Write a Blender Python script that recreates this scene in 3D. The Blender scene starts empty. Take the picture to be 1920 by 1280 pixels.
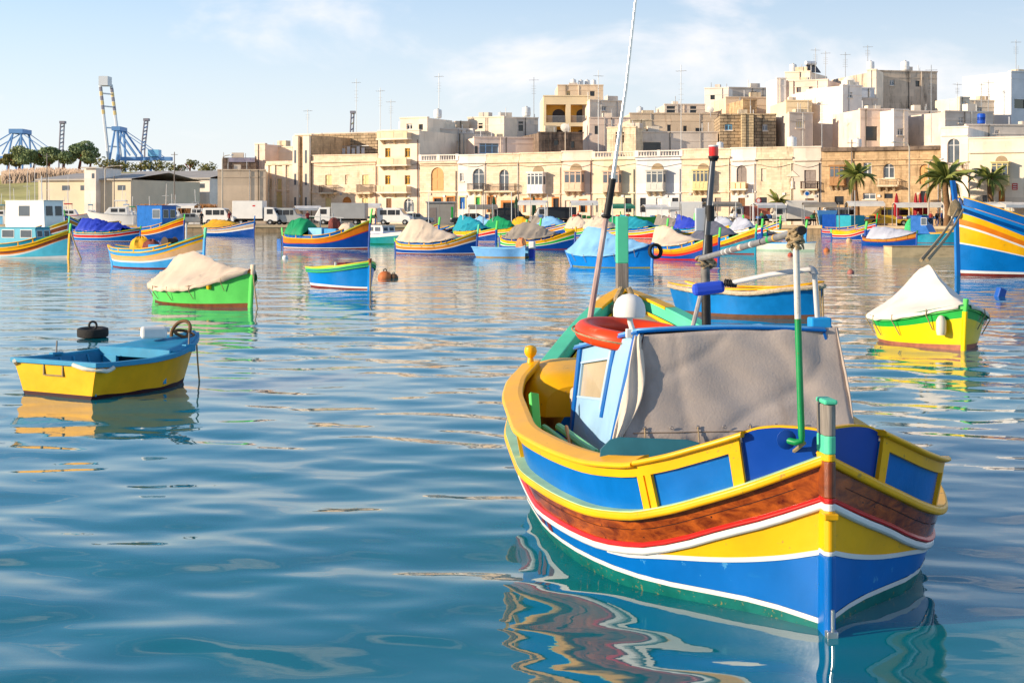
import bpy, math, random
import numpy as np
from mathutils import Vector, Matrix, Euler
random.seed(7); RNG = np.random.default_rng(7)
scene = bpy.context.scene
COL = scene.collection
PI = math.pi
# ------------------------------------------------------------------ camera
F, CH, YH = 2980.0, 2.3, 400.0            # focal length in photo pixels, eye height, horizon row
cam = bpy.data.cameras.new('camera'); camo = bpy.data.objects.new('camera', cam); COL.objects.link(camo)
camo.location = (0, 0, CH); camo.rotation_euler = (PI/2, 0, 0)
cam.sensor_width = 36.0; cam.lens = F*36/1920; cam.shift_y = -240/1920
cam.clip_start = 0.1; cam.clip_end = 6000
scene.camera = camo
# ------------------------------------------------------------------ light
SUN_EL, SUN_AZ = math.radians(15), math.radians(72)     # azimuth to the left of straight behind the camera
sd = Vector((-math.sin(SUN_AZ)*math.cos(SUN_EL), -math.cos(SUN_AZ)*math.cos(SUN_EL), math.sin(SUN_EL)))
sun = bpy.data.lights.new('sun', 'SUN'); sun.energy = 4.7; sun.angle = math.radians(0.5); sun.color = (1.0, 0.85, 0.66)
suno = bpy.data.objects.new('sun', sun); COL.objects.link(suno); suno.location = (-60, -20, 40)
suno.rotation_euler = (-sd).to_track_quat('-Z', 'Y').to_euler()
w = bpy.data.worlds.new('World'); scene.world = w; w.use_nodes = True
nt = w.node_tree; nt.nodes.clear()
def N(t, kind, **kw):
    n = t.nodes.new(kind)
    for k, v in kw.items():
        if k in n.bl_rna.properties: setattr(n, k, v)
        else: n.inputs[k].default_value = v
    return n
sky = N(nt, 'ShaderNodeTexSky', sky_type='NISHITA', sun_disc=False, sun_elevation=SUN_EL, sun_rotation=PI-SUN_AZ,
        altitude=0, air_density=1.0, dust_density=0.3, ozone_density=1.6)
tc = N(nt, 'ShaderNodeTexCoord')
mp = N(nt, 'ShaderNodeMapping'); mp.inputs['Scale'].default_value = (1, 1, 2.2); mp.inputs['Location'].default_value = (3.0196, 3.1286, 0.3276)
nt.links.new(tc.outputs['Generated'], mp.inputs['Vector'])
cn = N(nt, 'ShaderNodeTexNoise', Scale=6.5, Detail=7.0, Roughness=0.55, Distortion=0.25)
nt.links.new(mp.outputs[0], cn.inputs['Vector'])
cr = N(nt, 'ShaderNodeMapRange'); cr.interpolation_type = 'SMOOTHSTEP'
cr.inputs['From Min'].default_value = 0.51; cr.inputs['From Max'].default_value = 0.70
nt.links.new(cn.outputs['Fac'], cr.inputs['Value'])
sx = N(nt, 'ShaderNodeSeparateXYZ'); nt.links.new(tc.outputs['Generated'], sx.inputs[0])
# thin high veil that thickens towards the horizon, the same all the way round
hz = N(nt, 'ShaderNodeMapRange'); hz.interpolation_type = 'SMOOTHSTEP'
hz.inputs['From Min'].default_value = -0.02; hz.inputs['From Max'].default_value = 0.25
hz.inputs['To Min'].default_value = 0.85; hz.inputs['To Max'].default_value = 0.06
nt.links.new(sx.outputs['Z'], hz.inputs['Value'])
mx = N(nt, 'ShaderNodeMixRGB'); mx.inputs['Color2'].default_value = (6.2, 6.0, 6.2, 1)
tint = N(nt, 'ShaderNodeMixRGB', blend_type='MULTIPLY'); tint.inputs['Fac'].default_value = 1; tint.inputs['Color2'].default_value = (0.60, 0.90, 1.20, 1)
nt.links.new(sky.outputs[0], tint.inputs['Color1'])
nt.links.new(hz.outputs[0], mx.inputs['Fac']); nt.links.new(tint.outputs[0], mx.inputs['Color1'])
cm = N(nt, 'ShaderNodeMath', operation='MULTIPLY'); cm.inputs[1].default_value = 0.75
nt.links.new(cr.outputs[0], cm.inputs[0])
mx2 = N(nt, 'ShaderNodeMixRGB'); mx2.inputs['Color2'].default_value = (6.9, 6.6, 6.6, 1)
nt.links.new(cm.outputs[0], mx2.inputs['Fac']); nt.links.new(mx.outputs[0], mx2.inputs['Color1'])
bg = N(nt, 'ShaderNodeBackground'); bg.inputs['Strength'].default_value = 0.112
wo = N(nt, 'ShaderNodeOutputWorld')
nt.links.new(mx2.outputs[0], bg.inputs['Color']); nt.links.new(bg.outputs[0], wo.inputs[0])
vs = scene.view_settings; vs.view_transform = 'Standard'; vs.look = 'None'; vs.exposure = 0.56; vs.gamma = 1.0; vs.use_curve_mapping = False
scene.cycles.max_bounces = 6; scene.cycles.transparent_max_bounces = 6
# ------------------------------------------------------------------ helpers
def W(px, py, z=0.0):
    s = (py-YH)/(CH-z); return Vector(((px-960)/s, F/s, z))
def XD(px, d): return (px-960)*d/F
def ZD(py, d): return CH-(py-YH)*d/F
def lin(c):
    return tuple((x/12.92 if x <= 0.04045 else ((x+0.055)/1.055)**2.4) for x in c)
def hexc(h, k=1.0):
    c = lin(tuple(int(h[i:i+2], 16)/255 for i in (0, 2, 4))); return tuple(min(1, x*k) for x in c)
MATS = {}
def paint(name, rgb, rough=0.42, var=0.16, scale=3.0, bump=0.0, bscale=30.0, chips=None, chip_amt=0.0, metal=0.0, spec=0.32, streak=None):
    """painted or bare surface: base colour broken up by noise, optional chipped patches, optional streaks"""
    if name in MATS: return MATS[name]
    m = bpy.data.materials.new(name); m.use_nodes = True; t = m.node_tree; b = t.nodes['Principled BSDF']; L = t.links
    co = N(t, 'ShaderNodeTexCoord')
    n1 = N(t, 'ShaderNodeTexNoise', Scale=scale, Detail=5.0, Roughness=0.6); L.new(co.outputs['Object'], n1.inputs['Vector'])
    r1 = N(t, 'ShaderNodeValToRGB'); e = r1.color_ramp.elements
    e[0].position, e[1].position = 0.3, 0.72
    e[0].color = tuple(c*(1-var) for c in rgb)+(1,); e[1].color = tuple(min(1, c*(1+var)) for c in rgb)+(1,)
    L.new(n1.outputs['Fac'], r1.inputs['Fac']); out = r1.outputs[0]
    if streak:
        mpn = N(t, 'ShaderNodeMapping'); mpn.inputs['Scale'].default_value = streak[1]
        L.new(co.outputs['Object'], mpn.inputs['Vector'])
        ns = N(t, 'ShaderNodeTexNoise', Scale=1.0, Detail=4.0, Roughness=0.65); L.new(mpn.outputs[0], ns.inputs['Vector'])
        rs = N(t, 'ShaderNodeMapRange'); rs.interpolation_type = 'SMOOTHSTEP'
        rs.inputs['From Min'].default_value = streak[2]; rs.inputs['From Max'].default_value = streak[2]+0.2
        rs.inputs['To Max'].default_value = streak[3] if len(streak) > 3 else 0.7
        L.new(ns.outputs['Fac'], rs.inputs['Value'])
        ms = N(t, 'ShaderNodeMixRGB'); ms.inputs['Color2'].default_value = tuple(streak[0])+(1,)
        L.new(rs.outputs[0], ms.inputs['Fac']); L.new(out, ms.inputs['Color1']); out = ms.outputs[0]
    if chips:
        n2 = N(t, 'ShaderNodeTexNoise', Scale=scale*5, Detail=6.0, Roughness=0.7); L.new(co.outputs['Object'], n2.inputs['Vector'])
        r2 = N(t, 'ShaderNodeMapRange'); r2.inputs['From Min'].default_value = 0.72-chip_amt; r2.inputs['From Max'].default_value = 0.75-chip_amt
        L.new(n2.outputs['Fac'], r2.inputs['Value'])
        m2 = N(t, 'ShaderNodeMixRGB'); m2.inputs['Color2'].default_value = tuple(chips)+(1,)
        L.new(r2.outputs[0], m2.inputs['Fac']); L.new(out, m2.inputs['Color1']); out = m2.outputs[0]
    L.new(out, b.inputs['Base Color'])
    rr = N(t, 'ShaderNodeMapRange'); rr.inputs['To Min'].default_value = max(0.02, rough-0.1); rr.inputs['To Max'].default_value = min(1, rough+0.12)
    L.new(n1.outputs['Fac'], rr.inputs['Value']); L.new(rr.outputs[0], b.inputs['Roughness'])
    b.inputs['Metallic'].default_value = metal; b.inputs['Specular IOR Level'].default_value = spec
    if bump > 0:
        n3 = N(t, 'ShaderNodeTexNoise', Scale=bscale, Detail=4.0, Roughness=0.6); L.new(co.outputs['Object'], n3.inputs['Vector'])
        bp = N(t, 'ShaderNodeBump'); bp.inputs['Strength'].default_value = bump; bp.inputs['Distance'].default_value = 0.02
        L.new(n3.outputs['Fac'], bp.inputs['Height']); L.new(bp.outputs[0], b.inputs['Normal'])
    MATS[name] = m; return m
def wood(name, c1, c2, rough=0.35, sc=(14, 2, 14), nails=None):
    if name in MATS: return MATS[name]
    m = bpy.data.materials.new(name); m.use_nodes = True; t = m.node_tree; b = t.nodes['Principled BSDF']; L = t.links
    co = N(t, 'ShaderNodeTexCoord'); mpn = N(t, 'ShaderNodeMapping'); mpn.inputs['Scale'].default_value = sc
    L.new(co.outputs['Object'], mpn.inputs['Vector'])
    n = N(t, 'ShaderNodeTexNoise', Scale=1.0, Detail=7.0, Roughness=0.65, Distortion=0.6); L.new(mpn.outputs[0], n.inputs['Vector'])
    r = N(t, 'ShaderNodeValToRGB'); e = r.color_ramp.elements; e[0].position, e[1].position = 0.32, 0.68
    e[0].color = tuple(c1)+(1,); e[1].color = tuple(c2)+(1,); L.new(n.outputs['Fac'], r.inputs['Fac']); out = r.outputs[0]
    if nails:
        v = N(t, 'ShaderNodeTexVoronoi', Scale=nails); L.new(co.outputs['Object'], v.inputs['Vector'])
        mr = N(t, 'ShaderNodeMapRange'); mr.inputs['From Min'].default_value = 0.10; mr.inputs['From Max'].default_value = 0.06
        mr.inputs['To Min'].default_value = 0.0; mr.inputs['To Max'].default_value = 1.0
        L.new(v.outputs['Distance'], mr.inputs['Value'])
        m2 = N(t, 'ShaderNodeMixRGB'); m2.inputs['Color2'].default_value = (0.03, 0.012, 0.008, 1)
        L.new(mr.outputs[0], m2.inputs['Fac']); L.new(out, m2.inputs['Color1']); out = m2.outputs[0]
    L.new(out, b.inputs['Base Color']); b.inputs['Roughness'].default_value = rough
    bp = N(t, 'ShaderNodeBump'); bp.inputs['Strength'].default_value = 0.15; bp.inputs['Distance'].default_value = 0.01
    L.new(n.outputs['Fac'], bp.inputs['Height']); L.new(bp.outputs[0], b.inputs['Normal'])
    MATS[name] = m; return m
def glass(name, rgb, rough=0.06):
    return paint(name, rgb, rough=rough, var=0.25, scale=0.8, spec=0.6)

class MB:
    """collects shapes, then builds ONE mesh object"""
    def __init__(s): s.v = []; s.f = []; s.m = []; s.sm = []
    def add(s, vs, fs, mi=0, smooth=False):
        o = len(s.v); s.v.extend([tuple(v) for v in vs])
        for f in fs: s.f.append(tuple(i+o for i in f)); s.m.append(mi); s.sm.append(smooth)
        return s
    def box(s, x0, x1, y0, y1, z0, z1, mi=0, M=None):
        vs = [Vector((x, y, z)) for z in (z0, z1) for y in (y0, y1) for x in (x0, x1)]
        if M is not None: vs = [M @ v for v in vs]
        return s.add(vs, [(0, 2, 3, 1), (4, 5, 7, 6), (0, 1, 5, 4), (2, 6, 7, 3), (0, 4, 6, 2), (1, 3, 7, 5)], mi)
    def grid(s, P, mi=0, smooth=True, closeu=False, closev=False, flip=False):
        n, m = len(P), len(P[0]); vs = [p for r in P for p in r]; fs = []
        for i in range(n if closeu else n-1):
            for j in range(m if closev else m-1):
                a, b_, c, d = i*m+j, i*m+(j+1) % m, ((i+1) % n)*m+(j+1) % m, ((i+1) % n)*m+j
                fs.append((a, d, c, b_) if flip else (a, b_, c, d))
        return s.add(vs, fs, mi, smooth)
    def tube(s, pts, r, n=8, mi=0, caps=True, smooth=True):
        pts = [Vector(p) for p in pts]; k = len(pts); rs = r if isinstance(r, (list, tuple)) else [r]*k
        rings = []; ref = None
        for i, p in enumerate(pts):
            t = (pts[min(i+1, k-1)]-pts[max(i-1, 0)]).normalized()
            if ref is None:
                ref = Vector((0, 0, 1)) if abs(t.z) < 0.9 else Vector((1, 0, 0))
            u = (ref - t*ref.dot(t)).normalized(); v_ = t.cross(u); ref = u
            rings.append([p+(u*math.cos(2*PI*j/n)+v_*math.sin(2*PI*j/n))*rs[i] for j in range(n)])
        s.grid(rings, mi, smooth, closev=True, flip=True)
        if caps:
            o = len(s.v); s.v.extend([tuple(q) for q in rings[0]]+[tuple(q) for q in rings[-1]])
            s.f.append(tuple(o+j for j in range(n))); s.f.append(tuple(o+n+j for j in reversed(range(n)))); s.m += [mi, mi]; s.sm += [False, False]
        return s
    def lathe(s, prof, n=12, mi=0, c=(0, 0, 0), smooth=True, M=None):
        rings = [[Vector((r*math.cos(2*PI*j/n), r*math.sin(2*PI*j/n), z)) for j in range(n)] for r, z in prof]
        if M is not None: rings = [[M @ q for q in rg] for rg in rings]
        c = Vector(c); rings = [[q+c for q in rg] for rg in rings]
        return s.grid(rings, mi, smooth, closev=True)
    def torus(s, c, R, r, n=24, m=10, mi=0, M=None, arc=None):
        c = Vector(c); P = []
        cnt = n if arc is None else n+1
        for i in range(cnt):
            a = 2*PI*i/n if arc is None else arc[0]+(arc[1]-arc[0])*i/n
            row = [Vector(((R+r*math.cos(2*PI*j/m))*math.cos(a), (R+r*math.cos(2*PI*j/m))*math.sin(a), r*math.sin(2*PI*j/m))) for j in range(m)]
            if M is not None: row = [M @ q for q in row]
            P.append([q+c for q in row])
        return s.grid(P, mi, True, closeu=arc is None, closev=True, flip=True)
    def poly(s, pts, thick, mi=0, M=None):
        """prism: 2D outline in xz, extruded along +y by thick"""
        n = len(pts); vs = [Vector((x, 0, z)) for x, z in pts]+[Vector((x, thick, z)) for x, z in pts]
        if M is not None: vs = [M @ v for v in vs]
        fs = [tuple(range(n)), tuple(reversed(range(n, 2*n)))]+[((i+1) % n, i, i+n, (i+1) % n+n) for i in range(n)]
        return s.add(vs, fs, mi)
    def build(s, name, mats, parent=None, bevel=0.0, solid=0.0, subsurf=0):
        me = bpy.data.meshes.new(name); me.from_pydata(s.v, [], s.f); me.update()
        for m in (mats if isinstance(mats, (list, tuple)) else [mats]): me.materials.append(m)
        me.polygons.foreach_set('material_index', s.m); me.polygons.foreach_set('use_smooth', s.sm)
        if any(s.sm): me.set_sharp_from_angle(angle=0.75)
        o = bpy.data.objects.new(name, me); COL.objects.link(o)
        if parent is not None: o.parent = parent
        if solid: md = o.modifiers.new('solid', 'SOLIDIFY'); md.thickness = solid; md.offset = -1
        if subsurf: md = o.modifiers.new('sub', 'SUBSURF'); md.levels = md.render_levels = subsurf
        if bevel: md = o.modifiers.new('bevel', 'BEVEL'); md.width = bevel; md.segments = 2; md.limit_method = 'ANGLE'
        return o
def tag(o, label, cat, group=None):
    o['label'] = label; o['category'] = cat
    if group: o['group'] = group
    return o
def struct(o, kind='structure'): o['kind'] = kind; return o
def thing(name, label, cat, loc=(0, 0, 0), rz=0.0, group=None):
    o = bpy.data.objects.new(name, None); COL.objects.link(o); o.empty_display_size = 0.2
    o.location = loc; o.rotation_euler = (0, 0, rz); return tag(o, label, cat, group)
def copy_tree(o, loc=None, rz=None, label=None, parent=None, scale=None):
    c = o.copy(); COL.objects.link(c); c.parent = parent
    if loc is not None: c.location = loc
    if rz is not None: c.rotation_euler = (0, 0, rz)
    if label: c['label'] = label
    if scale is not None: c.scale = scale
    for ch in o.children: copy_tree(ch, parent=c)
    return c
def pchip(xs, ys):
    xs = np.array(xs, float); ys = np.array(ys, float); h = np.diff(xs); dl = np.diff(ys)/h; n = len(xs); m = np.zeros(n)
    for i in range(1, n-1):
        if dl[i-1]*dl[i] > 0:
            w1, w2 = 2*h[i]+h[i-1], h[i]+2*h[i-1]; m[i] = (w1+w2)/(w1/dl[i-1]+w2/dl[i])
    m[0], m[-1] = dl[0], dl[-1]
    def fn(x):
        i = int(np.clip(np.searchsorted(xs, x)-1, 0, n-2)); t = (x-xs[i])/h[i]; t = min(max(t, 0), 1)
        return float((1+2*t)*(1-t)**2*ys[i]+t*(1-t)**2*h[i]*m[i]+t*t*(3-2*t)*ys[i+1]+t*t*(t-1)*h[i]*m[i+1])
    return fn
def vnoise(x, y, seed=0):
    return (math.sin(x*1.7+seed*1.3)*math.cos(y*2.3+seed)+math.sin(x*3.9-y*3.1+seed*2.1)*0.5+math.sin(x*7.3+y*6.1+seed*0.7)*0.25)/1.75
# ------------------------------------------------------------------ common materials
BLUE = paint('blue_paint', hexc('0060ae'), 0.30, 0.16, 2.5, bump=0.05, bscale=9)
DBLUE = paint('deep_blue_paint', hexc('04408f'), 0.32, 0.14, 2.0)
LBLUE = paint('light_blue_paint', hexc('1c90cc'), 0.35, 0.16, 2.0)
SKYB = paint('sky_blue_paint', hexc('7fc0e2'), 0.4, 0.12, 2.0)
PALEB = paint('pale_blue_paint', hexc('93b8d6'), 0.42, 0.12, 2.4, bump=0.05, bscale=12, streak=((0.30, 0.38, 0.42), (9, 9, 1.2), 0.58, 0.35))
TEAL = paint('teal_paint', hexc('0f7f9a'), 0.4, 0.18, 2.5)
YEL = paint('yellow_paint', hexc('f0ae06'), 0.36, 0.14, 2.0, bump=0.08, bscale=16, chips=hexc('b58a34'), chip_amt=0.085, streak=((0.45, 0.24, 0.02), (6, 6, 6), 0.64, 0.28))
ORA = paint('orange_paint', hexc('dc7612'), 0.35, 0.14, 2.0)
OCH = paint('ochre_paint', hexc('c97f2c'), 0.4, 0.15, 2.0)
WHT = paint('white_paint', hexc('dcd8d2'), 0.38, 0.08, 2.0, streak=((0.42, 0.38, 0.30), (4, 4, 4), 0.62, 0.45))
RED = paint('red_paint', hexc('c4201a'), 0.34, 0.14, 2.0)
BRED = paint('boot_red_paint', hexc('7e2a22'), 0.55, 0.25, 4.0)
GRN = paint('green_paint', hexc('1fa23e'), 0.38, 0.16, 2.0)
LGRN = paint('light_green_paint', hexc('5cc85c'), 0.36, 0.14, 2.0)
MINT = paint('mint_green_paint', hexc('56c79a'), 0.4, 0.14, 2.0)
DGRN = paint('dark_green_paint', hexc('0d6b49'), 0.42, 0.2, 2.0)
BRN = wood('brown_wood', hexc('4a1c0c'), hexc('9a4a1c'), 0.4, (8, 2, 8))
GREYW = wood('weathered_wood', hexc('5a5148'), hexc('9b9186'), 0.8, (40, 40, 3))
BLK = paint('black_rubber', (0.014, 0.013, 0.012), 0.55, 0.3, 6.0, bump=0.1)
DARK = paint('dark_interior', (0.03, 0.028, 0.027), 0.7, 0.3, 3.0)
STEEL = paint('steel', (0.55, 0.54, 0.52), 0.3, 0.15, 8.0, metal=0.9)
GALV = paint('galvanised_metal', (0.42, 0.42, 0.41), 0.5, 0.2, 6.0, metal=0.4)
ROPE = paint('rope', hexc('a08a68'), 0.9, 0.35, 30.0, bump=0.6, bscale=60)
TARP = paint('beige_canvas', hexc('cdb9a2'), 0.85, 0.12, 1.6, bump=0.12, bscale=60, streak=((0.30, 0.23, 0.17), (2.5, 2.5, 1.0), 0.56, 0.35))
GTARP = paint('grey_canvas', hexc('8d8377'), 0.85, 0.15, 1.6, bump=0.1, bscale=60, streak=((0.16, 0.13, 0.11), (3, 3, 1.2), 0.55, 0.4))
BTARP = paint('light_blue_canvas', hexc('7fb2d6'), 0.7, 0.14, 1.6, bump=0.1, bscale=40)
PTARP = paint('royal_blue_canvas', hexc('2a3fb0'), 0.55, 0.18, 1.6, bump=0.1, bscale=40)
NTARP = paint('green_canvas', hexc('118a55'), 0.6, 0.18, 1.6, bump=0.1, bscale=40)
YTARP = paint('yellow_canvas', hexc('dca21a'), 0.65, 0.18, 1.6, bump=0.1, bscale=40)
TTARP = paint('teal_canvas', hexc('1f8fa0'), 0.65, 0.18, 1.6, bump=0.1, bscale=40)
STARP = paint('pale_grey_canvas', hexc('aeb0ba'), 0.75, 0.15, 1.6, bump=0.1, bscale=40)
PGLASS = glass('window_glass', (0.10, 0.12, 0.14))
DGLASS = glass('dark_glass', (0.02, 0.022, 0.025))
# ------------------------------------------------------------------ water
def wave_set():
    r = np.random.default_rng(11); out = []
    for i in range(64):
        lam = 0.26*(6.0/0.26)**(i/63.0)
        th = r.normal(0, 0.60)+0.10
        slope = 0.0092*(1.0 if lam > 0.6 else 0.6)*(1.0 if lam < 1.6 else (1.6/lam)**1.4)
        k = 2*PI/lam
        out.append((k*math.sin(th), k*math.cos(th), slope/k, r.uniform(0, 2*PI), lam))
    return out
def build_water():
    ys = [-14.0]; 
    while ys[-1] < 4.5: ys.append(ys[-1]+0.5)
    while ys[-1] < 262: ys.append(ys[-1]+max(0.045, 0.0052*ys[-1]))
    xs = [0.0]
    while xs[-1] < 150: xs.append(xs[-1]+max(0.055, 0.012*(xs[-1]-4)))
    xs = sorted([-x for x in xs[1:]]+xs); ys = np.array(ys); xs = np.array(xs)
    X, Y = np.meshgrid(xs, ys)
    Z = np.zeros_like(X)
    dy = np.gradient(ys)[:, None]; dx = np.gradient(xs)[None, :]
    # calmer and rougher patches
    gust = 1.0+0.28*np.sin(X*0.21+Y*0.13+1)*np.sin(Y*0.17-X*0.09)+0.15*np.sin(X*0.5-Y*0.31)
    for kx, ky, A, ph, lam in wave_set():
        fade = np.clip((lam/np.maximum(dx, dy)-2.5)/2.5, 0, 1)
        Z += A*fade*np.sin(kx*X+ky*Y+ph)
    Z *= gust
    calm = np.clip((Y-5)/12.0, 0.85, 1.0); Z *= calm
    n, m = X.shape
    co = np.stack([X, Y, Z], -1).reshape(-1, 3)
    i = np.arange(n-1)[:, None]*m+np.arange(m-1)[None, :]
    q = np.stack([i, i+1, i+m+1, i+m], -1).reshape(-1, 4)
    me = bpy.data.meshes.new('water'); me.vertices.add(len(co)); me.vertices.foreach_set('co', co.ravel())
    me.loops.add(q.size); me.loops.foreach_set('vertex_index', q.ravel().astype(np.int32))
    me.polygons.add(len(q)); me.polygons.foreach_set('loop_start', np.arange(0, q.size, 4, dtype=np.int32))
    me.polygons.foreach_set('loop_total', np.full(len(q), 4, dtype=np.int32))
    me.polygons.foreach_set('use_smooth', np.ones(len(q), bool)); me.update(); me.validate()
    mt = bpy.data.materials.new('sea_water'); mt.use_nodes = True; t = mt.node_tree; b = t.nodes['Principled BSDF']
    b.inputs['Base Color'].default_value = (0.0, 0.150, 0.185, 1); b.inputs['Roughness'].default_value = 0.015; b.inputs['IOR'].default_value = 1.333
    co_ = N(t, 'ShaderNodeTexCoord'); mp_ = N(t, 'ShaderNodeMapping'); mp_.inputs['Scale'].default_value = (0.55, 1.0, 1.0)
    t.links.new(co_.outputs['Object'], mp_.inputs['Vector'])
    n1 = N(t, 'ShaderNodeTexNoise', Scale=3.4, Detail=3.0, Roughness=0.5); t.links.new(mp_.outputs[0], n1.inputs['Vector'])
    # wind ripples grow away from the sheltered near shore
    sp = N(t, 'ShaderNodeSeparateXYZ'); t.links.new(co_.outputs['Object'], sp.inputs[0])
    mr = N(t, 'ShaderNodeMapRange'); mr.inputs['From Min'].default_value = 12; mr.inputs['From Max'].default_value = 70
    mr.inputs['To Min'].default_value = 0.012; mr.inputs['To Max'].default_value = 0.13; t.links.new(sp.outputs['Y'], mr.inputs['Value'])
    bp = N(t, 'ShaderNodeBump'); bp.inputs['Distance'].default_value = 0.10
    t.links.new(mr.outputs[0], bp.inputs['Strength'])
    t.links.new(n1.outputs['Fac'], bp.inputs['Height']); t.links.new(bp.outputs[0], b.inputs['Normal'])
    me.materials.append(mt)
    o = bpy.data.objects.new('water', me); COL.objects.link(o); return struct(o)
build_water()
# ------------------------------------------------------------------ hulls
class Hull:
    """a boat hull in local metres: y = distance from the stern, x = starboard, z = above the water"""
    def __init__(s, A, BS, BW, ZS, rake=0.0, rake_s=0.0):
        s.L = A[-1]; s.bs = pchip(A, BS); s.bw = pchip(A, BW); s.zs = pchip(A, ZS); s.rake = rake; s.rake_s = rake_s
    def hb(s, a, z):
        zs = s.zs(a); bs, bw = s.bs(a), s.bw(a)
        if z < 0: return bw*max(0.0, 1+z*1.1)
        r = min(max(z/zs, 0), 1.6)
        return bw+(bs-bw)*r**1.15 if r <= 1 else bs+(bs-bw)*(r-1)*0.6
    def P(s, a, z, side, off=0.0):
        b = s.hb(a, z); e = 0.03*s.L; k = (s.hb(min(a+e, s.L), z)-s.hb(max(a-e, 0), z))/(min(a+e, s.L)-max(a-e, 0)); n = math.hypot(1, k)
        y = a + s.rake*max(z, -0.2)*(a/s.L)**5 - s.rake_s*max(z, -0.2)*(1-a/s.L)**5
        return Vector((side*(b+off/n), y-off*k/n, z))
    def samples(s, a0=0.0, a1=None, n=30):
        a1 = s.L if a1 is None else a1
        # denser towards both ends
        return [a0+(a1-a0)*(0.5-0.5*math.cos(PI*i/n))*0.6+(a1-a0)*i/n*0.4 for i in range(n+1)]
def strip(h, name, mat, parent, z0, z1, off=0.0, a0=0.0, a1=None, n=30, rows=2, sides=(-1, 1), thick=0.0):
    """planking between two height curves; with thick a closed plank with inner face"""
    mb = MB(); As = h.samples(a0, a1, n)
    for sd_ in sides:
        G = []
        for a in As:
            lo, hi = z0(a), max(z1(a), z0(a)+1e-4)
            col = [h.P(a, lo+(hi-lo)*k/rows, sd_, off) for k in range(rows+1)]
            if thick: col = col+[h.P(a, lo+(hi-lo)*k/rows, sd_, off-thick) for k in range(rows, -1, -1)]
            G.append(col)
        mb.grid(G, 0, True, closev=bool(thick), flip=(sd_ < 0))
        if thick:
            for e in (G[0], G[-1]):
                mb.add(e, [tuple(range(len(e)))])
    return mb.build(name, mat, parent)
def rail(h, name, mat, parent, z, prof, a0=0.0, a1=None, n=36, sides=(-1, 1), bevel=0.0, smooth=False):
    """profile (offset outwards, dz) swept along the hull side"""
    mb = MB(); As = h.samples(a0, a1, n)
    for sd_ in sides:
        G = []
        for a in As:
            zz = z(a); base = h.P(a, zz, sd_, 0); q = h.P(a, zz, sd_, 0.1)-base
            q.z = 0; q = q.normalized()
            G.append([base+q*o+Vector((0, 0, dz)) for o, dz in prof])
        mb.grid(G, 0, smooth, closev=True, flip=(sd_ < 0))
        for e in (G[0], G[-1]): mb.add(e, [tuple(range(len(e)))])
    return mb.build(name, mat, parent, bevel=bevel)
def deck_mesh(h, name, mat, parent, z, a0, a1, inset=0.05, n=18, camber=0.0):
    mb = MB(); G = []
    for i in range(n+1):
        a = a0+(a1-a0)*i/n; zz = z(a) if callable(z) else z
        l, r = h.P(a, zz, -1, -inset), h.P(a, zz, 1, -inset)
        if l.x > -0.01: l.x, r.x = -0.01, 0.01
        G.append([l.lerp(r, k/6)+Vector((0, 0, camber*(1-(k/3-1)**2))) for k in range(7)])
    mb.grid(G, 0, True, flip=True); return mb.build(name, mat, parent, solid=0.02)
def post(h, name, mats, parent, end, z0, z1, w, depth, bands=None, lean=0.0, cap=None):
    """stem or stern post: stacked prism segments (z, material index)"""
    mb = MB(); L = h.L
    base = 0.0 if end == 0 else L
    bands = bands or [(z0, 0), (z1, 0)]
    for (za, mi), (zb, _) in zip(bands[:-1], bands[1:]):
        vs = []
        for z in (za, zb):
            rk = (h.rake if end else -h.rake_s)*max(z, -0.2)
            y = base+rk+(lean*max(0, z-h.zs(base)) if end else -lean*max(0, z-h.zs(base)))
            ya, yb = (y-depth*0.4, y+depth*0.6) if end else (y-depth*0.6, y+depth*0.4)
            tip = w*0.32
            if end: pts = [(-w/2, ya), (w/2, ya), (w/2, yb-tip), (tip/2, yb), (-tip/2, yb), (-w/2, yb-tip)]
            else: pts = [(-w/2, yb), (-w/2, ya+tip), (-tip/2, ya), (tip/2, ya), (w/2, ya+tip), (w/2, yb)]
            vs += [Vector((x, yy, z)) for x, yy in pts]
        k = 6; fs = [tuple(range(k)), tuple(reversed(range(k, 2*k)))]+[((i+1) % k, i, i+k, (i+1) % k+k) for i in range(k)]
        mb.add(vs, [tuple(reversed(f)) for f in fs] if end else fs, mi)
    return mb.build(name, mats, parent, bevel=min(0.008, w*0.1))
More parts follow.
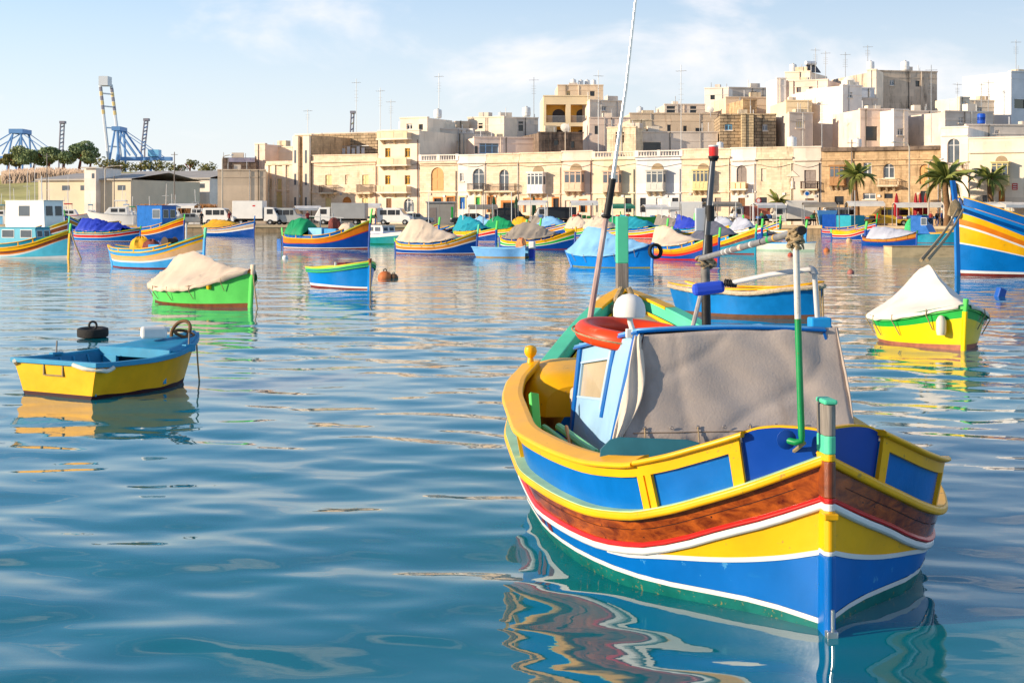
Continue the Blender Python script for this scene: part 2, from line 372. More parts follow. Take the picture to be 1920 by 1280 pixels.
def tarp_mesh(h, name, mat, parent, ridge, a0, a1, rim, hem=0.10, seed=0, wrinkle=0.02, n=60, m=28, out=0.05, sharp=1.15, solid=0.012, ties=5):
    """canvas laid over a ridge line: ridge(t) = height, draped to the gunwale rim(a)"""
    mb = MB(); G = []
    for i in range(n+1):
        t = i/n; a = a0+(a1-a0)*t; rz = rim(a); top = max(ridge(t), rz+0.01)
        l, r = h.P(a, rz, -1, out), h.P(a, rz, 1, out); row = []
        hl = hem*(0.75+0.35*vnoise(a*3, 0, seed))
        row.append(l+Vector((-0.012, 0, -hl)))
        for k in range(m+1):
            v = -1+2*k/m; p = l.lerp(r, k/m); q = abs(v)
            z = rz+(top-rz)*(1-q**sharp)-0.10*(top-rz)*math.sin(PI*q)**2
            wv = wrinkle*(vnoise(a*2.2+q*1.5, v*2.0, seed)+0.6*math.sin(a*9+v*3+seed)*q*(1-q)*2)
            cr_ = (1-abs(math.sin(a*3.1+seed+v*1.1+.6*math.sin(a*1.7+seed))))**5+.7*(1-abs(math.sin(a*5.3-v*2.3+seed*2)))**6
            wv += cr_*wrinkle*1.5*(q*(1-q)*4)**.6*(.5+.5*math.sin(a*2.3+seed*3+v))
            p.z = z+wv*(1-0.5*q); p.x += wv*0.6*v; row.append(p)
        row.append(r+Vector((0.012, 0, -hl))); G.append(row)
    mb.grid(G, 0, True, flip=True)
    o = mb.build(name, mat, parent, solid=solid)
    if ties:
        for i in range(ties):
            a = a0+(a1-a0)*(i+.6)/(ties+.2)
            for sd_ in (-1, 1):
                q = h.P(a, rim(a), sd_, out+.012); MB().tube([q+Vector((0, 0, .03)), q+Vector((sd_*.012, .02, -hem*.9)), h.P(a+.03, max(.1, rim(a)-.32), sd_, .03)], .010, 5).build('lashing', ROPE, o)
    return o
# ------------------------------------------------------------------ the other boats
NET = paint('net_red', hexc('7a4038'), .9, .4, 14, bump=.8, bscale=40)
def smooth01(t): t = min(max(t, 0), 1); return t*t*(3-2*t)
def lpx(st): return (st[1]-YH)/CH           # pixels per metre at that waterline point
def hull_root(label, st, bw, name='fishing_boat', group=None):
    s, b = W(*st), W(*bw); d = b-s
    return thing(name, label, 'boat', s, math.atan2(-d.x, d.y), group), d.length
def boat(label, st, bw, ys, ym, yb, scheme, beam=.34, wash=None, cap=YEL, rub=YEL, tarp=None, posts=(.25, MINT, .12, MINT), open_=None, rake=.06, rake_s=.04,
         full=.80, stern_w=0.0, group=None, cabin=None, post_w=.085, wash_end=.80, name='fishing_boat', frames=True, inside=TEAL, n=26):
    """ys, ym, yb: rows of the sheer at stern, amidships (at the mid waterline row) and bow"""
    T, L = hull_root(label, st, bw, name, group)
    pm = ((st[0]+bw[0])/2, (st[1]+bw[1])/2)
    zs_, zm, zb = (st[1]-ys)/lpx(st), (pm[1]-ym)/lpx(pm), (bw[1]-yb)/lpx(bw)
    B = L*beam/2; us = [0, .05, .12, .22, .35, .5, .65, .78, .88, .95, 1]
    def pf(u):
        t = min(1, 2*min(u, 1-u)); v = math.sin(PI/2*t**full)
        return max(v, stern_w*(1-u*1.2)) if u < .5 else v
    BS = [B*pf(u) for u in us]; BW = [B*pf(u)**1.25*(.86 if 0 < u < 1 else .9) for u in us]
    zf = [zs_, zs_+(zm-zs_)*.42, zs_+(zm-zs_)*.75, zm+(zs_-zm)*.08, zm, zm, zm+(zb-zm)*.10, zm+(zb-zm)*.32, zm+(zb-zm)*.60, zm+(zb-zm)*.82, zb]
    h = Hull([u*L for u in us], BS, BW, zf, rake, rake_s); zs = h.zs
    def fr(f, a):
        u = a/L; m, b_, s_ = f
        return m+(b_-m)*smooth01((u-.5)/.5)+(s_-m)*smooth01((.35-u)/.35)
    lo = lambda a: -0.3
    prev = None
    for i, (mat, *f) in enumerate(scheme):
        f = f if len(f) == 3 else [f[0], f[0], f[0]]
        z1 = (lambda a, f=f: zs(a)*fr(f, a)); z0 = prev if prev else lo
        strip(h, 'planking' if i != 0 else 'hull_bottom', mat, T, z0, z1, off=.004*(i % 2), n=n, rows=3 if i == 0 or f[0] > .2 else 2); prev = z1
    if rub: rail(h, 'rubbing_strake', rub, T, zs, [(-.02, -.03), (.035, -.03), (.035, .02), (-.02, .02)], n=n+6)
    top = zs
    if wash:
        wmat, wh = wash; top = lambda a: zs(a)+(wh if .03*L < a < wash_end*L else 0)
        strip(h, 'washboard', wmat, T, lambda a: zs(a)+.02, lambda a: zs(a)+wh, off=-.02, a0=.03*L, a1=wash_end*L, n=n, rows=1, thick=.03)
        if frames:
            for u in (.035, .25, .46, .66, wash_end-.03):
                strip(h, 'washboard_stile', cap, T, lambda a: zs(a)+.022, lambda a: zs(a)+wh, off=-.008, a0=u*L, a1=u*L+.06, n=2, rows=1, thick=.012)
        rail(h, 'cap_rail', cap, T, lambda a: zs(a)+wh, [(-.07, 0), (.03, 0), (.03, .035), (-.07, .035)], a0=.03*L, a1=wash_end*L, n=n)
        rail(h, 'bow_rail', posts[1] if posts else cap, T, zs, [(-.07, .021), (.03, .021), (.03, .06), (-.07, .06)], a0=wash_end*L+.01, a1=.985*L, n=10)
    else:
        rail(h, 'cap_rail', cap, T, zs, [(-.08, .021), (.04, .021), (.04, .055), (-.08, .055)], n=n+4)
    if posts:
        ph, pm_, sh, sm_ = posts; fm = [0.0]+[b_[1] for b_ in scheme]; main = max(range(len(scheme)), key=lambda k: fm[k+1]-fm[k])
        post(h, 'stem_post', [scheme[main][0], pm_], T, 1, -.3, zb+ph, post_w, post_w*1.5, [(-.3, 0), (zb*.9, 1), (zb+ph, 1)], lean=.15)
        post(h, 'stern_post', [scheme[main][0], sm_], T, 0, -.3, zs_+sh, post_w, post_w*1.5, [(-.3, 0), (zs_*.95, 1), (zs_+sh, 1)], lean=.1)
    strip(h, 'inner_planking', inside, T, lambda a: .08, lambda a: top(a), off=-.06, a0=.04*L, a1=.96*L, n=n, rows=2)
    deck_mesh(h, 'floor_boards', inside if open_ else paint('deck_grey', hexc('8a8474'), .7, .2, 3), T, (lambda a: min(zs(a)-.06, zm*.45)) if open_ else (lambda a: zs(a)-.05), .03*L, .97*L, .06)
    if open_:
        for u in (.3, .55):
            p = h.P(u*L, zm*.75, 1, -.06); MB().box(-p.x, p.x, u*L-.1, u*L+.1, zm*.72, zm*.76).build('thwart', open_, T, bevel=.006)
    if tarp:
        for i, t in enumerate(tarp if isinstance(tarp, list) else [tarp]):
            pts = t['ridge']; rf = pchip([p[0] for p in pts], [p[1] for p in pts])
            tarp_mesh(h, 'canvas_cover', t['mat'], T, rf, t['a'][0]*L, t['a'][1]*L, lambda a: top(a)+.04, t.get('hem', .10), t.get('seed', 1), t.get('wr', .035), sharp=t.get('sharp', 1.15))
    if cabin: cabin_box(T, h, L, **cabin)
    T['L'] = L
    return T, h, L
def cabin_box(T, h, L, a, w, z, mat, roof=None, win=((.12, .42), (.56, .86)), slope=.15, face=True, wz=(.5, .88), name='cabin'):
    """wheelhouse: side walls with windows, sloped front, overhanging roof"""
    a0, a1 = a[0]*L, a[1]*L; z0, z1 = z; hw = w/2
    mb = MB(); prof = [(a0, z0), (a1, z0), (a1-slope*(z1-z0), z1), (a0, z1)]
    vs = [Vector((x, y, zz)) for x in (-hw, hw) for y, zz in prof]
    mb.add(vs, [(0, 1, 2, 3), (7, 6, 5, 4), (0, 4, 5, 1), (1, 5, 6, 2), (2, 6, 7, 3), (3, 7, 4, 0)])
    c = mb.build(name, mat, T, bevel=.02)
    MB().box(-hw-.05, hw+.05, a0-.06, a1-slope*(z1-z0)+.10, z1+.002, z1+.045).build('cabin_roof', roof or mat, c, bevel=.012)
    for sd_ in (-1, 1):
        for u0, u1 in win:
            y0, y1 = a0+(a1-a0)*u0, a0+(a1-a0)*u1; q0, q1 = z0+(z1-z0)*wz[0], z0+(z1-z0)*wz[1]; x = sd_*hw
            f = MB().box(min(x, x+sd_*.012), max(x, x+sd_*.012), y0-.03, y1+.03, q0-.03, q1+.03).build('window_frame', WHT if mat is not WHT else GALV, c)
            MB().box(min(x, x+sd_*.018), max(x, x+sd_*.018), y0, y1, q0, q1).build('window_pane', PGLASS, f)
    if face:
        for s0 in (-.85, .1):
            for y, sg in ((a0, -1),):
                f = MB().box(hw*s0, hw*(s0+.75), y-.012, y, z0+(z1-z0)*wz[0], z0+(z1-z0)*wz[1]).build('window_frame', WHT if mat is not WHT else GALV, c)
                MB().box(hw*s0+.03, hw*(s0+.75)-.03, y-.018, y, z0+(z1-z0)*wz[0]+.03, z0+(z1-z0)*wz[1]-.03).build('window_pane', DGLASS, f)
            Mf = Matrix.Translation((0, a1, z0)) @ Matrix.Rotation(math.atan(slope), 4, 'X'); hh = (z1-z0)/math.cos(math.atan(slope))
            f = MB().box(hw*s0, hw*(s0+.75), -.002, .012, hh*wz[0], hh*wz[1], 0, Mf).build('window_frame', WHT if mat is not WHT else GALV, c)
            MB().box(hw*s0+.03, hw*(s0+.75)-.03, -.002, .018, hh*wz[0]+.03, hh*wz[1]-.03, 0, Mf).build('window_pane', DGLASS, f)
    return c
def heap(name, mat, parent, c, r, hgt, seed=0, n=18, m=8):
    """crumpled pile of net or canvas"""
    mb = MB(); G = []
    for j in range(m+1):
        t = j/m; row = []
        for i in range(n):
            a = 2*PI*i/n; k = 1+.16*math.sin(a*3+seed)+.10*math.sin(a*7+seed*2+t*4); rr = r*k*math.cos(t*PI/2)**.7
            row.append(Vector((c[0]+rr*math.cos(a), c[1]+rr*math.sin(a)*1.2, c[2]+hgt*math.sin(t*PI/2)*(1+.12*math.sin(a*2+seed)*(1-t))+.04*math.sin(a*9+t*5))))
        G.append(row)
    mb.grid(G, 0, True, closev=True); return mb.build(name, mat, parent)
def pole(name, mat, parent, p0, p1, r=.025): return MB().tube([p0, p1], r, 8).build(name, mat, parent)
def rope_to_water(T, p, q, r=.02):
    p, q = Vector(p), Vector(q); pts = [p.lerp(q, t)+Vector((0, 0, -.08*math.sin(PI*t))) for t in (0, .25, .5, .75, 1)]
    return MB().tube(pts, r, 6).build('mooring_rope', ROPE, T)
LUZ = lambda lowc, midc, hi, boot=BRED: [(boot, .07, .04, .07), (WHT, .11, .07, .11), (lowc, .42, .60, .40), (WHT, .48, .66, .46), (midc, .76, .84, .74), (WHT, .82, .88, .8), (hi, 1, 1, 1)]
# ------------------------------------------------------------------ the near fishing boat
def build_hero():
    S = Vector((1.729, 8.76, 0)); th = 0.087
    ax = Vector((-math.sin(th), math.cos(th), 0)); rt = Vector((math.cos(th), math.sin(th), 0))
    def HL(px, py, a):
        r = Vector(((px-960)/F, 1.0, -(py-YH)/F)); d = (a+S.dot(ax))/r.dot(ax); p = r*d+Vector((0, 0, CH)); q = p-S
        return Vector((q.dot(rt), a, p.z))
    A  = [0, .25, .45, .62, .88, 1.4, 2.03, 2.65, 3.6, 4.2, 4.7, 5.4, 6.2, 6.8, 7.2]
    BW = [0, .20, .38, .54, .78, 1.03, 1.19, 1.26, 1.28, 1.18, 1.0, .72, .42, .17, 0]
    BS = [0, .37, .59, .75, .95, 1.17, 1.34, 1.43, 1.43, 1.36, 1.2, .93, .58, .27, 0]
    ZS = [.96, .77, .66, .58, .50, .455, .47, .50, .58, .66, .75, .93, 1.17, 1.34, 1.45]
    h = Hull(A, BS, BW, ZS); zs = h.zs
    T = thing('fishing_boat', 'nearest painted wooden fishing boat with canvas-backed cabin and brown varnished side', 'boat', S, th)
    varn = wood('varnished_planking', hexc('501606'), hexc('b85a18'), 0.15, (9, 3.2, 16), nails=13.0)
    boot = paint('green_boot_paint', hexc('0e6a62'), 0.4, 0.3, 5.0, chips=hexc('8a7a4a'), chip_amt=0.12)
    ledge = paint('pale_green_ledge', hexc('a9cf9d'), 0.5, 0.16, 5.0, chips=hexc('8a8f6a'), chip_amt=0.05)
    hull_blue = paint('hull_blue', hexc('0064b3'), 0.30, 0.16, 1.6, bump=0.09, bscale=6, chips=hexc('3f8cc4'), chip_amt=.085, streak=((0.05, 0.30, 0.55), (2.0, 0.5, 9), 0.60, 0.5), spec=0.4)
    pan_blue = paint('panel_blue', hexc('0066b4'), 0.32, 0.16, 2.6, bump=0.10, bscale=12, streak=((.10, .34, .58), (3, 1.2, 7), .58, .4))
    bot = pchip([0, .41, 1, 2.5, 5, 7.2], [.03, .075, .08, .09, .10, .15])
    must = pchip([0, .2, .45, .8, 1.05, 1.3], [.43, .355, .295, .245, .205, .19])      # under the yellow panel
    wb = lambda a: zs(a)-pchip([0, .45, 1, 1.8, 2.6, 7.2], [.285, .24, .255, .27, .30, .34])(a)   # underside of the white moulding
    rt0 = lambda a: wb(a)+0.075
    strip(h, 'hull_bottom', boot, T, lambda a: -0.35, bot, rows=4)
    strip(h, 'water_line_stripe', WHT, T, bot, lambda a: bot(a)+0.03, off=0.004)
    low = lambda a: min(must(a), wb(a)) if a < 1.3 else wb(a)
    strip(h, 'lower_planking', hull_blue, T, lambda a: bot(a)+0.03, low, rows=5, n=44)
    strip(h, 'moustache_stripe', WHT, T, lambda a: low(a)-0.004, lambda a: min(low(a)+0.024, wb(a)), off=0.006, a1=1.25, n=30)
    strip(h, 'moustache_panel', YEL, T, lambda a: min(low(a)+0.018, wb(a)), wb, off=0.002, a1=1.15, n=30, rows=3)
    strip(h, 'upper_planking', varn, T, lambda a: wb(a)-0.002, zs, rows=4, n=44)
    rail(h, 'white_moulding', WHT, T, wb, [(0.0, -.002), (.022, 0.0), (.034, .012), (.034, .034), (.028, .045), (0, .045)], n=44, bevel=.004)
    rail(h, 'red_moulding', RED, T, lambda a: wb(a)+.045, [(0.0, .001), (.026, .001), (.030, .012), (.016, .03), (0, .032)], n=44, bevel=.003)
    # rubbing strake and covering ledge
    rail(h, 'rubbing_strake', YEL, T, zs, [(-.02, -.042), (.034, -.042), (.046, -.03), (.046, -.002), (.038, .008), (-.02, .008)], a1=4.9, n=60, bevel=.005, sides=(-1,))
    rail(h, 'rubbing_strake', YEL, T, zs, [(-.02, -.042), (.026, -.042), (.036, -.03), (.036, -.002), (.03, .008), (-.02, .008)], a1=4.9, n=60, bevel=.005, sides=(1,))
    rail(h, 'covering_ledge', ledge, T, lambda a: zs(a)+.0085, [(-.07, 0), (.034, 0), (.034, .006), (-.07, .012)], a1=4.9, n=60, sides=(-1,))
    rail(h, 'covering_ledge', YEL, T, lambda a: zs(a)+.0085, [(-.07, 0), (.02, 0), (.02, .006), (-.07, .008)], a1=4.9, n=60, sides=(1,))
    # washboards: curved quarter boards at the stern, then framed panels
    wt = lambda a: zs(a)+pchip([0, .25, 1.2, 2.5, 4.7, 5], [.27, .27, .285, .27, .25, .25])(a)
    qt = pchip([0, .06, .13, .2, .27, .3], [1.085, 1.098, 1.10, 1.085, 1.035, .99])
    strip(h, 'quarter_board', paint('quarter_blue', hexc('053f98'), 0.3, 0.12, 2.5), T, lambda a: zs(a)+.012, qt, off=-0.045, a0=0.02, a1=.265, n=14, rows=3, thick=.035)
    rail(h, 'quarter_board_edge', YEL, T, qt, [(-.082, 0), (-.042, 0), (-.042, .012), (-.082, .012)], a0=.02, a1=.262, n=14)
    for sd_, aE, stiles in ((-1, 4.75, ((.27, .315), (.70, .735), (.745, .785), (2.9, 2.95), (3.9, 3.95))), (1, .95, ((.27, .315), (.905, .95)))):
        strip(h, 'washboard', pan_blue, T, lambda a: zs(a)+.014, lambda a: wt(a)-.03, off=-0.040, a0=.27, a1=aE, n=44, rows=2, sides=(sd_,), thick=.025)
        strip(h, 'washboard_top_frame', YEL, T, lambda a: wt(a)-.068, lambda a: wt(a)-.004, off=-0.016, a0=.27, a1=aE, n=44, rows=1, sides=(sd_,), thick=.024)
        for a0, a1 in stiles:
            strip(h, 'washboard_stile', YEL, T, lambda a: zs(a)+.016, lambda a: wt(a)-.066, off=-0.014, a0=a0, a1=a1, n=3, rows=1, sides=(sd_,), thick=.026)
        rail(h, 'cap_rail', YEL, T, wt, [(-.095, -.004), (.002, -.004), (.018, .006), (.018, .022), (.004, .032), (-.095, .032)], a0=.255, a1=.78 if sd_ < 0 else .965, n=20, bevel=.006, sides=(sd_,))
    rail(h, 'cap_rail', YEL, T, wt, [(-.14, .0), (.010, -.012), (.024, -.004), (.024, .012), (.010, .024), (-.10, .052), (-.14, .052)], a0=.785, a1=4.75, n=50, bevel=.006, sides=(-1,))
    for sd_ in (-1,):
        # scrolled end with a turned knob, and the step down to the bow
        e = h.P(4.75, wt(4.75), sd_, -.06); mb = MB()
        mb.lathe([(0.0, 0), (.03, .0), (.026, .03), (.022, .045), (.045, .07), (.055, .10), (.047, .135), (.02, .15), (0, .152)], 12, c=(e.x, e.y, e.z+.03))
        mb.build('rail_knob', YEL, T)
        strip(h, 'rail_scroll', YEL, T, lambda a: zs(a)+.01, lambda a: max(zs(a)+.05, wt(a)+.03-(a-4.72)*.9), off=-.02, a0=4.72, a1=5.15, n=12, rows=2, sides=(sd_,), thick=.08)
    strip(h, 'inner_planking', YEL, T, lambda a: zs(a)-.30, lambda a: zs(a)+.01, off=-.14, a0=.3, a1=6.9, n=40, rows=2)
    strip(h, 'inner_washboard', YEL, T, lambda a: zs(a)+.0, lambda a: wt(a), off=-.07, a0=.28, a1=4.75, n=40, rows=2, sides=(-1,))
    strip(h, 'bow_bulwark', MINT, T, lambda a: zs(a)-.02, lambda a: zs(a)+.10, off=0.0, a0=4.95, a1=7.15, n=30, rows=1, thick=.09)
    rail(h, 'bow_rail', MINT, T, lambda a: zs(a)+.10, [(-.12, 0), (.02, 0), (.025, .012), (.02, .028), (-.12, .028)], a0=4.95, a1=6.55, n=26, bevel=.006)
    rail(h, 'bow_rail', YEL, T, lambda a: zs(a)+.10, [(-.12, 0), (.02, 0), (.025, .012), (.02, .028), (-.12, .028)], a0=6.56, a1=7.1, n=12, bevel=.006)
    deck_mesh(h, 'floor_boards', paint('red_floor', hexc('6e1a14'), 0.6, 0.25, 3.0, chips=(.05, .03, .02), chip_amt=.05), T, .16, .35, 5.6, .10)
    deck_mesh(h, 'fore_deck', paint('deck_sand', hexc('c8b48c'), 0.6, 0.15, 3.0), T, lambda a: zs(a)-.05, 5.3, 7.0, .10, camber=.05)
    deck_mesh(h, 'stern_deck', paint('deck_blue', hexc('1258a6'), 0.4, 0.15, 3.0), T, lambda a: min(zs(a)-.02, .62), .12, 1.2, .10)
    # posts
    post(h, 'stern_post', [BLUE, YEL, WHT, RED, BRN, MINT, GREYW], T, 0, -.4, 1.3, .066, .17,
         [(-.4, 0), (.43, 2), (.455, 1), (.675, 2), (.715, 3), (.745, 4), (.945, 1), (.985, 5), (1.085, 6), (1.255, 6)])
    MB().box(-.037, .037, -.11, .075, 1.257, 1.285).build('post_cap', MINT, T, bevel=.01)
    post(h, 'stem_post', [BLUE, GREYW, MINT], T, 1, -.4, 2.2, .115, .16, [(-.4, 0), (1.45, 1), (1.80, 2), (2.27, 2)], lean=.02)
    mb = MB(); mb.tube([(0, -.135, .03), (0, -.135, .15)], .011); mb.box(-.03, .03, -.14, -.08, -.04, .03)
    mb.build('rudder_pintle', STEEL, T, bevel=.004)
    MB().box(-.040, .040, -.122, -.02, .63, .665).build('post_bracket', YEL, T, bevel=.006)
    # ---- cabin
    wl = dict(nt=HL(1199, 626, 2.32), ft=HL(1087, 655, 3.7), nb=HL(1152, 838, 2.22), fb=HL(1072, 800, 3.7))
    def bil(u, v, off=0.0, mir=1):        # u near -> far, v bottom -> top on the port wall
        p = wl['nb'].lerp(wl['fb'], u).lerp(wl['nt'].lerp(wl['ft'], u), v); p = Vector((p.x-off, p.y, p.z)); p.x *= mir
        return p
    def slab(us, vs, off0, off1, mir=1):
        q = [(us[0], vs[0]), (us[1], vs[0]), (us[1], vs[1]), (us[0], vs[1])]
        o = [bil(u, v, off1, mir) for u, v in q]+[bil(u, v, off0, mir) for u, v in q]
        return o, [(0, 1, 2, 3), (7, 6, 5, 4), (0, 4, 5, 1), (1, 5, 6, 2), (2, 6, 7, 3), (3, 7, 4, 0)]
    for mir in (1, -1):
        mb = MB()
        for us, vs in (((0, .42), (-.25, 1)), ((.42, .93), (-.25, .40)), ((.42, .93), (.82, 1)), ((.93, 1), (-.25, 1))):
            mb.add(*slab(us, vs, -.03, 0, mir))
        wall = mb.build('cabin_wall', PALEB, T, bevel=.003)
        MB().add(*slab((.42, .93), (.40, .82), -.024, -.018, mir)).build('window_pane', paint('dusty_perspex', hexc('b9a88c'), 0.12, 0.2, 1.5), wall)
        mb = MB()
        for us, vs in (((.40, .43), (.30, .96)), ((.42, .93), (.385, .41)), ((.42, .93), (.81, .835))):
            mb.add(*slab(us, vs, 0.001, .010, mir))
        mb.build('window_frame', paint('frame_pale', hexc('a9c4d8'), .45, .1), wall)
        MB().add(*slab((.33, .375), (.22, .98), 0.001, .016, mir)).build('window_bar', BLUE, wall, bevel=.003)
        MB().add(*slab((-.02, .055), (-.25, 1.0), 0.001, .022, mir)).build('corner_post', BLUE, wall, bevel=.004)
        MB().add(*slab((.945, 1.0), (-.1, 1.0), 0.001, .020, mir)).build('corner_post', BLUE, wall, bevel=.004)
    nt, ft = wl['nt'], wl['ft']
    G = []
    for i in range(9):
        t = i/8; e = nt.lerp(ft, -.02+t*1.06); G.append([Vector((e.x*(1-2*k/10)*1.03, e.y, e.z+.012+.022*(1-(k/5-1)**2))) for k in range(11)])
    mb = MB(); mb.grid(G, 0, True, flip=True); roof = mb.build('cabin_roof', paint('roof_blue', hexc('5f9fd0'), .35, .12, 2.5), T, solid=.025)
    mb = MB(); e = [Vector((p.x, p.y-.006, p.z)) for p in G[0]]; mb.tube(e, .011, 8); mb.tube([g[0] for g in G], .011, 8); mb.tube([g[-1] for g in G], .011, 8)
    mb.build('roof_edge', BLUE, roof)
    MB().box(ft.x, -ft.x, ft.y, ft.y+.03, .45, ft.z+.05).build('cabin_front', PALEB, T)
    # canvas closing the back of the cabin, with loose folds at its port edge
    c = paint('cabin_canvas', hexc('b0a296'), 0.85, 0.14, 2.2, bump=0.15, bscale=60, streak=((0.20, 0.14, 0.10), (2.6, 2.6, .8), .53, .45))
    mb = MB(); G = []; tl, tr, bl, br = HL(1208, 628, 2.26), HL(1572, 614, 2.30), HL(1166, 822, 1.98), HL(1603, 812, 2.02)
    for j in range(23):
        v = j/22; row = []
        for k in range(45):
            u = k/44; p = bl.lerp(br, u).lerp(tl.lerp(tr, u), v)
            p.z += .015*math.sin(PI*u)*v
            sag = .022*math.sin(PI*v)+.020*vnoise(u*5+v*3.0, v*1.3-u, 3)+.005*math.sin(u*11-v*4)*(1-v*.6)+.020*(1-abs(math.sin(u*5.2-v*2.2+.4+.5*math.sin(v*4+u*3))))**5*(1-v*.5)+.011*(1-abs(math.sin(u*8+v*1.3+.8*math.sin(u*5))))**6
            edge = max(0, 1-u/.06); sag += -.02*edge*math.sin(v*9)
            p.y += sag; row.append(p)
        G.append(row)
    for k in range(45):  # tail of the canvas below the lashing
        G[0][k] = G[0][k]+Vector((0, -.02, -.05-.02*math.sin(k*1.3)))
    mb.grid(G, 0, True); cv = mb.build('cabin_canvas', c, T, solid=.008)
    paint('seam_tan', hexc('8d7a68'), .9, .15)
    MB().tube([G[1][k]+Vector((0, -.003, 0)) for k in range(2, 45)], .004, 5).build('canvas_hem', MATS['seam_tan'], cv)
    for k in range(4, 44, 5): MB().torus(G[2][k]+Vector((0, -.013, 0)), .010, .0035, 10, 6, M=Matrix.Rotation(PI/2, 4, 'X')).build('eyelet', STEEL, cv)
    for k in range(4, 44, 10): MB().tube([G[2][k]+Vector((0, -.014, 0)), G[0][k]+Vector((.01, -.03, -.03)), G[0][k]+Vector((.015, -.06, -.16))], .005, 5).build('canvas_lashing', ROPE, cv)
    mb = MB(); G = []
    for j in range(25):
        v = j/24; p = bl.lerp(tl, v); row = []
        for k in range(13):
            u = k/12; amp = .028*(1-abs(2*v-1)**2)+.012
            row.append(p+Vector((-.06+.13*u*(.35+.65*math.sin(PI*min(1, v*1.05))), -.008+.5*amp*math.sin(u*PI*2.6+v*6.5)-.05*u*0, -.01*math.sin(u*9))))
        G.append(row)
    mb.grid(G, 0, True); mb.build('canvas_fold', paint('sunlit_fold_canvas', hexc('d3c3ae'), .85, .12, 3, bump=.1, bscale=50), cv, solid=.008)  # same canvas in a paler tone, sunlight on the fold put into the colour
    # starboard return of the canvas
    mb = MB(); G = []
    for j in range(13):
        v = j/12; p = br.lerp(tr, v); q = Vector((p.x+.03*(1-v), p.y+.75, p.z)); G.append([p.lerp(q, k/6)+Vector((.012*math.sin(k*2+v*4), 0, 0)) for k in range(7)])
    mb.grid(G, 0, True); mb.build('canvas_side', c, cv, solid=.008)
    # boards and boxes inside
    mb = MB(); o = [(-.02, 0), (-.02, .20), (.06, .30), (.14, .33), (.72, .335), (.82, .31), (.85, .25), (.85, 0)]
    e0, e1 = HL(1128, 880, 1.18), HL(1300, 850, .95)
    Mx = Matrix.Translation(e0) @ Matrix.Rotation(math.atan2((e1-e0).y, (e1-e0).x), 4, 'Z') @ Matrix.Rotation(-.12, 4, 'X')
    mb.poly([(x*(e1-e0).length/.8, z*.62) for x, z in o], .022, 0, Mx); mb.build('hatch_board', paint('hatch_teal', hexc('0d5668'), .45, .18, 4, chips=hexc('2f7f78'), chip_amt=.05), T, bevel=.004)
    mb = MB(); mb.box(-.75, -.10, 4.15, 4.75, .2, .58); mb.build('red_locker', RED, T, bevel=.015)
    MB().box(-.74, -.02, 4.12, 4.78, .581, .61).build('locker_lid', paint('locker_lid', hexc('c9b8ae'), .6, .15), T, bevel=.008)
    # rounded yellow engine casing forward
    p0 = HL(1050, 722, 4.6); mb = MB(); G = []
    for i in range(13):
        u = -1+2*i/12; row = []
        for k in range(17):
            a_ = PI*k/16; ce, se = math.cos(a_), math.sin(a_)
            sx_ = .62*math.copysign(abs(ce)**.55, ce); sz = .34*abs(se)**.55
            sc_ = (1-abs(u)**6*.25)
            row.append(Vector((p0.x+.30+sx_*sc_, p0.y+u*.42, p0.z-.16+sz*sc_+.05*u)))
        G.append(row)
    mb.grid(G, 0, True); mb.add(G[0], [tuple(range(17))]); mb.add(G[-1], [tuple(range(17))]); mb.build('engine_casing', YEL, T)
    mb = MB()
    for (a, b_, r) in ((HL(1020, 800, 3.3), HL(1105, 862, 2.0), .022), (HL(1048, 800, 3.2), HL(1118, 850, 1.9), .03)):
        mb.tube([a, b_], r, 8)
    mb.build('oar', paint('oar_green', hexc('7fca86'), .5, .15), T)
    mb = MB(); mb.box(-.035, .035, -.22, .22, -.02, .02, 0, Matrix.Translation(HL(1004, 785, 3.3)) @ Matrix.Rotation(.9, 4, 'X') @ Matrix.Rotation(.35, 4, 'Y'))
    mb.build('cleat_plank', LGRN, T, bevel=.006)
    mb = MB(); mb.tube([HL(1062, 800, 2.9), HL(1078, 870, 2.1)], .014, 8); mb.build('gaff_pole', OCH, T)
    mb = MB(); mb.torus(HL(1112, 868, 1.5), .055, .018, M=Matrix.Rotation(1.0, 4, 'X')); mb.build('pink_float', paint('pink_plastic', hexc('e09a92'), .5, .15), T)
    mb = MB(); mb.torus(HL(1078, 745, 4.0), .05, .035, M=Matrix.Rotation(PI/2, 4, 'Y')); mb.build('net_reel', paint('cork', hexc('cbb9a6'), .8, .2), T)
    mb = MB(); mb.torus((-.55, 3.1, .22), .16, .03); mb.torus((-.6, 3.15, .26), .13, .03); mb.build('rope_coil', ROPE, T)
    # ---- on the roof
    rz = lambda p: p
    lb = thing('lifebuoy', 'orange lifebuoy lying on the cabin roof of the nearest boat', 'lifebuoy', S, th)
    cc = HL(1192, 629, 3.10); M = Matrix.Rotation(.09, 4, 'X') @ Matrix.Rotation(.10, 4, 'Y')
    mb = MB(); mb.torus(cc, .385, .072, 40, 14, M=M); mb.build('ring', paint('lifebuoy_orange', hexc('e8431a'), .38, .12, 2, streak=((.75, .35, .22), (5, 5, 5), .60, .5)), lb)
    mb = MB(); mb.torus(cc, .475, .007, 40, 6, M=M); mb.build('grab_line', ROPE, lb)
    sl = MB(); c0 = HL(1180, 578, 2.42)
    sl.lathe([(0, -.062), (.10, -.062), (.112, -.055), (.114, -.01), (.106, .03), (.085, .068), (.05, .094), (0, .105)], 24, c=c0)
    lampo = sl.build('searchlight', paint('searchlight_white', hexc('e4ded4'), .35, .08, 6), T)
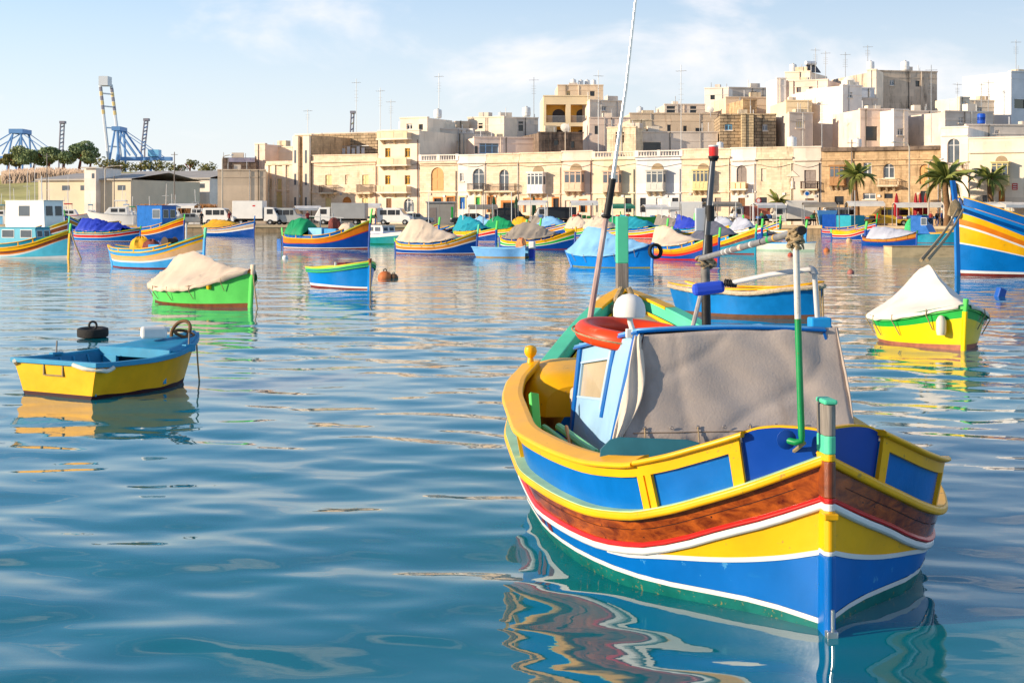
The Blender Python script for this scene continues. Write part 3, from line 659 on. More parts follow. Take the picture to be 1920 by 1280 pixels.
    mb = MB(); mb.tube([c0+Vector((0, .01, -.03)), c0+Vector((.01, .02, -.10)), HL(1188, 625, 2.42)], .020, 8); mb.box(c0.x-.02, c0.x+.06, c0.y-.01, c0.y+.05, HL(1188, 628, 2.42).z-.02, HL(1188, 622, 2.42).z+.02)
    mb.build('lamp_bracket', paint('bracket_white', hexc('d8d2c8'), .4, .1), lampo, bevel=.004)
    # whip aerial: wooden lower spar, dark joint, bright upper tube
    pA, pB, pC, pD = HL(1101, 618, 3.65), HL(1137, 405, 3.65), HL(1149, 335, 3.65), HL(1198, -6, 3.65)
    mb = MB(); mb.tube([pA-Vector((0, 0, .06)), pB], [.024, .022], 8); sp = mb.build('aerial_spar', wood('pink_spar', hexc('8f6a60'), hexc('cdb4a8'), .6, (20, 20, 3)), T)
    mb = MB(); mb.tube([pB-Vector((0, 0, .02)), pC], .028, 10); mb.torus(pB, .03, .012); mb.build('aerial_joint', BLK, sp)
    mb = MB(); mb.tube([pC, pC.lerp(pD, .5), pD+Vector((.01, 0, .3))], [.017, .013, .009], 10); mb.build('aerial_tube', STEEL, sp)
    # mast with red light
    m0, m1, m2, m3 = HL(1325, 628, 3.4), HL(1322, 485, 3.4), HL(1334, 330, 3.4), HL(1337, 296, 3.4)
    mb = MB(); mb.tube([m0, m1.lerp(m0, .45)], .036, 12); ms = mb.build('mast', BLK, T)
    mb = MB(); mb.tube([m1.lerp(m0, .45), m1], .036, 12); mb.build('mast_sleeve', paint('mast_tape', hexc('6c6862'), .6, .5, 14), ms)
    mb = MB(); mb.tube([m1, m2, m3], [.026, .024, .022], 12); mb.build('mast_tube', paint('mast_grey', hexc('4f5257'), .35, .2, 6, metal=.5), ms)
    mb = MB(); k = HL(1331, 400, 3.4); mb.tube([k-Vector((0, 0, .06)), k+Vector((0, 0, .06))], .036, 10); mb.build('mast_clamp', BLK, ms); mb = MB(); k = HL(1328, 460, 3.4); mb.tube([k-Vector((0, 0, .12)), k+Vector((0, 0, .08))], .034, 10); mb.build('mast_clamp', BLK, ms)
    mb = MB(); k = HL(1318, 412, 3.42); mb.box(k.x-.06, k.x+.06, k.y-.01, k.y+.02, k.z-.09, k.z+.09); mb.build('radar_plate', paint('plate_grey', hexc('b6babd'), .5, .12), ms, bevel=.008)
    l0 = HL(1338, 284, 3.4)
    mb = MB(); mb.lathe([(.03, -.075), (.036, -.055), (.042, -.05), (.042, -.035), (0, -.035)], 14, c=l0); mb.build('lamp_base', BLK, ms)
    mb = MB(); mb.lathe([(.036, -.036), (.038, .0), (.037, .034), (.0, .036)], 16, c=l0); mb.build('red_lamp', paint('red_lens', hexc('d0140a'), .15, .12, 12, spec=.7), ms)
    mb = MB(); mb.lathe([(.039, .036), (.039, .046), (0, .05)], 16, c=l0); mb.build('lamp_cap', WHT, ms)
    mb = MB(); mb.tube([HL(1299, 612, 3.2), HL(1318, 535, 3.35)], .018, 8); mb.build('mast_strut', paint('strut_grey', hexc('a39a92'), .5, .25, 10), ms)
    # stern pole: elbow on the quarter board, green below, bare above
    s0, s1, s2 = HL(1503, 826, -.02), HL(1496, 598, .02), HL(1492, 440, .06)
    mb = MB(); mb.tube([s0+Vector((-.06, .05, -.005)), s0+Vector((-.03, .01, -.01)), s0, s0+Vector((0, 0, .03)), s0.lerp(s1, .2)], .019, 10)
    mb.tube([s0.lerp(s1, .2), s1], .019, 10); gp = mb.build('pole', paint('pole_green', hexc('118a4a'), .4, .15, 8, chips=hexc('7a4a28'), chip_amt=.08), T)
    mb = MB(); mb.tube([s1, s2], .0185, 10); mb.build('pole_top', paint('pole_white', hexc('cfc8bb'), .5, .15, 20, chips=(.04, .04, .04), chip_amt=.1), gp)
    mb = MB(); e = s0+Vector((-.07, .05, 0)); mb.lathe([(0, -.01), (.055, -.01), (.055, .0), (.02, .01), (0, .012)], 14, c=e, M=Matrix.Rotation(PI/2, 4, 'X')); mb.build('pole_flange', paint('flange_blue', hexc('0d3f8f'), .4, .15), gp)
    mb = MB()
    for q in range(16):
        a = q*2.4; cpt = s2+Vector((.018*math.cos(a), .018*math.sin(a), .03-.006*q)); mb.torus(cpt, .022+.012*random.random(), .009, 12, 6, M=Matrix.Rotation(random.uniform(-.8, .8), 4, 'X') @ Matrix.Rotation(random.uniform(-.8, .8), 4, 'Y'))
    for q in range(9):
        a = q*.9; b0 = s2+Vector((.03*math.cos(a), .03*math.sin(a), -.02)); mb.tube([b0, b0+Vector((.015*math.cos(a), .015*math.sin(a), -.04-.03*random.random()))], .005, 5)
    mb.build('rope_lashing', ROPE, gp)
    mb = MB(); b0, b1 = m1+Vector((-.04, -.02, .0)), s2+Vector((.02, -.01, .02)); mb.tube([b0, b1], .021, 12)
    bm_ = mb.build('boom', paint('boom_grey', hexc('8e8a86'), .45, .2, 10, metal=.3, streak=((.7, .68, .63), (7, 7, 7), .55, .8)), T)
    for i, (t, wd, mt) in enumerate(((.30, .012, WHT), (.345, .02, WHT), (.40, .012, WHT), (.49, .045, paint('tape_pink', hexc('d9b9a4'), .6, .1)), (.60, .02, WHT), (.76, .03, GRN), (.70, .012, DARK), (.81, .012, YEL))):
        p = b0.lerp(b1, t); dv = (b1-b0).normalized(); mb = MB(); mb.tube([p-dv*wd, p+dv*wd], .0225, 12); mb.build('tape_band', mt, bm_)
    mb = MB(); mb.tube([b1-(b1-b0).normalized()*.02, b1+(b1-b0).normalized()*.06], .026, 12); mb.build('boom_end', BLK, bm_)
    mb = MB()
    for q in range(12):
        cpt = m1+Vector((random.uniform(-.05, .06), random.uniform(-.02, .02), random.uniform(-.07, .03))); mb.torus(cpt, .036+.01*random.random(), .011, 12, 6, M=Matrix.Rotation(random.uniform(-.7, .7), 4, 'X') @ Matrix.Rotation(random.uniform(-.7, .7), 4, 'Y'))
    mb.build('rope_lashing', ROPE, ms)
    # plastic pipe from the roof box to the blue float
    f0, f1, f2, f3 = HL(1330, 540, 2.9), HL(1372, 530, 2.85), HL(1518, 505, 2.45), HL(1533, 600, 2.45)
    mb = MB(); mb.tube([f1, f1.lerp(f2, .5)+Vector((0, 0, .012)), f2, f2+Vector((.022, 0, .0)), f2+Vector((.035, 0, -.025)), f3], .0185, 12); pp = mb.build('pipe', paint('pvc', hexc('c9c4bc'), .4, .12, 9), T)
    mb = MB(); mb.torus(f2+Vector((.0, 0, -.035)), .035, .027, 8, 10, M=Matrix.Rotation(PI/2, 4, 'X'), arc=(0, PI/2)); mb.build('pipe_elbow', paint('pvc_grey', hexc('9ea0a2'), .4, .1), pp)
    mb = MB(); Mf = Matrix.Translation(f0) @ Matrix.Rotation(-.12, 4, 'Y'); mb.box(-.125, .11, -.05, .05, -.045, .045, 0, Mf); mb.build('blue_float', paint('blue_plastic', hexc('2f4fc0'), .35, .12, 4), T, bevel=.028)
    mb = MB()
    for q in range(5): mb.torus(f1+Vector((-.045+.018*q, 0, -.002*q)), .022, .008, 12, 6, M=Matrix.Rotation(PI/2, 4, 'Y'))
    mb.build('black_lashing', BLK, pp)
    e = HL(1538, 608, 2.45); MB().box(e.x-.075, e.x+.07, e.y-.05, e.y+.08, e.z-.05, e.z+.05).build('roof_box', LBLUE, T, bevel=.012)
    e = HL(1420, 612, 2.75); mb = MB(); mb.poly([(-.10, 0), (.09, 0), (.09, .045), (.06, .06), (0, .055)], .16, 0, Matrix.Translation((e.x, e.y, e.z-.05))); mb.build('roof_vent', PALEB, T, bevel=.01)
    # mooring ropes and fender ring at the stem
    fr = HL(1170, 562, 6.9); mb = MB(); mb.torus(fr+Vector((0, 0.08, -.04)), .23, .045, 30, 10, M=Matrix.Rotation(.25, 4, 'X')); mb.build('bow_fender', paint('fender_cream', hexc('cfc0a4'), .7, .15, 8), T)
    mb = MB()
    for dx in (-.10, .06):
        pts = [fr+Vector((dx*.4, -.12, .12)), fr+Vector((dx, -.17, .02)), fr+Vector((dx*1.2, -.22, -.12)), fr+Vector((dx*.5, -.26, -.2))]
        mb.tube(pts, .03, 8)
    mb.torus(fr+Vector((-.2, -.3, -.34)), .11, .05, 16, 8, M=Matrix.Rotation(1.0, 4, 'X')); mb.build('mooring_rope', ROPE, T)
    sm2 = lambda a: wb(a)+.075+(zs(a)-wb(a)-.075)*.42
    strip(h, 'plank_seam', paint('seam_brown', hexc('2c0e06'), .6, .2), T, sm2, lambda a: sm2(a)+.004, off=.003, a0=.1, n=40, rows=1)
    heap('fishing_net', paint('net_orange', hexc('a8502c'), .95, .4, 18, bump=.9, bscale=50), T, (-.75, 2.6, .18), .30, .26, 3)
    heap('fishing_net', paint('net_blue', hexc('2c5a7a'), .95, .4, 18, bump=.9, bscale=50), T, (-.85, 3.5, .2), .28, .30, 5)
    MB().lathe([(0, 0), (.13, 0), (.16, .3), (.17, .31), (.15, .30), (.12, .03), (0, .03)], 16, c=(-.95, 4.0, .18)).build('bucket', paint('bucket_red', hexc('b3402c'), .45, .12), T)
    MB().tube([HL(1500, 838, 0)+Vector((.03, .02, .02)), (-.2, .5, .80), (-.35, .9, .74), (-.3, 1.3, .70)], .012, 6).build('stern_line', ROPE, T)
    # number plates of the hull side: two small dark red marks low on the port quarter
    for a, dz in ((2.25, 0), (2.45, .015), (2.62, .03)):
        strip(h, 'hull_mark', paint('mark_red', hexc('7d1f24'), .4, .2), T, lambda q: .115+dz, lambda q: .175+dz, off=.004, a0=a, a1=a+.11, n=2, rows=1, sides=(-1,))
    return T
build_hero()
# ---- left foreground: yellow dinghy
def yellow_dinghy():
    T = thing('rowing_dinghy', 'battered yellow rowing dinghy with blue interior at the left', 'boat')
    tl, tr, bo = W(20, 741), W(197, 748), W(334, 716)
    mid = (tl+tr)/2; d = bo-mid; d.z = 0; T.location = mid; rz = math.atan2(-d.x, d.y); T.rotation_euler = (0, 0, rz)
    L = d.length+.10; us = [0, .15, .35, .55, .72, .86, .95, 1]
    wd = (tr-tl).length/2
    h = Hull([u*L for u in us], [wd*k*1.10 for k in (1, 1.03, 1.03, .96, .80, .52, .24, 0)], [wd*k*.92 for k in (.98, 1, .98, .86, .62, .33, .12, 0)], [.44, .43, .43, .45, .49, .55, .60, .63], .42, .12)
    zs = h.zs
    yel = paint('worn_yellow', hexc('f0ae12'), .42, .12, 3, bump=.15, bscale=14, chips=hexc('6f6247'), chip_amt=.015, streak=((.42, .22, .02), (2, 2, 5), .60, .4))
    tb = paint('worn_blue', hexc('2487ad'), .5, .16, 4, chips=hexc('9a958a'), chip_amt=.06)
    bt = paint('boot_maroon', hexc('3c1a1c'), .6, .3, 6)
    wl = lambda a: .05+.006*math.sin(a*9)
    strip(h, 'hull_bottom', bt, T, lambda a: -.2, wl, rows=3); strip(h, 'side_planking', yel, T, wl, zs, rows=5)
    G = [[h.P(0, zz*k, -1).lerp(h.P(0, zz*k, 1), j/12) for j in range(13)] for k, zz in [(1, -.2), (1, .05), (1, .2), (1, .32), (1, .44)]]
    mb = MB(); mb.grid(G[1:], 0, True); mb.build('transom', yel, T); mb = MB(); mb.grid(G[:2], 0, True); mb.build('transom_bottom', bt, T)
    # worn oarlock plate on the transom
    x0, x1 = -.20, .16; y = h.P(0, .3, 1).y-.004
    mb = MB(); M_ = Matrix.Rotation(.12, 4, 'X')
    for b in ((x0, x1, .27, .285), (x0, x0+.02, .285, .42), (x1-.02, x1, .285, .42), (x0, x1, .405, .42)): mb.box(b[0], b[1], y-.018, y+.01, b[2], b[3])
    mb.build('patch_frame', paint('patch_grey', hexc('8a7a55'), .7, .3, 20, chips=hexc('2f6f7a'), chip_amt=.12), T)
    rail(h, 'gunwale', tb, T, zs, [(-.05, -.03), (.03, -.03), (.03, .03), (-.05, .03)], n=30, bevel=.006)
    mb = MB(); e0, e1 = h.P(0, .44, -1, .03), h.P(0, .44, 1, .03); mb.box(e0.x, e1.x, e0.y-.03, e0.y+.06, .41, .47); mb.build('transom_cap', tb, T, bevel=.008)
    strip(h, 'inner_planking', paint('inner_blue', hexc('1a6f94'), .5, .2, 4, chips=hexc('6a7a7a'), chip_amt=.05), T, lambda a: .06, zs, off=-.06, a0=.05, a1=.90*L, n=24, rows=3)
    mb = MB(); mb.box(-wd*.93, wd*.93, .04, .06, .04, .42); mb.build('inner_transom', tb, T)
    deck_mesh(h, 'floor_boards', paint('dinghy_floor', hexc('1f4a58'), .6, .25, 4), T, .06, .08, .80*L, .16)
    deck_mesh(h, 'fore_deck', tb, T, lambda a: zs(a)+.025, .60*L, .985*L, .02, camber=.02)
    p = h.P(.60*L, .5, 1, -.06); MB().box(-p.x, p.x, .585*L, .60*L, .40, .52).build('deck_beam', tb, T, bevel=.006)
    for sd_ in (-1, 1):
        mb = MB(); q = h.P(.60*L, .3, sd_, -.06); xa, xb = sorted((q.x, q.x*.55)); mb.box(xa, xb, .575*L, .60*L, .08, .41); mb.build('bulkhead', tb, T, bevel=.006)
    MB().box(-wd*.9, wd*.9, .22*L, .36*L, .20, .235).build('thwart', tb, T, bevel=.006)
    for sd_, a in ((-1, .30*L), (1, .78*L)):
        q = h.P(a, zs(a), sd_, -.01); MB().box(q.x-.04, q.x+.04, q.y-.09, q.y+.09, q.z-.05, q.z+.05).build('oarlock_block', tb, T, bevel=.006); MB().tube([q+Vector((0, 0, .03)), q+Vector((0, .01, .20))], .011, 8).build('thole_pin', GREYW, T)
    pts = [h.P(.02+.2*t, .40-.04*math.sin(PI*t), 1, .05) for t in (0, .25, .5, .75, 1)]
    MB().tube([Vector((wd*.55, -.08, .43)), Vector((wd*.8, -.08, .395)), Vector((wd*1.0, -.05, .385))]+pts[1:], .028, 10).build('fender_roll', paint('fender_white', hexc('d8d2c0'), .6, .15, 8), T)
    MB().tube([Vector((-wd*1.0, -.10, .43)), Vector((-wd*1.04, -.05, .39)), Vector((-wd*1.05, .06, .42))], .028, 10).build('fender_roll', MATS['fender_white'], T)
    q = Vector((.0, .93*L+.12, .62)); M = T.matrix_basis
    rope_to_water(T, h.P(.97*L, .5, 1, .03), h.P(.97*L, .5, 1, .03)+Vector((.02, .05, -.6)), .012)
    rt = lambda v: Matrix.Translation(T.location) @ Matrix.Rotation(rz, 4, 'Z') @ Vector(v)
    for k in range(5):
        a = (.10+.1*k)*L
        for sd_ in (-1, 1): MB().tube([h.P(a, .20, sd_, -.075), h.P(a, .30, sd_, -.07), h.P(a, zs(a)-.02, sd_, -.07)], .016, 6).build('rib', tb, T)
    for sd_ in (-1, 1):
        p0, p1 = Vector((sd_*.22, .10, .30)), Vector((sd_*.30, 1.25, .28)); o_ = MB().tube([p0, p1], .018, 8).build('oar', paint('oar_wood', hexc('a8744a'), .6, .2, 6), T); MB().box(-.06, .06, -.02, .30, -.008, .008, 0, Matrix.Translation(p0+Vector((0, -.02, 0)))).build('oar_blade', paint('oar_rust', hexc('9a4a32'), .6, .2, 6), o_)
    # loose things on it
    c = thing('plastic_can', 'white plastic can lying on the foredeck of the yellow dinghy', 'can', rt((-.10, .80*L, .615)), rz+.9)
    mb = MB(); mb.box(-.18, .16, -.10, .10, 0, .16); mb.build('body', paint('hdpe_white', hexc('dcdad2'), .5, .08, 4), c, bevel=.035)
    MB().lathe([(0, 0), (.03, 0), (.03, .04), (0, .045)], 10, c=(.16, 0, .11), M=Matrix.Rotation(PI/2, 4, 'Y')).build('cap', WHT, c)
    k = thing('rope_coil', 'brown stiff coil of rope on the bow of the yellow dinghy', 'rope', rt((.06, .95*L, .66)), rz)
    mb = MB(); mb.torus((0, 0, .03), .16, .024, 26, 8, M=Matrix.Rotation(1.1, 4, 'X')); mb.torus((.04, .03, .0), .13, .022, 24, 8, M=Matrix.Rotation(.35, 4, 'Y')); mb.build('coil', paint('brown_rope', hexc('6a4f34'), .9, .3, 30, bump=.5), k)
    return T
yellow_dinghy()
def tyre(name, label, c, M, R=.23, r=.09, extra=None):
    T = thing('rubber_float' if 'float' in label else 'tyre_fender', label, 'tyre', c)
    mb = MB(); P = []
    prof = [(R-.02, -r*.72), (R+r*.55, -r), (R+r*.95, -r*.85), (R+r*1.02, -r*.4), (R+r*1.02, r*.4), (R+r*.95, r*.85), (R+r*.55, r), (R-.02, r*.72), (R-.035, r*.3), (R-.035, -r*.3)]
    for i in range(36):
        a = 2*PI*i/36; P.append([M @ Vector((q*math.cos(a), q*math.sin(a), z)) for q, z in prof])
    mb.grid(P, 0, True, closeu=True, closev=True); mb.build('tread', paint('tyre_rubber', (.022, .02, .018), .75, .3, 10, bump=.6, bscale=70), T)
    return T
tb_ = W(174, 632); Tt = tyre('mooring_tyre', 'car tyre lying flat as a mooring float behind the yellow dinghy', Vector((tb_.x, tb_.y, .09)), Matrix.Rotation(.05, 4, 'X'), .20, .085)
mb = MB(); mb.torus((0, 0, .13), .07, .022, 16, 8, M=Matrix.Rotation(PI/2, 4, 'X')); mb.build('lifting_eye', BLK, Tt)
MB().lathe([(0, -.25), (.17, -.25), (.15, -.08), (.10, .04), (0, .05)], 14).build('float_core', paint('float_rust', hexc('6a4a35'), .8, .3, 8), Tt)
# ---- middle water
G1 = [(paint('rust_line', hexc('7a4420'), .6, .3, 6), .12), (LGRN, 1)]
T, h, L = boat('pale green wooden boat under a beige canvas in the left middle', (292, 562), (469, 576), 528, 541, 508, G1, beam=.40, rub=OCH, cap=BRN, posts=(.16, TARP, .05, LGRN), rake=.10, rake_s=.25, post_w=.09,
     tarp=dict(mat=TARP, a=(.0, .985), ridge=[(0, .52), (.12, .75), (.30, 1.25), (.42, 1.30), (.6, 1.15), (.85, .95), (1, .92)], hem=.12, seed=2, wr=.05))
MB().lathe([(0, -.02), (.05, -.02), (.07, .05), (.05, .14), (0, .15)], 10, c=h.P(.80*L, .45, 1, .03)).build('hull_float', YEL, T)
rope_to_water(T, (0, L+.12, .9), (.1, L+.5, -.1))
G2 = [(BRED, .10, .04, .16), (WHT, .22, .10, .24), (paint('bright_blue', hexc('0078c4'), .3, .14, 2), 1)]
T, h, L = boat('small open blue rowing boat with green rope-patterned rim', (588, 534), (692, 543), 503, 503, 492, G2, beam=.46, rub=LGRN, cap=paint('lemon_rim', hexc('d9c62a'), .4, .12), posts=(.12, BRN, .0, GRN), open_=DBLUE, inside=GRN, rake=.05, rake_s=.25, post_w=.08)
MB().tube([(-.3, .25*L, .3), (-.3, .25*L, .75)], .03, 8).build('thole_pin', WHT, T)
rail(h, 'rope_fender', paint('green_rope', hexc('2f9a58'), .8, .3, 20, bump=.5), T, lambda a: h.zs(a)-.09, [(.0, -.03), (.04, -.03), (.04, .03), (.0, .03)], n=30)
rope_to_water(T, (0, L+.1, .8), (.15, L+.35, -.1), .03)
T, h, L = boat('long blue boat with thick rope rim and yellow gunwale behind the near cabin', (1283, 588), (1536, 599), 532, 543, 531, [(paint('brown_boot', hexc('6e4a36'), .6, .25, 5), .14), (paint('mid_blue', hexc('0a76bc'), .34, .18, 2.5, bump=.06, bscale=6), 1)], beam=.44, rub=None, cap=YEL, posts=None, open_=YEL, inside=YEL, rake=.10, rake_s=.25, stern_w=.55)
mb = MB()
for sd_ in (-1, 1):
    As = h.samples(0, L, 40); pts = [h.P(a, h.zs(a)-.02-.035*abs(math.sin(a*2.3)), sd_, .05) for a in As]; mb = MB(); mb.tube(pts, [.05+.008*(i % 2) for i in range(len(pts))], 8)
    mb.build('rope_fender', paint('pale_rope', hexc('cbb598'), .9, .25, 24, bump=.6), T)
MB().box(-.5, .5, .42*L, .48*L, .45, .60).build('engine_box', YEL, T, bevel=.02)
for dx in (0, .12, .2):
    rope_to_water(T, (dx-.05, L+.05, .75), (dx, L+.10, -.05), .022)
pole('boat_hook', paint('rusty_iron', hexc('5a3a30'), .7, .3, 12), T, (-.45, .10*L, .6), (-.55, .05*L, 1.15))
T, h, L = boat('yellow and green boat under a peaked white canvas on the right', (1676, 628), (1806, 658), 588, 598, 575, [(paint('pink_boot', hexc('a8664e'), .6, .3, 6), .14), (paint('hull_lemon', hexc('f0c80c'), .34, .12, 2, bump=.08, bscale=7), .70, .76, .52), (GRN, 1)], beam=.52, rub=LGRN, cap=DGRN, posts=(.14, LGRN, .10, LGRN), rake=.12, rake_s=.18, post_w=.07,
     tarp=dict(mat=paint('white_canvas', hexc('ddd2c4'), .85, .1, 1.5, bump=.1, bscale=50), a=(.03, .985), ridge=[(0, .45), (.15, .68), (.40, 1.30), (.52, 1.36), (.66, 1.15), (.82, .92), (1, .76)], hem=.07, seed=5, wr=.03, sharp=1.0))
e = h.P(.93*L, .42, 1, .10); MB().lathe([(0, -.16), (.07, -.16), (.085, -.10), (.085, .08), (.05, .15), (.02, .17), (0, .17)], 12, c=e).build('plastic_fender', paint('fender_bone', hexc('d6cdb8'), .5, .12, 5), T)
for i in range(9):
    a = (.08+.1*i)*L; q = h.P(a, h.zs(a)+.02, -1, .055); MB().tube([q, h.P(a, h.zs(a)-.14, -1, .02)], .006, 5).build('lashing', ROPE, T)
pole('flag_stick', OCH, T, (-.28, .04*L, .42), (-.28, .04*L, .78), .014)
PEAK = T.matrix_basis if False else (Matrix.Translation(T.location) @ Matrix.Rotation(T.rotation_euler.z, 4, 'Z')) @ Vector((0, .47*L, 1.42))
# ---- big boat entering at the right edge
T, h, L = boat('high-bowed blue, yellow and orange fishing boat cut by the right edge', (2290, 513), (1796, 517), 455, 449, 382, [(BRED, .04), (WHT, .09, .08, .09), (paint('right_blue', hexc('006cb6'), .28, .14, 1.5, bump=.06, bscale=5), .26, .45, .26), (WHT, .28, .47, .28), (YEL, .29, .69, .29), (WHT, .34, .72, .34), (ORA, .46, .80, .46), (YEL, .58, .89, .58), (paint('right_blue2', hexc('0a74c0'), .3, .12, 1.5), 1)], beam=.30, wash=(BLUE, .30), rub=None, cap=YEL, posts=(.85, BLUE, .2, BLUE), rake=.02, post_w=.13, wash_end=.985, full=.62, frames=False, inside=YEL, n=40)
mb = MB(); c = h.P(.93*L, h.zs(.93*L)*.60, 1, .03); mb.lathe([(0, .03), (.10, .025), (.16, 0)], 14, c=c, M=Matrix.Rotation(PI/2, 4, 'Y') @ Matrix.Scale(.55, 4, Vector((1, 0, 0)))); mb.build('painted_eye', WHT, T)
heap('net_pile', paint('dark_net', hexc('3a3835'), .9, .4, 8, bump=.8, bscale=30), T, (.2, L*.80, 1.0), .8, 1.0, 3)
heap('net_pile', paint('grey_net', hexc('8c8a84'), .9, .3, 8, bump=.8, bscale=30), T, (-.2, L*.66, 1.0), .9, .9, 5)
pole('deck_pole', GALV, T, (.6, L*.62, .9), (.6, L*.62, 3.1), .04)
for z in (1.6, 2.0): pole('guard_rail', GALV, T, (.9, L*.9, z+.35), (.9, L*.45, z), .03)
MB().lathe([(0, -.25), (.25, -.25), (.28, 0), (.25, .25), (0, .25)], 14, c=(.2, L*.6, 2.0), M=Matrix.Rotation(PI/2, 4, 'X')).build('winch_drum', WHT, T)
Mo = Matrix.Translation(T.location) @ Matrix.Rotation(T.rotation_euler.z, 4, 'Z'); bowtop = Mo @ Vector((0, L-.05, h.zs(L)+.1))
heap('rope_bundle', ROPE, T, (0, L+.12, h.zs(L)-.45), .22, .6, 2, 12, 6)
for i, dx in enumerate((-.12, .10)):
    rp = MB(); p0, p1 = bowtop+Vector((dx, -.2, -.3)), PEAK+Vector((dx*.5, 0, .04)); rp.tube([p0.lerp(p1, t)+Vector((0, 0, -.12*math.sin(PI*t))) for t in (0, .2, .4, .6, .8, 1)], .035, 6)
    tag(rp.build('mooring_rope', ROPE), ('left' if i == 0 else 'right')+' of two slack ropes from the high bow to the white canvas peak', 'rope', 'ropes from the right-hand bow')
# ---- centre row
T, h, L = boat('blue and orange fishing boat with a green canvas at its stern', (531, 465), (691, 467), 441, 447, 413, [(BRED, .05), (WHT, .12, .07, .12), (DBLUE, .50, .64, .42), (RED, .54, .67, .46), (ORA, .92, .95, .9), (YEL, 1)], beam=.36, wash=(BLUE, .20), cap=YEL, posts=(.75, LGRN, .5, LGRN), rake=.06,
     tarp=dict(mat=NTARP, a=(.06, .36), ridge=[(0, 1.1), (.15, 1.75), (.5, 1.95), (.85, 1.85), (1, 1.3)], hem=.05, seed=4, wr=.08, sharp=2.2))
MB().box(-.6, .6, .36*L, .52*L, .5, 1.35).build('engine_box', SKYB, T, bevel=.03); MB().box(-.55, .55, .54*L, .68*L, .5, 1.3).build('ice_box', LBLUE, T, bevel=.03)
for y in (.38, .53, .62): pole('frame_pole', GALV, T, (-.6, y*L, .6), (-.6, y*L, 2.3 if y < .6 else 2.0), .035)
pole('frame_pole', GALV, T, (-.6, .25*L, 2.1), (-.6, .66*L, 2.0), .03)
heap('net_pile', NET, T, (0, .60*L, 1.25), .35, .75, 2); heap('canvas_bundle', TARP, T, (0, .76*L, .9), .55, .75, 6)
MB().poly([(-.03, -.25), (.03, -.25), (.03, .55), (-.03, .55)], .34, 0, Matrix.Translation((0, -.5, .05))).build('rudder', BLUE, T, bevel=.01)
T, h, L = boat('blue and ochre fishing boat under a tall beige canvas in the centre', (742, 475), (893, 477), 452, 459, 434, LUZ(DBLUE, OCH, YEL), beam=.38, wash=(BLUE, .14), posts=(.40, MINT, .18, LGRN),
     tarp=dict(mat=TARP, a=(.05, .80), ridge=[(0, .95), (.10, 1.45), (.22, 1.98), (.35, 1.92), (.7, 1.35), (1, .95)], hem=.06, seed=3, wr=.05, sharp=1.05))
T, h, L = boat('pale blue rowing boat with an outboard motor in front of the beige-covered boat', (989, 483), (893, 482), 462, 466, 464, [(paint('yellow_boot', hexc('a8894a'), .6, .2), .10), (paint('faded_blue', hexc('6fa6d8'), .4, .16, 2), 1)], beam=.42, cap=SKYB, rub=None, posts=None, open_=SKYB, inside=SKYB, rake=.5, rake_s=.08, stern_w=.75)
mb = MB(); mb.box(-.14, .14, -.42, -.10, .45, .85); mo = mb.build('outboard_motor', WHT, T, bevel=.06); MB().box(-.12, .12, -.40, -.12, -.1, .44).build('motor_leg', paint('motor_blue', hexc('1d3fb0'), .4, .12), mo, bevel=.04)
heap('orange_bundle', paint('orange_cloth', hexc('d98a5a'), .8, .2, 5), T, (0, .12*L, .5), .22, .5, 3)
T, h, L = boat('dark blue and green striped fishing boat under a draped grey canvas', (938, 466), (1077, 468), 443, 453, 431, [(BRED, .06), (DBLUE, .38, .55, .3), (WHT, .46, .60, .4), (GRN, .64, .76, .6), (WHT, .70, .80, .68), (YEL, 1)], beam=.38, wash=(DBLUE, .14), posts=(.2, YEL, .15, LGRN),
     tarp=dict(mat=GTARP, a=(.10, .78), ridge=[(0, 1.0), (.2, 1.55), (.42, 1.72), (.6, 1.6), (.8, 1.25), (1, 1.0)], hem=.05, seed=8, wr=.10, sharp=1.0))
T, h, L = boat('plain bright blue boat under a light blue canvas with a tyre at its bow', (1074, 499), (1222, 503), 471, 480, 459, [(paint('olive_boot', hexc('8a8a4a'), .6, .2), .07), (paint('plain_blue', hexc('0f7ad0'), .32, .16, 2, bump=.06, bscale=6), 1)], beam=.44, rub=None, cap=BLUE, posts=(.10, BLUE, .05, BLUE), rake=.04, rake_s=.55,
     tarp=dict(mat=BTARP, a=(.02, .97), ridge=[(0, .65), (.08, 1.1), (.22, 1.72), (.36, 1.62), (.7, 1.20), (1, 1.0)], hem=.06, seed=9, wr=.07, sharp=1.1))
q = (Matrix.Translation(T.location) @ Matrix.Rotation(T.rotation_euler.z, 4, 'Z')) @ Vector((0.05, L+.22, .72))
tyre('mooring_tyre', 'black car tyre hung on the bow of the light-blue-covered boat', q, Matrix.Rotation(PI/2-.1, 4, 'X') @ Matrix.Rotation(.5, 4, 'Y'), .24, .09)
T, h, L = boat('blue, red and yellow fishing boat under a beige canvas behind the near mast', (1226, 484), (1347, 489), 464, 468, 440, [(RED, .10), (DBLUE, .34, .62, .34), (RED, .56, .72, .5), (ORA, .78, .92, .75), (YEL, 1)], beam=.36, wash=(BLUE, .18), posts=(.35, LGRN, .2, YEL), group=None,
     tarp=dict(mat=TARP, a=(.0, .74), ridge=[(0, 1.2), (.06, 1.62), (.2, 1.66), (.6, 1.25), (1, .98)], hem=.05, seed=12, wr=.05, sharp=1.2))
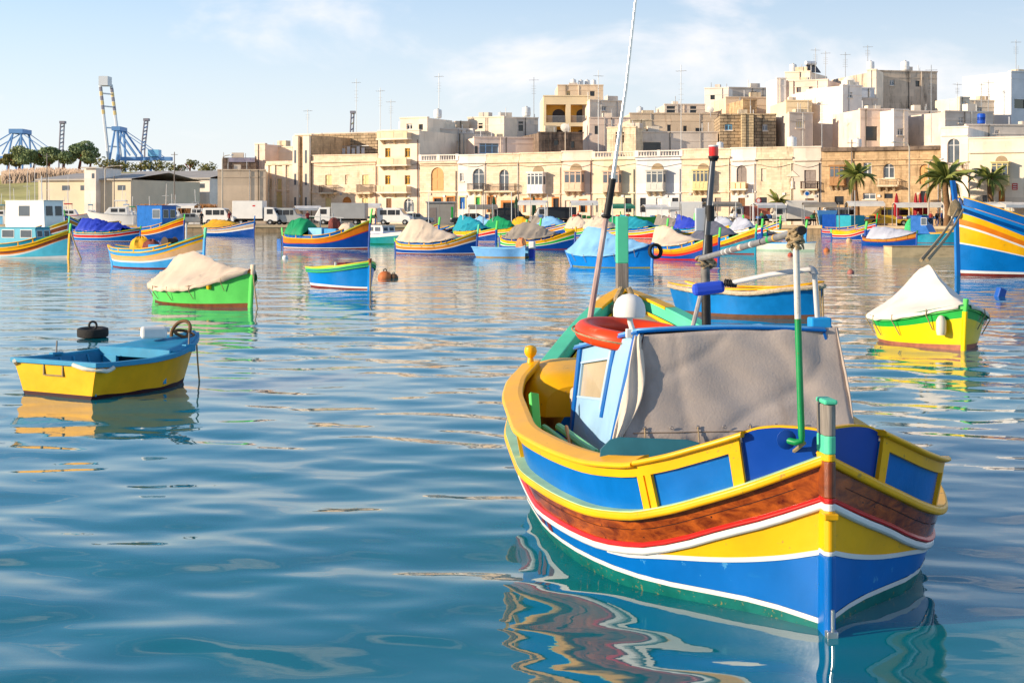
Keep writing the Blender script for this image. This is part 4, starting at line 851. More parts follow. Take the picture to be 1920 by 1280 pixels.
T, h, L = boat('teal-hulled yellow-banded fishing boat with dark tarpaulin beside the near mast', (1290, 472), (1416, 477), 450, 458, 430, [(BRED, .05), (TEAL, .48, .68, .45), (BRN, .68, .84, .66), (YEL, 1)], beam=.36, wash=(LBLUE, .2), posts=(.3, LGRN, .2, YEL),
     tarp=dict(mat=paint('slate_canvas', hexc('5d5f6c'), .75, .15, 2), a=(.15, .72), ridge=[(0, 1.1), (.2, 1.75), (.5, 1.8), (.8, 1.4), (1, 1.1)], hem=.05, seed=13, wr=.08))
T, h, L = boat('low white dinghy with turquoise rim beyond the yellow canvas boat', (1424, 469), (1527, 471), 456, 457, 455, [(paint('sea_boot', hexc('9fb6a0'), .6, .15), .2), (paint('off_white', hexc('d2d0c0'), .45, .12), 1)], beam=.36, rub=None, cap=LBLUE, posts=None, open_=SKYB, inside=SKYB, stern_w=.6, rake=.2)
# ---- left group
T, h, L = boat('blue, white and beige striped boat with a yellow net heap at the left', (212, 500), (381, 505), 463, 472, 440, [(BRED, .07), (paint('cornflower', hexc('3f9ad6'), .34, .14, 2), .36, .5, .36), (WHT, .46, .58, .46), (paint('sand_band', hexc('d8a878'), .4, .12), .68, .82, .68), (YEL, .74, .9, .76), (paint('cornflower2', hexc('3f9ad6'), .34, .14, 2), .94), (YEL, 1)], beam=.40, wash=(LBLUE, .12), posts=(.30, MINT, .10, YEL), open_=None, rake_s=.3)
heap('yellow_net', YTARP, T, (-.1, .30*L, .75), .36, .55, 3); heap('net_pile', NET, T, (.0, .44*L, .75), .35, .42, 5)
MB().lathe([(0, -.28), (.22, -.28), (.16, -.22), (.16, .22), (.22, .28), (0, .28)], 14, c=(0, .64*L, 1.1), M=Matrix.Rotation(PI/2, 4, 'Y')).build('winch_drum', paint('drum_dark', hexc('3a2a22'), .6, .3, 5), T)
MB().box(-.5, .5, .5*L, .62*L, .6, 1.0).build('ice_box', LBLUE, T, bevel=.03)
pole('short_mast', WHT, T, (-.1, .80*L, .8), (-.1, .80*L, 1.9), .035)
T, h, L = boat('turquoise-bowed fishing boat with teal wheelhouse cut by the left edge', (-70, 482), (128, 485), 462, 464, 432, [(WHT, .12), (paint('turquoise', hexc('58bcd2'), .36, .14, 2), .16, .72, .16), (WHT, .34, .74, .34), (ORA, .46, .76, .46), (BRN, .66, .88, .6), (YEL, 1)], beam=.32, wash=(TEAL, .2), posts=(.35, LGRN, .2, YEL),
     cabin=dict(a=(.42, .78), w=1.1, z=(.6, 1.55), mat=paint('teal_cabin', hexc('4aa6bd'), .4, .12, 2), win=((.1, .4), (.58, .86)), slope=.12))
rope_to_water(T, (0, L+.15, 1.4), (.25, L+1.1, -.1), .04)
T, h, L = boat('dark blue and yellow fishing boat with a tall white wheelhouse at the left', (-20, 458), (127, 460), 436, 440, 413, LUZ(DBLUE, BRN, YEL), beam=.34, wash=(DBLUE, .3), posts=(.3, MINT, .2, YEL),
     cabin=dict(a=(.34, .84), w=1.9, z=(.7, 3.2), mat=paint('cabin_white', hexc('eee9e0'), .42, .06, 2), win=((.34, .62),), slope=.06, wz=(.56, .86)))
pole('signal_mast', WHT, T, (.2, .7*L, 3.2), (.2, .7*L, 5.0), .04)
T, h, L = boat('blue and orange boat under a crumpled royal blue canvas', (138, 452), (262, 453), 434, 437, 428, LUZ(BLUE, RED, TEAL), beam=.36, wash=(TEAL, .15), posts=(.2, GRN, .2, BLUE),
     tarp=dict(mat=PTARP, a=(.06, .80), ridge=[(0, 1.1), (.14, 1.85), (.3, 1.9), (.6, 1.6), (.85, 1.45), (1, 1.1)], hem=.05, seed=15, wr=.12, sharp=1.8))
T, h, L = boat('royal blue boat with boxy blue wheelhouse left of centre', (240, 448), (344, 450), 430, 432, 408, [(DBLUE, .46, .66, .4), (WHT, .52, .70, .46), (ORA, .72, .82, .7), (RED, .80, .88, .8), (YEL, 1)], beam=.36, wash=(BLUE, .25), posts=(.3, LGRN, .2, YEL),
     cabin=dict(a=(.30, .76), w=1.5, z=(.8, 2.95), mat=BLUE, win=((.62, .9),), slope=.05, wz=(.5, .85)))
MB().torus((-.79, .62*L, 1.35), .2, .05, 20, 8, M=Matrix.Rotation(PI/2, 4, 'Y')).build('lifebuoy', RED, T)
MB().poly([(0, 0), (2.3, 0), (2.3, 1.45), (1.6, 1.15), (.5, .35)], .03, 0, Matrix.Translation((-1.0, -.9, .35)) @ Matrix.Rotation(PI/2, 4, 'Z')).build('black_sheet', DARK, T)
boat('blue and white boat under a mustard canvas near the quay', (383, 441), (476, 443), 424, 429, 414, [(DBLUE, .40, .5, .4), (WHT, .52, .6, .52), (paint('taupe', hexc('b59a84'), .5, .12), .76, .8, .76), (WHT, .84), (BLUE, 1)], beam=.36, wash=(DBLUE, .12), posts=(.5, BLUE, .2, LGRN),
     tarp=dict(mat=YTARP, a=(.10, .78), ridge=[(0, 1.0), (.12, 1.65), (.4, 1.6), (.8, 1.25), (1, 1.0)], hem=.05, seed=17, wr=.09, sharp=1.4))
T, h, L = boat('small teal-hulled boat with white cabin between two fishing boats', (690, 456), (752, 459), 440, 440, 434, [(DGRN, .1), (paint('sea_teal', hexc('0d7a80'), .4, .15), .72), (WHT, 1)], beam=.40, cap=DBLUE, rub=None, posts=None, open_=None, cabin=dict(a=(.12, .66), w=1.0, z=(.6, 1.35), mat=WHT, win=((.15, .45), (.55, .85)), slope=.3))
# ---- right group
T, h, L = boat('blue fishing boat with white stern and turquoise canopy near the vans', (1541, 442), (1642, 444), 427, 431, 417, LUZ(DBLUE, RED, BLUE, boot=DBLUE), beam=.30, wash=(DBLUE, .22), posts=(.9, GRN, .2, YEL))
MB().box(-.9, .9, .14*L, .40*L, .8, 2.2).build('cabin', DBLUE, T, bevel=.04); MB().box(-.88, .88, .405*L, .68*L, .8, 2.1).build('canopy', TTARP, T, bevel=.05)
MB().poly([(-.95, 0), (.95, 0), (1.3, 1.5), (-1.3, 1.5)], .05, 0, Matrix.Translation((0, .10*L, 1.1))).build('windbreak', SKYB, T)
boat('blue boat with ochre band under a pale grey canvas on the right', (1617, 459), (1718, 461), 443, 448, 436, [(DBLUE, .5, .55, .5), (BRED, .6, .65, .6), (OCH, 1)], beam=.36, cap=BRN, rub=BRN, posts=(.15, DGRN, .1, WHT), tarp=dict(mat=STARP, a=(.18, .97), ridge=[(0, .9), (.05, 1.35), (.3, 1.30), (.75, 1.1), (1, .95)], hem=.06, seed=19, wr=.05, sharp=2.4))
T, h, L = boat('teal boat with a bright blue cabin beside the right-hand bow', (1712, 455), (1800, 456), 436, 437, 430, [(BRED, .04), (TEAL, .92), (YEL, 1)], beam=.36, rub=None, cap=YEL, posts=(.3, GRN, .1, TEAL), cabin=dict(a=(.02, .44), w=1.4, z=(.7, 2.1), mat=BLUE, win=((.55, .8),), slope=.5))
heap('green_net', paint('net_green', hexc('3fae6a'), .9, .3, 8, bump=.6), T, (0, .02, .9), .5, 1.0, 4)
p = W(1672, 483); pt = thing('pontoon', 'low beige wooden pontoon floating left of the high-bowed boat', 'pontoon', p, .05)
MB().box(0, 3.6, 0, 1.5, -.2, .55).build('float_box', paint('pontoon_ply', hexc('c9ae84'), .6, .16, 1.5, streak=((.30, .22, .12), (1.2, 1.2, 4), .5, .6)), pt, bevel=.02)
MB().box(-.02, 3.62, -.03, 1.53, .552, .60).build('deck', paint('pontoon_deck', hexc('a98860'), .7, .2, 3), pt, bevel=.01)
# ---- crowd of boats by the quay
CR = [((852, 452), (930, 454), 436, 438, 428, 'low boat with teal canvas behind the tall beige one', LUZ(DBLUE, RED, YEL), TTARP, 21),
      ((815, 444), (868, 446), 430, 433, 418, 'small brown-banded boat with green-tipped stem behind the teal canvas', LUZ(DBLUE, BRN, BLUE), None, 22),
      ((905, 446), (985, 447), 432, 434, 424, 'boat with green canvas half hidden behind the grey-draped one', LUZ(BLUE, GRN, YEL), NTARP, 23),
      ((1010, 441), (1070, 443), 428, 429, 417, 'light-blue-covered boat with a dark yellow-railed bow', LUZ(DBLUE, OCH, DBLUE), BTARP, 24),
      ((1096, 449), (1172, 451), 432, 434, 428, 'boat with broad beige canvas behind the light blue cover', LUZ(RED, YEL, BLUE), TARP, 25),
      ((1150, 446), (1250, 448), 433, 433, 422, 'red and yellow railed boat with turquoise canopy behind the tall green post', LUZ(RED, YEL, BLUE), TTARP, 26),
      ((1222, 443), (1300, 444), 429, 430, 411, 'boat with grey canvas and green-topped brown bow by the white truck', LUZ(DBLUE, BRN, WHT), GTARP, 27),
      ((1335, 447), (1392, 449), 432, 433, 416, 'narrow boat with grey awning and yellow rail right of the mast', LUZ(BLUE, BRN, YEL), STARP, 28),
      ((1370, 452), (1428, 454), 436, 437, 424, 'white and blue striped boat with grey cover right of the mast', LUZ(DBLUE, RED, WHT), STARP, 29),
      ((1402, 444), (1462, 446), 430, 432, 416, 'orange-banded boat with bright green bow post near the white truck', LUZ(DGRN, ORA, BLUE), None, 30),
      ((762, 445), (822, 446), 431, 433, 419, 'small boat with bare deck and green stem beyond the tall beige canvas', LUZ(BLUE, YEL, RED), None, 41),
      ((880, 442), (940, 443), 429, 431, 420, 'pale blue covered boat beyond the teal canvas', LUZ(DBLUE, RED, TEAL), BTARP, 42),
      ((955, 444), (1012, 445), 431, 432, 421, 'yellow covered boat in the crowd left of the aerial', LUZ(BLUE, OCH, YEL), YTARP, 43),
      ((1060, 445), (1118, 446), 431, 433, 420, 'beige covered boat in the crowd just left of the aerial', LUZ(DBLUE, GRN, YEL), TARP, 44),
      ((1128, 441), (1190, 442), 428, 430, 419, 'green covered boat against the quay right of the aerial', LUZ(GRN, RED, BLUE), NTARP, 45),
      ((1262, 446), (1330, 447), 431, 433, 418, 'royal blue covered boat behind the mast', LUZ(DBLUE, YEL, LBLUE), PTARP, 46),
      ((1300, 441), (1352, 442), 429, 431, 419, 'dark covered boat against the quay behind the mast', LUZ(TEAL, BRN, YEL), GTARP, 47),
      ((1440, 447), (1510, 448), 434, 436, 425, 'low undecked boat with turquoise side near the canvas lorry', LUZ(LBLUE, RED, WHT), None, 48),
      ((1560, 450), (1622, 451), 436, 438, 428, 'small red-banded boat in front of the yellow van', LUZ(DBLUE, RED, YEL), None, 49),
      ((985, 440), (1045, 441), 428, 429, 420, 'dark cabin boat lying against the quay in the centre', LUZ(DBLUE, YEL, GRN), GTARP, 31)]
for st, bw, ys, ym, yb, lab, sch, tm, sd_ in CR:
    Lm = (W(*bw)-W(*st)).length
    boat(lab, st, bw, ys, ym, yb, sch, beam=.34, wash=(sch[-1][0], .2), posts=(.6, LGRN, .3, LGRN), n=16, frames=False, post_w=.14,
         tarp=dict(mat=tm, a=(.08, .74), ridge=[(0, 1.2), (.12, 1.9+.3*math.sin(sd_)), (.4, 2.0), (.8, 1.6), (1, 1.1)], hem=.05, seed=sd_, wr=.10, sharp=1.4) if tm else None,
         group='painted boats crowded along the quay')
    T_ = [o for o in COL.objects if o.get('label') == lab][0]
    for k in range(1+sd_ % 2): pole('thin_mast', [WHT, GREYW, GALV][(sd_+k) % 3], T_, (.3-.5*k, (.3+.35*k)*Lm, .6), (.3-.5*k, (.28+.37*k)*Lm, 3.2+.35*((sd_*5+k*3) % 5)), .035)
# ---- floats and buoys
def buoy(label, px, py, r, mat, kind=0):
    c = W(px, py); T = thing('mooring_buoy', label, 'buoy', c)
    mb = MB(); mb.lathe([(0, -r*.5), (r*.8, -r*.4), (r, 0), (r*.92, r*.45), (r*.6, r*.85), (r*.2, r), (0, r)], 14)
    mb.build('float', mat, T); mb = MB(); mb.torus((0, 0, r*1.05), r*.22, r*.07, 10, 6, M=Matrix.Rotation(PI/2, 4, 'X')); mb.build('eye', BLK, T)
    return T
OB = paint('buoy_orange', hexc('c8703c'), .6, .25, 5, chips=hexc('4a3a2c'), chip_amt=.1)
buoy('small white buoy below the green-canvas boat', 535, 484, .16, WHT)
buoy('brown float, larger one beside the small blue boat', 722, 522, .26, OB); buoy('small dark float beside the larger brown one', 738, 522, .17, paint('buoy_brown', hexc('6f5238'), .7, .3, 6))
buoy('pinkish round float in the open water on the right', 1595, 512, .14, paint('buoy_pink', hexc('a8685c'), .6, .25, 6)); buoy('orange float near the white dinghy on the right', 1550, 471, .2, OB)
buoy('red float just left of the stern pole', 1482, 479, .16, paint('buoy_red', hexc('b0503a'), .6, .2, 6)); buoy('pale peach float near the blue white-sterned boat', 1592, 452, .25, paint('buoy_peach', hexc('d9ae86'), .6, .15, 6))
c = W(1874, 556); T = thing('mooring_buoy', 'angular blue plastic float at the right edge', 'buoy', c, .4)
MB().box(-.12, .12, -.10, .10, -.1, .24, 0, Matrix.Rotation(.35, 4, 'Y')).build('float', paint('float_blue', hexc('1f55a8'), .4, .15, 4), T, bevel=.03)
b = W(655, 512); T = thing('floating_barrel', 'dark red barrel floating behind the small blue rowing boat', 'barrel', Vector((b.x, b.y, .16)), 0)
MB().lathe([(0, -.45), (.24, -.45), (.25, -.15), (.27, -.13), (.25, -.1), (.25, .1), (.27, .13), (.25, .15), (.24, .45), (0, .45)], 16, M=Matrix.Rotation(PI/2, 4, 'Y')).build('drum', paint('drum_red', hexc('6e2422'), .6, .3, 5), T)
# ------------------------------------------------------------------ quay and ground
def stone(name, rgb, bw=.62, bh=.30, mort=.75, var=.18, stain=None, stain_at=.55, bump=.35, rough=.9):
    if name in MATS: return MATS[name]
    m = bpy.data.materials.new(name); m.use_nodes = True; t = m.node_tree; b = t.nodes['Principled BSDF']; L = t.links
    co = N(t, 'ShaderNodeTexCoord'); sp = N(t, 'ShaderNodeSeparateXYZ'); L.new(co.outputs['Object'], sp.inputs[0])
    ad = N(t, 'ShaderNodeMath', operation='ADD'); L.new(sp.outputs['X'], ad.inputs[0]); L.new(sp.outputs['Y'], ad.inputs[1])
    cb = N(t, 'ShaderNodeCombineXYZ'); L.new(ad.outputs[0], cb.inputs[0]); L.new(sp.outputs['Z'], cb.inputs[1])
    br = N(t, 'ShaderNodeTexBrick'); br.inputs['Scale'].default_value = 1; br.inputs['Brick Width'].default_value = bw; br.inputs['Row Height'].default_value = bh
    br.inputs['Mortar Size'].default_value = .012 if mort > .5 else .035; br.inputs['Mortar Smooth'].default_value = .3
    br.inputs['Color1'].default_value = tuple(c*(1-var*.6) for c in rgb)+(1,); br.inputs['Color2'].default_value = tuple(min(1, c*(1+var*.5)) for c in rgb)+(1,)
    br.inputs['Mortar'].default_value = tuple(c*mort for c in rgb)+(1,); L.new(cb.outputs[0], br.inputs['Vector'])
    n1 = N(t, 'ShaderNodeTexNoise', Scale=.45, Detail=6.0, Roughness=.65); L.new(co.outputs['Object'], n1.inputs['Vector'])
    r1 = N(t, 'ShaderNodeMapRange'); r1.inputs['From Min'].default_value = .3; r1.inputs['From Max'].default_value = .7; r1.inputs['To Min'].default_value = 1-var; r1.inputs['To Max'].default_value = 1+var*.6
    L.new(n1.outputs['Fac'], r1.inputs['Value'])
    mu = N(t, 'ShaderNodeMixRGB', blend_type='MULTIPLY'); mu.inputs['Fac'].default_value = 1; L.new(br.outputs['Color'], mu.inputs['Color1']); L.new(r1.outputs[0], mu.inputs['Color2']); out = mu.outputs[0]
    if stain:
        mp_ = N(t, 'ShaderNodeMapping'); mp_.inputs['Scale'].default_value = (1.1, 1.1, .22); L.new(co.outputs['Object'], mp_.inputs['Vector'])
        n2 = N(t, 'ShaderNodeTexNoise', Scale=1.0, Detail=6.0, Roughness=.7); L.new(mp_.outputs[0], n2.inputs['Vector'])
        r2 = N(t, 'ShaderNodeMapRange'); r2.inputs['From Min'].default_value = stain_at; r2.inputs['From Max'].default_value = stain_at+.16; r2.inputs['To Max'].default_value = .75; L.new(n2.outputs['Fac'], r2.inputs['Value'])
        m2 = N(t, 'ShaderNodeMixRGB'); m2.inputs['Color2'].default_value = tuple(stain)+(1,); L.new(r2.outputs[0], m2.inputs['Fac']); L.new(out, m2.inputs['Color1']); out = m2.outputs[0]
    L.new(out, b.inputs['Base Color']); b.inputs['Roughness'].default_value = rough; b.inputs['Specular IOR Level'].default_value = .2
    bp = N(t, 'ShaderNodeBump'); bp.inputs['Strength'].default_value = bump; bp.inputs['Distance'].default_value = .03; L.new(br.outputs['Fac'], bp.inputs['Height']); bp.invert = True
    L.new(bp.outputs[0], b.inputs['Normal']); MATS[name] = m; return m
QZ = .9
LIME = hexc('e3bd85', .85)
S_YEL = stone('limestone_yellow', hexc('ecd2b2'), stain=hexc('8a6a40'), stain_at=.57); S_CREAM = stone('render_cream', hexc('ecd9c0'), 3, 2, .95, .15, stain=hexc('b09a74'), stain_at=.58, bump=.05)
S_WHT = stone('render_white', hexc('ecdfd0'), 3, 2, .95, .14, stain=hexc('b8ab98'), stain_at=.58, bump=.05); S_PINK = stone('render_pink', hexc('ecd2bc'), 3, 2, .95, .15, stain=hexc('ab937c'), stain_at=.58, bump=.05)
S_BLUE = stone('render_bluewhite', hexc('dcd8d4'), 3, 2, .95, .14, stain=hexc('a0a4a6'), stain_at=.60, bump=.05); S_GREEN = stone('render_greenish', hexc('e6d8b6'), 3, 2, .95, .18, stain=hexc('9aa88a'), stain_at=.6, bump=.05)
S_BRN = stone('limestone_brown', hexc('c6a67e'), stain=hexc('4a3520'), stain_at=.52, var=.25); S_OLD = stone('limestone_old', hexc('e0cbaa'), stain=hexc('7a6650'), stain_at=.53, var=.22)
S_GREY = stone('render_grey', hexc('d8c8b6'), 3, 2, .95, .18, stain=hexc('6a5f54'), stain_at=.60, bump=.05); S_DARK = stone('grimy_wall', hexc('857262'), stain=hexc('2a2624'), stain_at=.48, var=.3)
S_BRICK = stone('block_wall', hexc('b49c7c'), .95, .42, .22, .3, bump=.8); S_BRICK2 = stone('block_wall_pale', hexc('cdb48c'), .8, .36, .45, .25, bump=.6); S_STAIN = stone('stained_gable', hexc('d0bca4'), 2, 1, .95, .16, stain=hexc('302a26'), stain_at=.50, bump=.05)
S_LOGG = stone('render_apricot', hexc('efd6aa'), 3, 2, .97, .06, bump=.05); S_TAN = stone('render_tan', hexc('e2c8a8'), 3, 2, .95, .15, stain=hexc('a08062'), stain_at=.57, bump=.05)
S_WALL = stone('quay_stone', hexc('a48a6a'), 1.2, .45, .6, .25, stain=hexc('4a4438'), stain_at=.5)
edge = [W(-700, 436), W(480, 437), W(1000, 437), W(1500, 439), W(1760, 441), W(2400, 445)]
mb = MB()
for a, b in zip(edge[:-1], edge[1:]):
    mb.add([(a.x, a.y, -1), (b.x, b.y, -1), (b.x, b.y, QZ), (a.x, a.y, QZ)], [(0, 1, 2, 3)], 0)
    mb.add([(a.x, a.y, QZ), (b.x, b.y, QZ), (b.x*1.6, 420, QZ), (a.x*1.6, 420, QZ)], [(0, 1, 2, 3)], 1)
struct(mb.build('quay', [S_WALL, paint('quay_paving', hexc('a8977c'), .9, .2, .3)]))
mb = MB()
for a, b in zip(edge[:-1], edge[1:]): mb.grid([[Vector((p.x, p.y-.12, QZ-.25)), Vector((p.x, p.y-.12, QZ+.06)), Vector((p.x, p.y+.6, QZ+.06))] for p in (a, b)], 0, False)
struct(mb.build('quay_coping', paint('coping_stone', hexc('c2a987'), .9, .18, .8)))
# land behind on the left: low hill with fields
mb = MB(); G = []
for i in range(25):
    x = -330+14.5*i; row = []
    for j in range(13):
        y = 250+16*j; t = smooth01((y-262)/110); ridge = 10.2*(1-.75*smooth01((x+75)/70))*(1+.08*math.sin(x*.05)+.05*math.sin(x*.13))
        row.append(Vector((x, y, QZ-.05+ridge*t*(1-.25*smooth01((y-372)/60))+(.5*vnoise(x*.1, y*.1, 2) if j > 1 else -1))))
    G.append(row)
mb.grid(G, 0, True); hm = paint('field_grass', hexc('b4aa68'), .95, .4, .15, streak=(hexc('a8946c'), (.03, .10, .1), .46, .85)); struct(mb.build('hill', hm))
gm = MB(); gm.add([(-2500, 415, QZ-.3), (2500, 415, QZ-.3), (2500, 5000, QZ-.3), (-2500, 5000, QZ-.3)], [(0, 1, 2, 3)]); struct(gm.build('ground', paint('far_ground', hexc('8f8a6a'), .95, .2, .01)))
# ------------------------------------------------------------------ buildings
TH = -.4698
def row_d(px):
    k = (px-960)/F; t = (k*210+9.2)/(.891+k*.453); return 210-.453*t
class Bld:
    def __init__(s, label, pl, pr, pt, d, th, D, mat, name='house', pb=None, cat='building', group=None):
        s.d0, s.th = d, th; s.X0 = XD(pl, d); s.z0 = QZ-.1 if pb is None else ZD(pb, d)
        s.T = thing(name, label, cat, (s.X0, d, 0), th, group); s.w = s.x(pr); s.zt = ZD(pt, d+.5*s.w*math.sin(th)); s.D = D; s.mat = mat; s.open = []; s.pl, s.pr = pl, pr
    def x(s, px): k = (px-960)/F; return (k*s.d0-s.X0)/(math.cos(s.th)-k*math.sin(s.th))
    def z(s, px, py): return ZD(py, s.d0+s.x(px)*math.sin(s.th))
    def rect(s, r): xm = (r[0]+r[1])/2; return s.x(r[0]), s.x(r[1]), s.z(xm, r[3]), s.z(xm, r[2])
    def hole(s, r, arch=False):
        q = s.rect(r); q = (max(q[0], .05), min(q[1], s.w-.05), max(q[2], s.z0+.05), min(q[3], s.zt-.05)); s.open.append((q, arch)); return q
    def finish(s, dep=.28):
        T, mb = s.T, MB(); w, z0, zt, D = s.w, s.z0, s.zt, s.D
        xs = sorted({0.0, w}|{q[i] for q, _ in s.open for i in (0, 1)}); zs = sorted({z0, zt}|{q[i] for q, _ in s.open for i in (2, 3)})
        for i in range(len(xs)-1):
            for j in range(len(zs)-1):
                cx, cz = (xs[i]+xs[i+1])/2, (zs[j]+zs[j+1])/2
                if any(q[0] < cx < q[1] and q[2] < cz < q[3] for q, _ in s.open): continue
                mb.add([(xs[i], 0, zs[j]), (xs[i+1], 0, zs[j]), (xs[i+1], 0, zs[j+1]), (xs[i], 0, zs[j+1])], [(0, 1, 2, 3)])
        for (x0, x1, a, b), arch in s.open:
            P = [(x0, a), (x1, a), (x1, b), (x0, b)]
            if arch:
                r = (x1-x0)/2; sp = b-min(r, (b-a)*.5); cxx = (x0+x1)/2; n = 10; arc = [(cxx+r*math.cos(PI*k/n), sp+(b-sp)*math.sin(PI*k/n)) for k in range(n+1)]
                P = [(x0, a), (x1, a)]+arc
                for side in (0, 1):
                    seg = arc[:n//2+1] if side == 0 else arc[n//2:]; c = (x1, b) if side == 0 else (x0, b)
                    for k in range(len(seg)-1): mb.add([(c[0], 0, c[1]), (seg[k+1][0], 0, seg[k+1][1]), (seg[k][0], 0, seg[k][1])], [(0, 1, 2)])
            n = len(P)
            for k in range(n):
                p, q = P[k], P[(k+1) % n]; mb.add([(p[0], 0, p[1]), (q[0], 0, q[1]), (q[0], dep, q[1]), (p[0], dep, p[1])], [(0, 1, 2, 3)])
        mb.add([(0, 0, z0), (w, 0, z0), (w, D, z0), (0, D, z0), (0, 0, zt), (w, 0, zt), (w, D, zt), (0, D, zt)], [(0, 4, 7, 3), (1, 2, 6, 5), (3, 7, 6, 2), (4, 5, 6, 7)])
        s.wall = mb.build('wall', s.mat, T); return s
    # ---- features; each adds its own parts
    def win(s, r, frame=None, glassm=None, kind='win', arch=False, n=2, sill=True, shutter=None):
        x0, x1, a, b = s.hole(r, arch); fm = frame or WHT; T = s.T; y = .16
        if kind == 'dark':
            MB().box(x0, x1, .2, .26, a, b).build('window_pane', glassm or DGLASS, T); return
        if kind in ('door', 'shut'):
            o = MB().box(x0, x1, y, y+.08, a, b).build('door' if kind == 'door' else 'shutter', fm, T)
            for k in range(2):
                xa, xb = x0+(x1-x0)*(.08+.47*k), x0+(x1-x0)*(.45+.47*k)
                for lo, hi in ((.08, .46), (.54, .92)): MB().box(xa, xb, y-.03, y, a+(b-a)*lo, a+(b-a)*hi).build('panel', fm, o)
            return
        f = MB(); t = .09
        f.box(x0, x1, y, y+.08, a, a+t); f.box(x0, x1, y, y+.08, b-t, b); f.box(x0, x0+t, y, y+.08, a+t, b-t); f.box(x1-t, x1, y, y+.08, a+t, b-t)
        for k in range(1, n): xm = x0+(x1-x0)*k/n; f.box(xm-t*.6, xm+t*.6, y, y+.08, a+t, b-t)
        zt_ = a+(b-a)*.72; f.box(x0+t, x1-t, y+.01, y+.07, zt_, zt_+t*.7)
        fo = f.build('window_frame', fm, T)
        for k in range(n): MB().box(x0+(x1-x0)*k/n+t*.5, x0+(x1-x0)*(k+1)/n-t*.5, y+.04, y+.06, a+t*.8, b-t*.8).build('window_pane', glassm or PGLASS, fo)
        if sill: MB().box(x0-.12, x1+.12, -.12, .05, a-.14, a-.002).build('sill', S_CREAM, T)
        if shutter:
            for xa, xb in ((x0-(x1-x0)*.5, x0-.02), (x1+.02, x1+(x1-x0)*.5)): MB().box(xa, xb, -.06, -.003, a, b).build('shutter', shutter, T)
    def cornice(s, py, proud=.28, hgt=.28, mat=None, x0=None, x1=None):
        z = s.z((s.pl+s.pr)/2, py); MB().box(0 if x0 is None else x0, s.w if x1 is None else x1, -proud, -.003, z-hgt/2, z+hgt/2).build('cornice', mat or s.mat, s.T, bevel=.05)
    def coping(s, mat=None, proud=.10, hgt=.18): MB().box(-.06, s.w+.06, -proud, min(s.D, .5), s.zt+.002, s.zt+hgt).build('coping', mat or s.mat, s.T)
    def balustrade(s, r, mat=None):
        x0, x1, a, b = s.rect(r); m = mat or S_WHT; o = MB().box(x0, x1, -.05, .25, b-.14, b).build('balustrade_rail', m, s.T); MB().box(x0, x1, -.05, .25, a, a+.14).build('balustrade_base', m, s.T)
        n = max(2, int((x1-x0)/.36)); mb = MB()
        for k in range(n): mb.lathe([(.07, a+.14), (.11, a+.14+(b-a-.28)*.35), (.05, a+.14+(b-a-.28)*.75), (.07, b-.14)], 6, c=(x0+(x1-x0)*(k+.5)/n, .10, 0))
        q = mb.build('balusters', m, s.T); q['kind'] = 'stuff'
        for k in range(3): xm = x0+(x1-x0)*k/2; MB().box(xm-.22, xm+.22, -.08, .28, a, b+.04).build('pier', m, s.T)
    def balcony(s, r, proj=1.0, rail_mat=None, solid=None):
        x0, x1, a, b = s.rect(r); o = MB().box(x0-.1, x1+.1, -proj, -.003, a-.22, a).build('balcony_slab', S_CREAM if solid else S_OLD, s.T, bevel=.03)
        if solid:
            for xa, xb in ((x0, x0+.5), ((x0+x1)/2-.25, (x0+x1)/2+.25), (x1-.5, x1)): MB().box(xa, xb, -proj, -proj+.12, a, b).build('balcony_pier', S_LOGG, o)
            MB().box(x0, x1, -proj+.03, -proj+.09, a, b-.06).build('balcony_panel', solid, o); MB().box(x1-.1, x1, -proj+.13, -.01, a, b-.06).build('balcony_panel', solid, o)
            MB().box(x0-.04, x1+.04, -proj-.03, -proj+.15, b, b+.08).build('balcony_rail', S_LOGG, o)
        else:
            mb = MB(); m = rail_mat or paint('railing_iron', hexc('5a4638'), .6, .25, 6); n = int((x1-x0)/.16)
            for k in range(n+1): x = x0+(x1-x0)*k/n; mb.box(x-.018, x+.018, -proj+.04, -proj+.075, a, b)
            for k in range(int(proj/.16)+1):
                for x in (x0, x1): mb.box(x-.018, x+.018, -proj+.04+k*.16, -proj+.075+k*.16, a, b)
            mb.box(x0-.03, x1+.03, -proj+.02, -proj+.10, b, b+.06); mb.box(x0-.03, x0+.03, -proj+.1, 0, b, b+.06); mb.box(x1-.03, x1+.03, -proj+.1, 0, b, b+.06); q = mb.build('railing', m, o); q['kind'] = 'stuff'
        for k in (.12, .5, .88):
            xm = x0+(x1-x0)*k; mb = MB(); mb.poly([(0, 0), (0, -.55), (-proj*.75, 0)], .22, 0, Matrix.Translation((xm-.11, 0, a-.225)) @ Matrix.Rotation(PI/2, 4, 'Z')); mb.build('corbel', S_OLD, o)
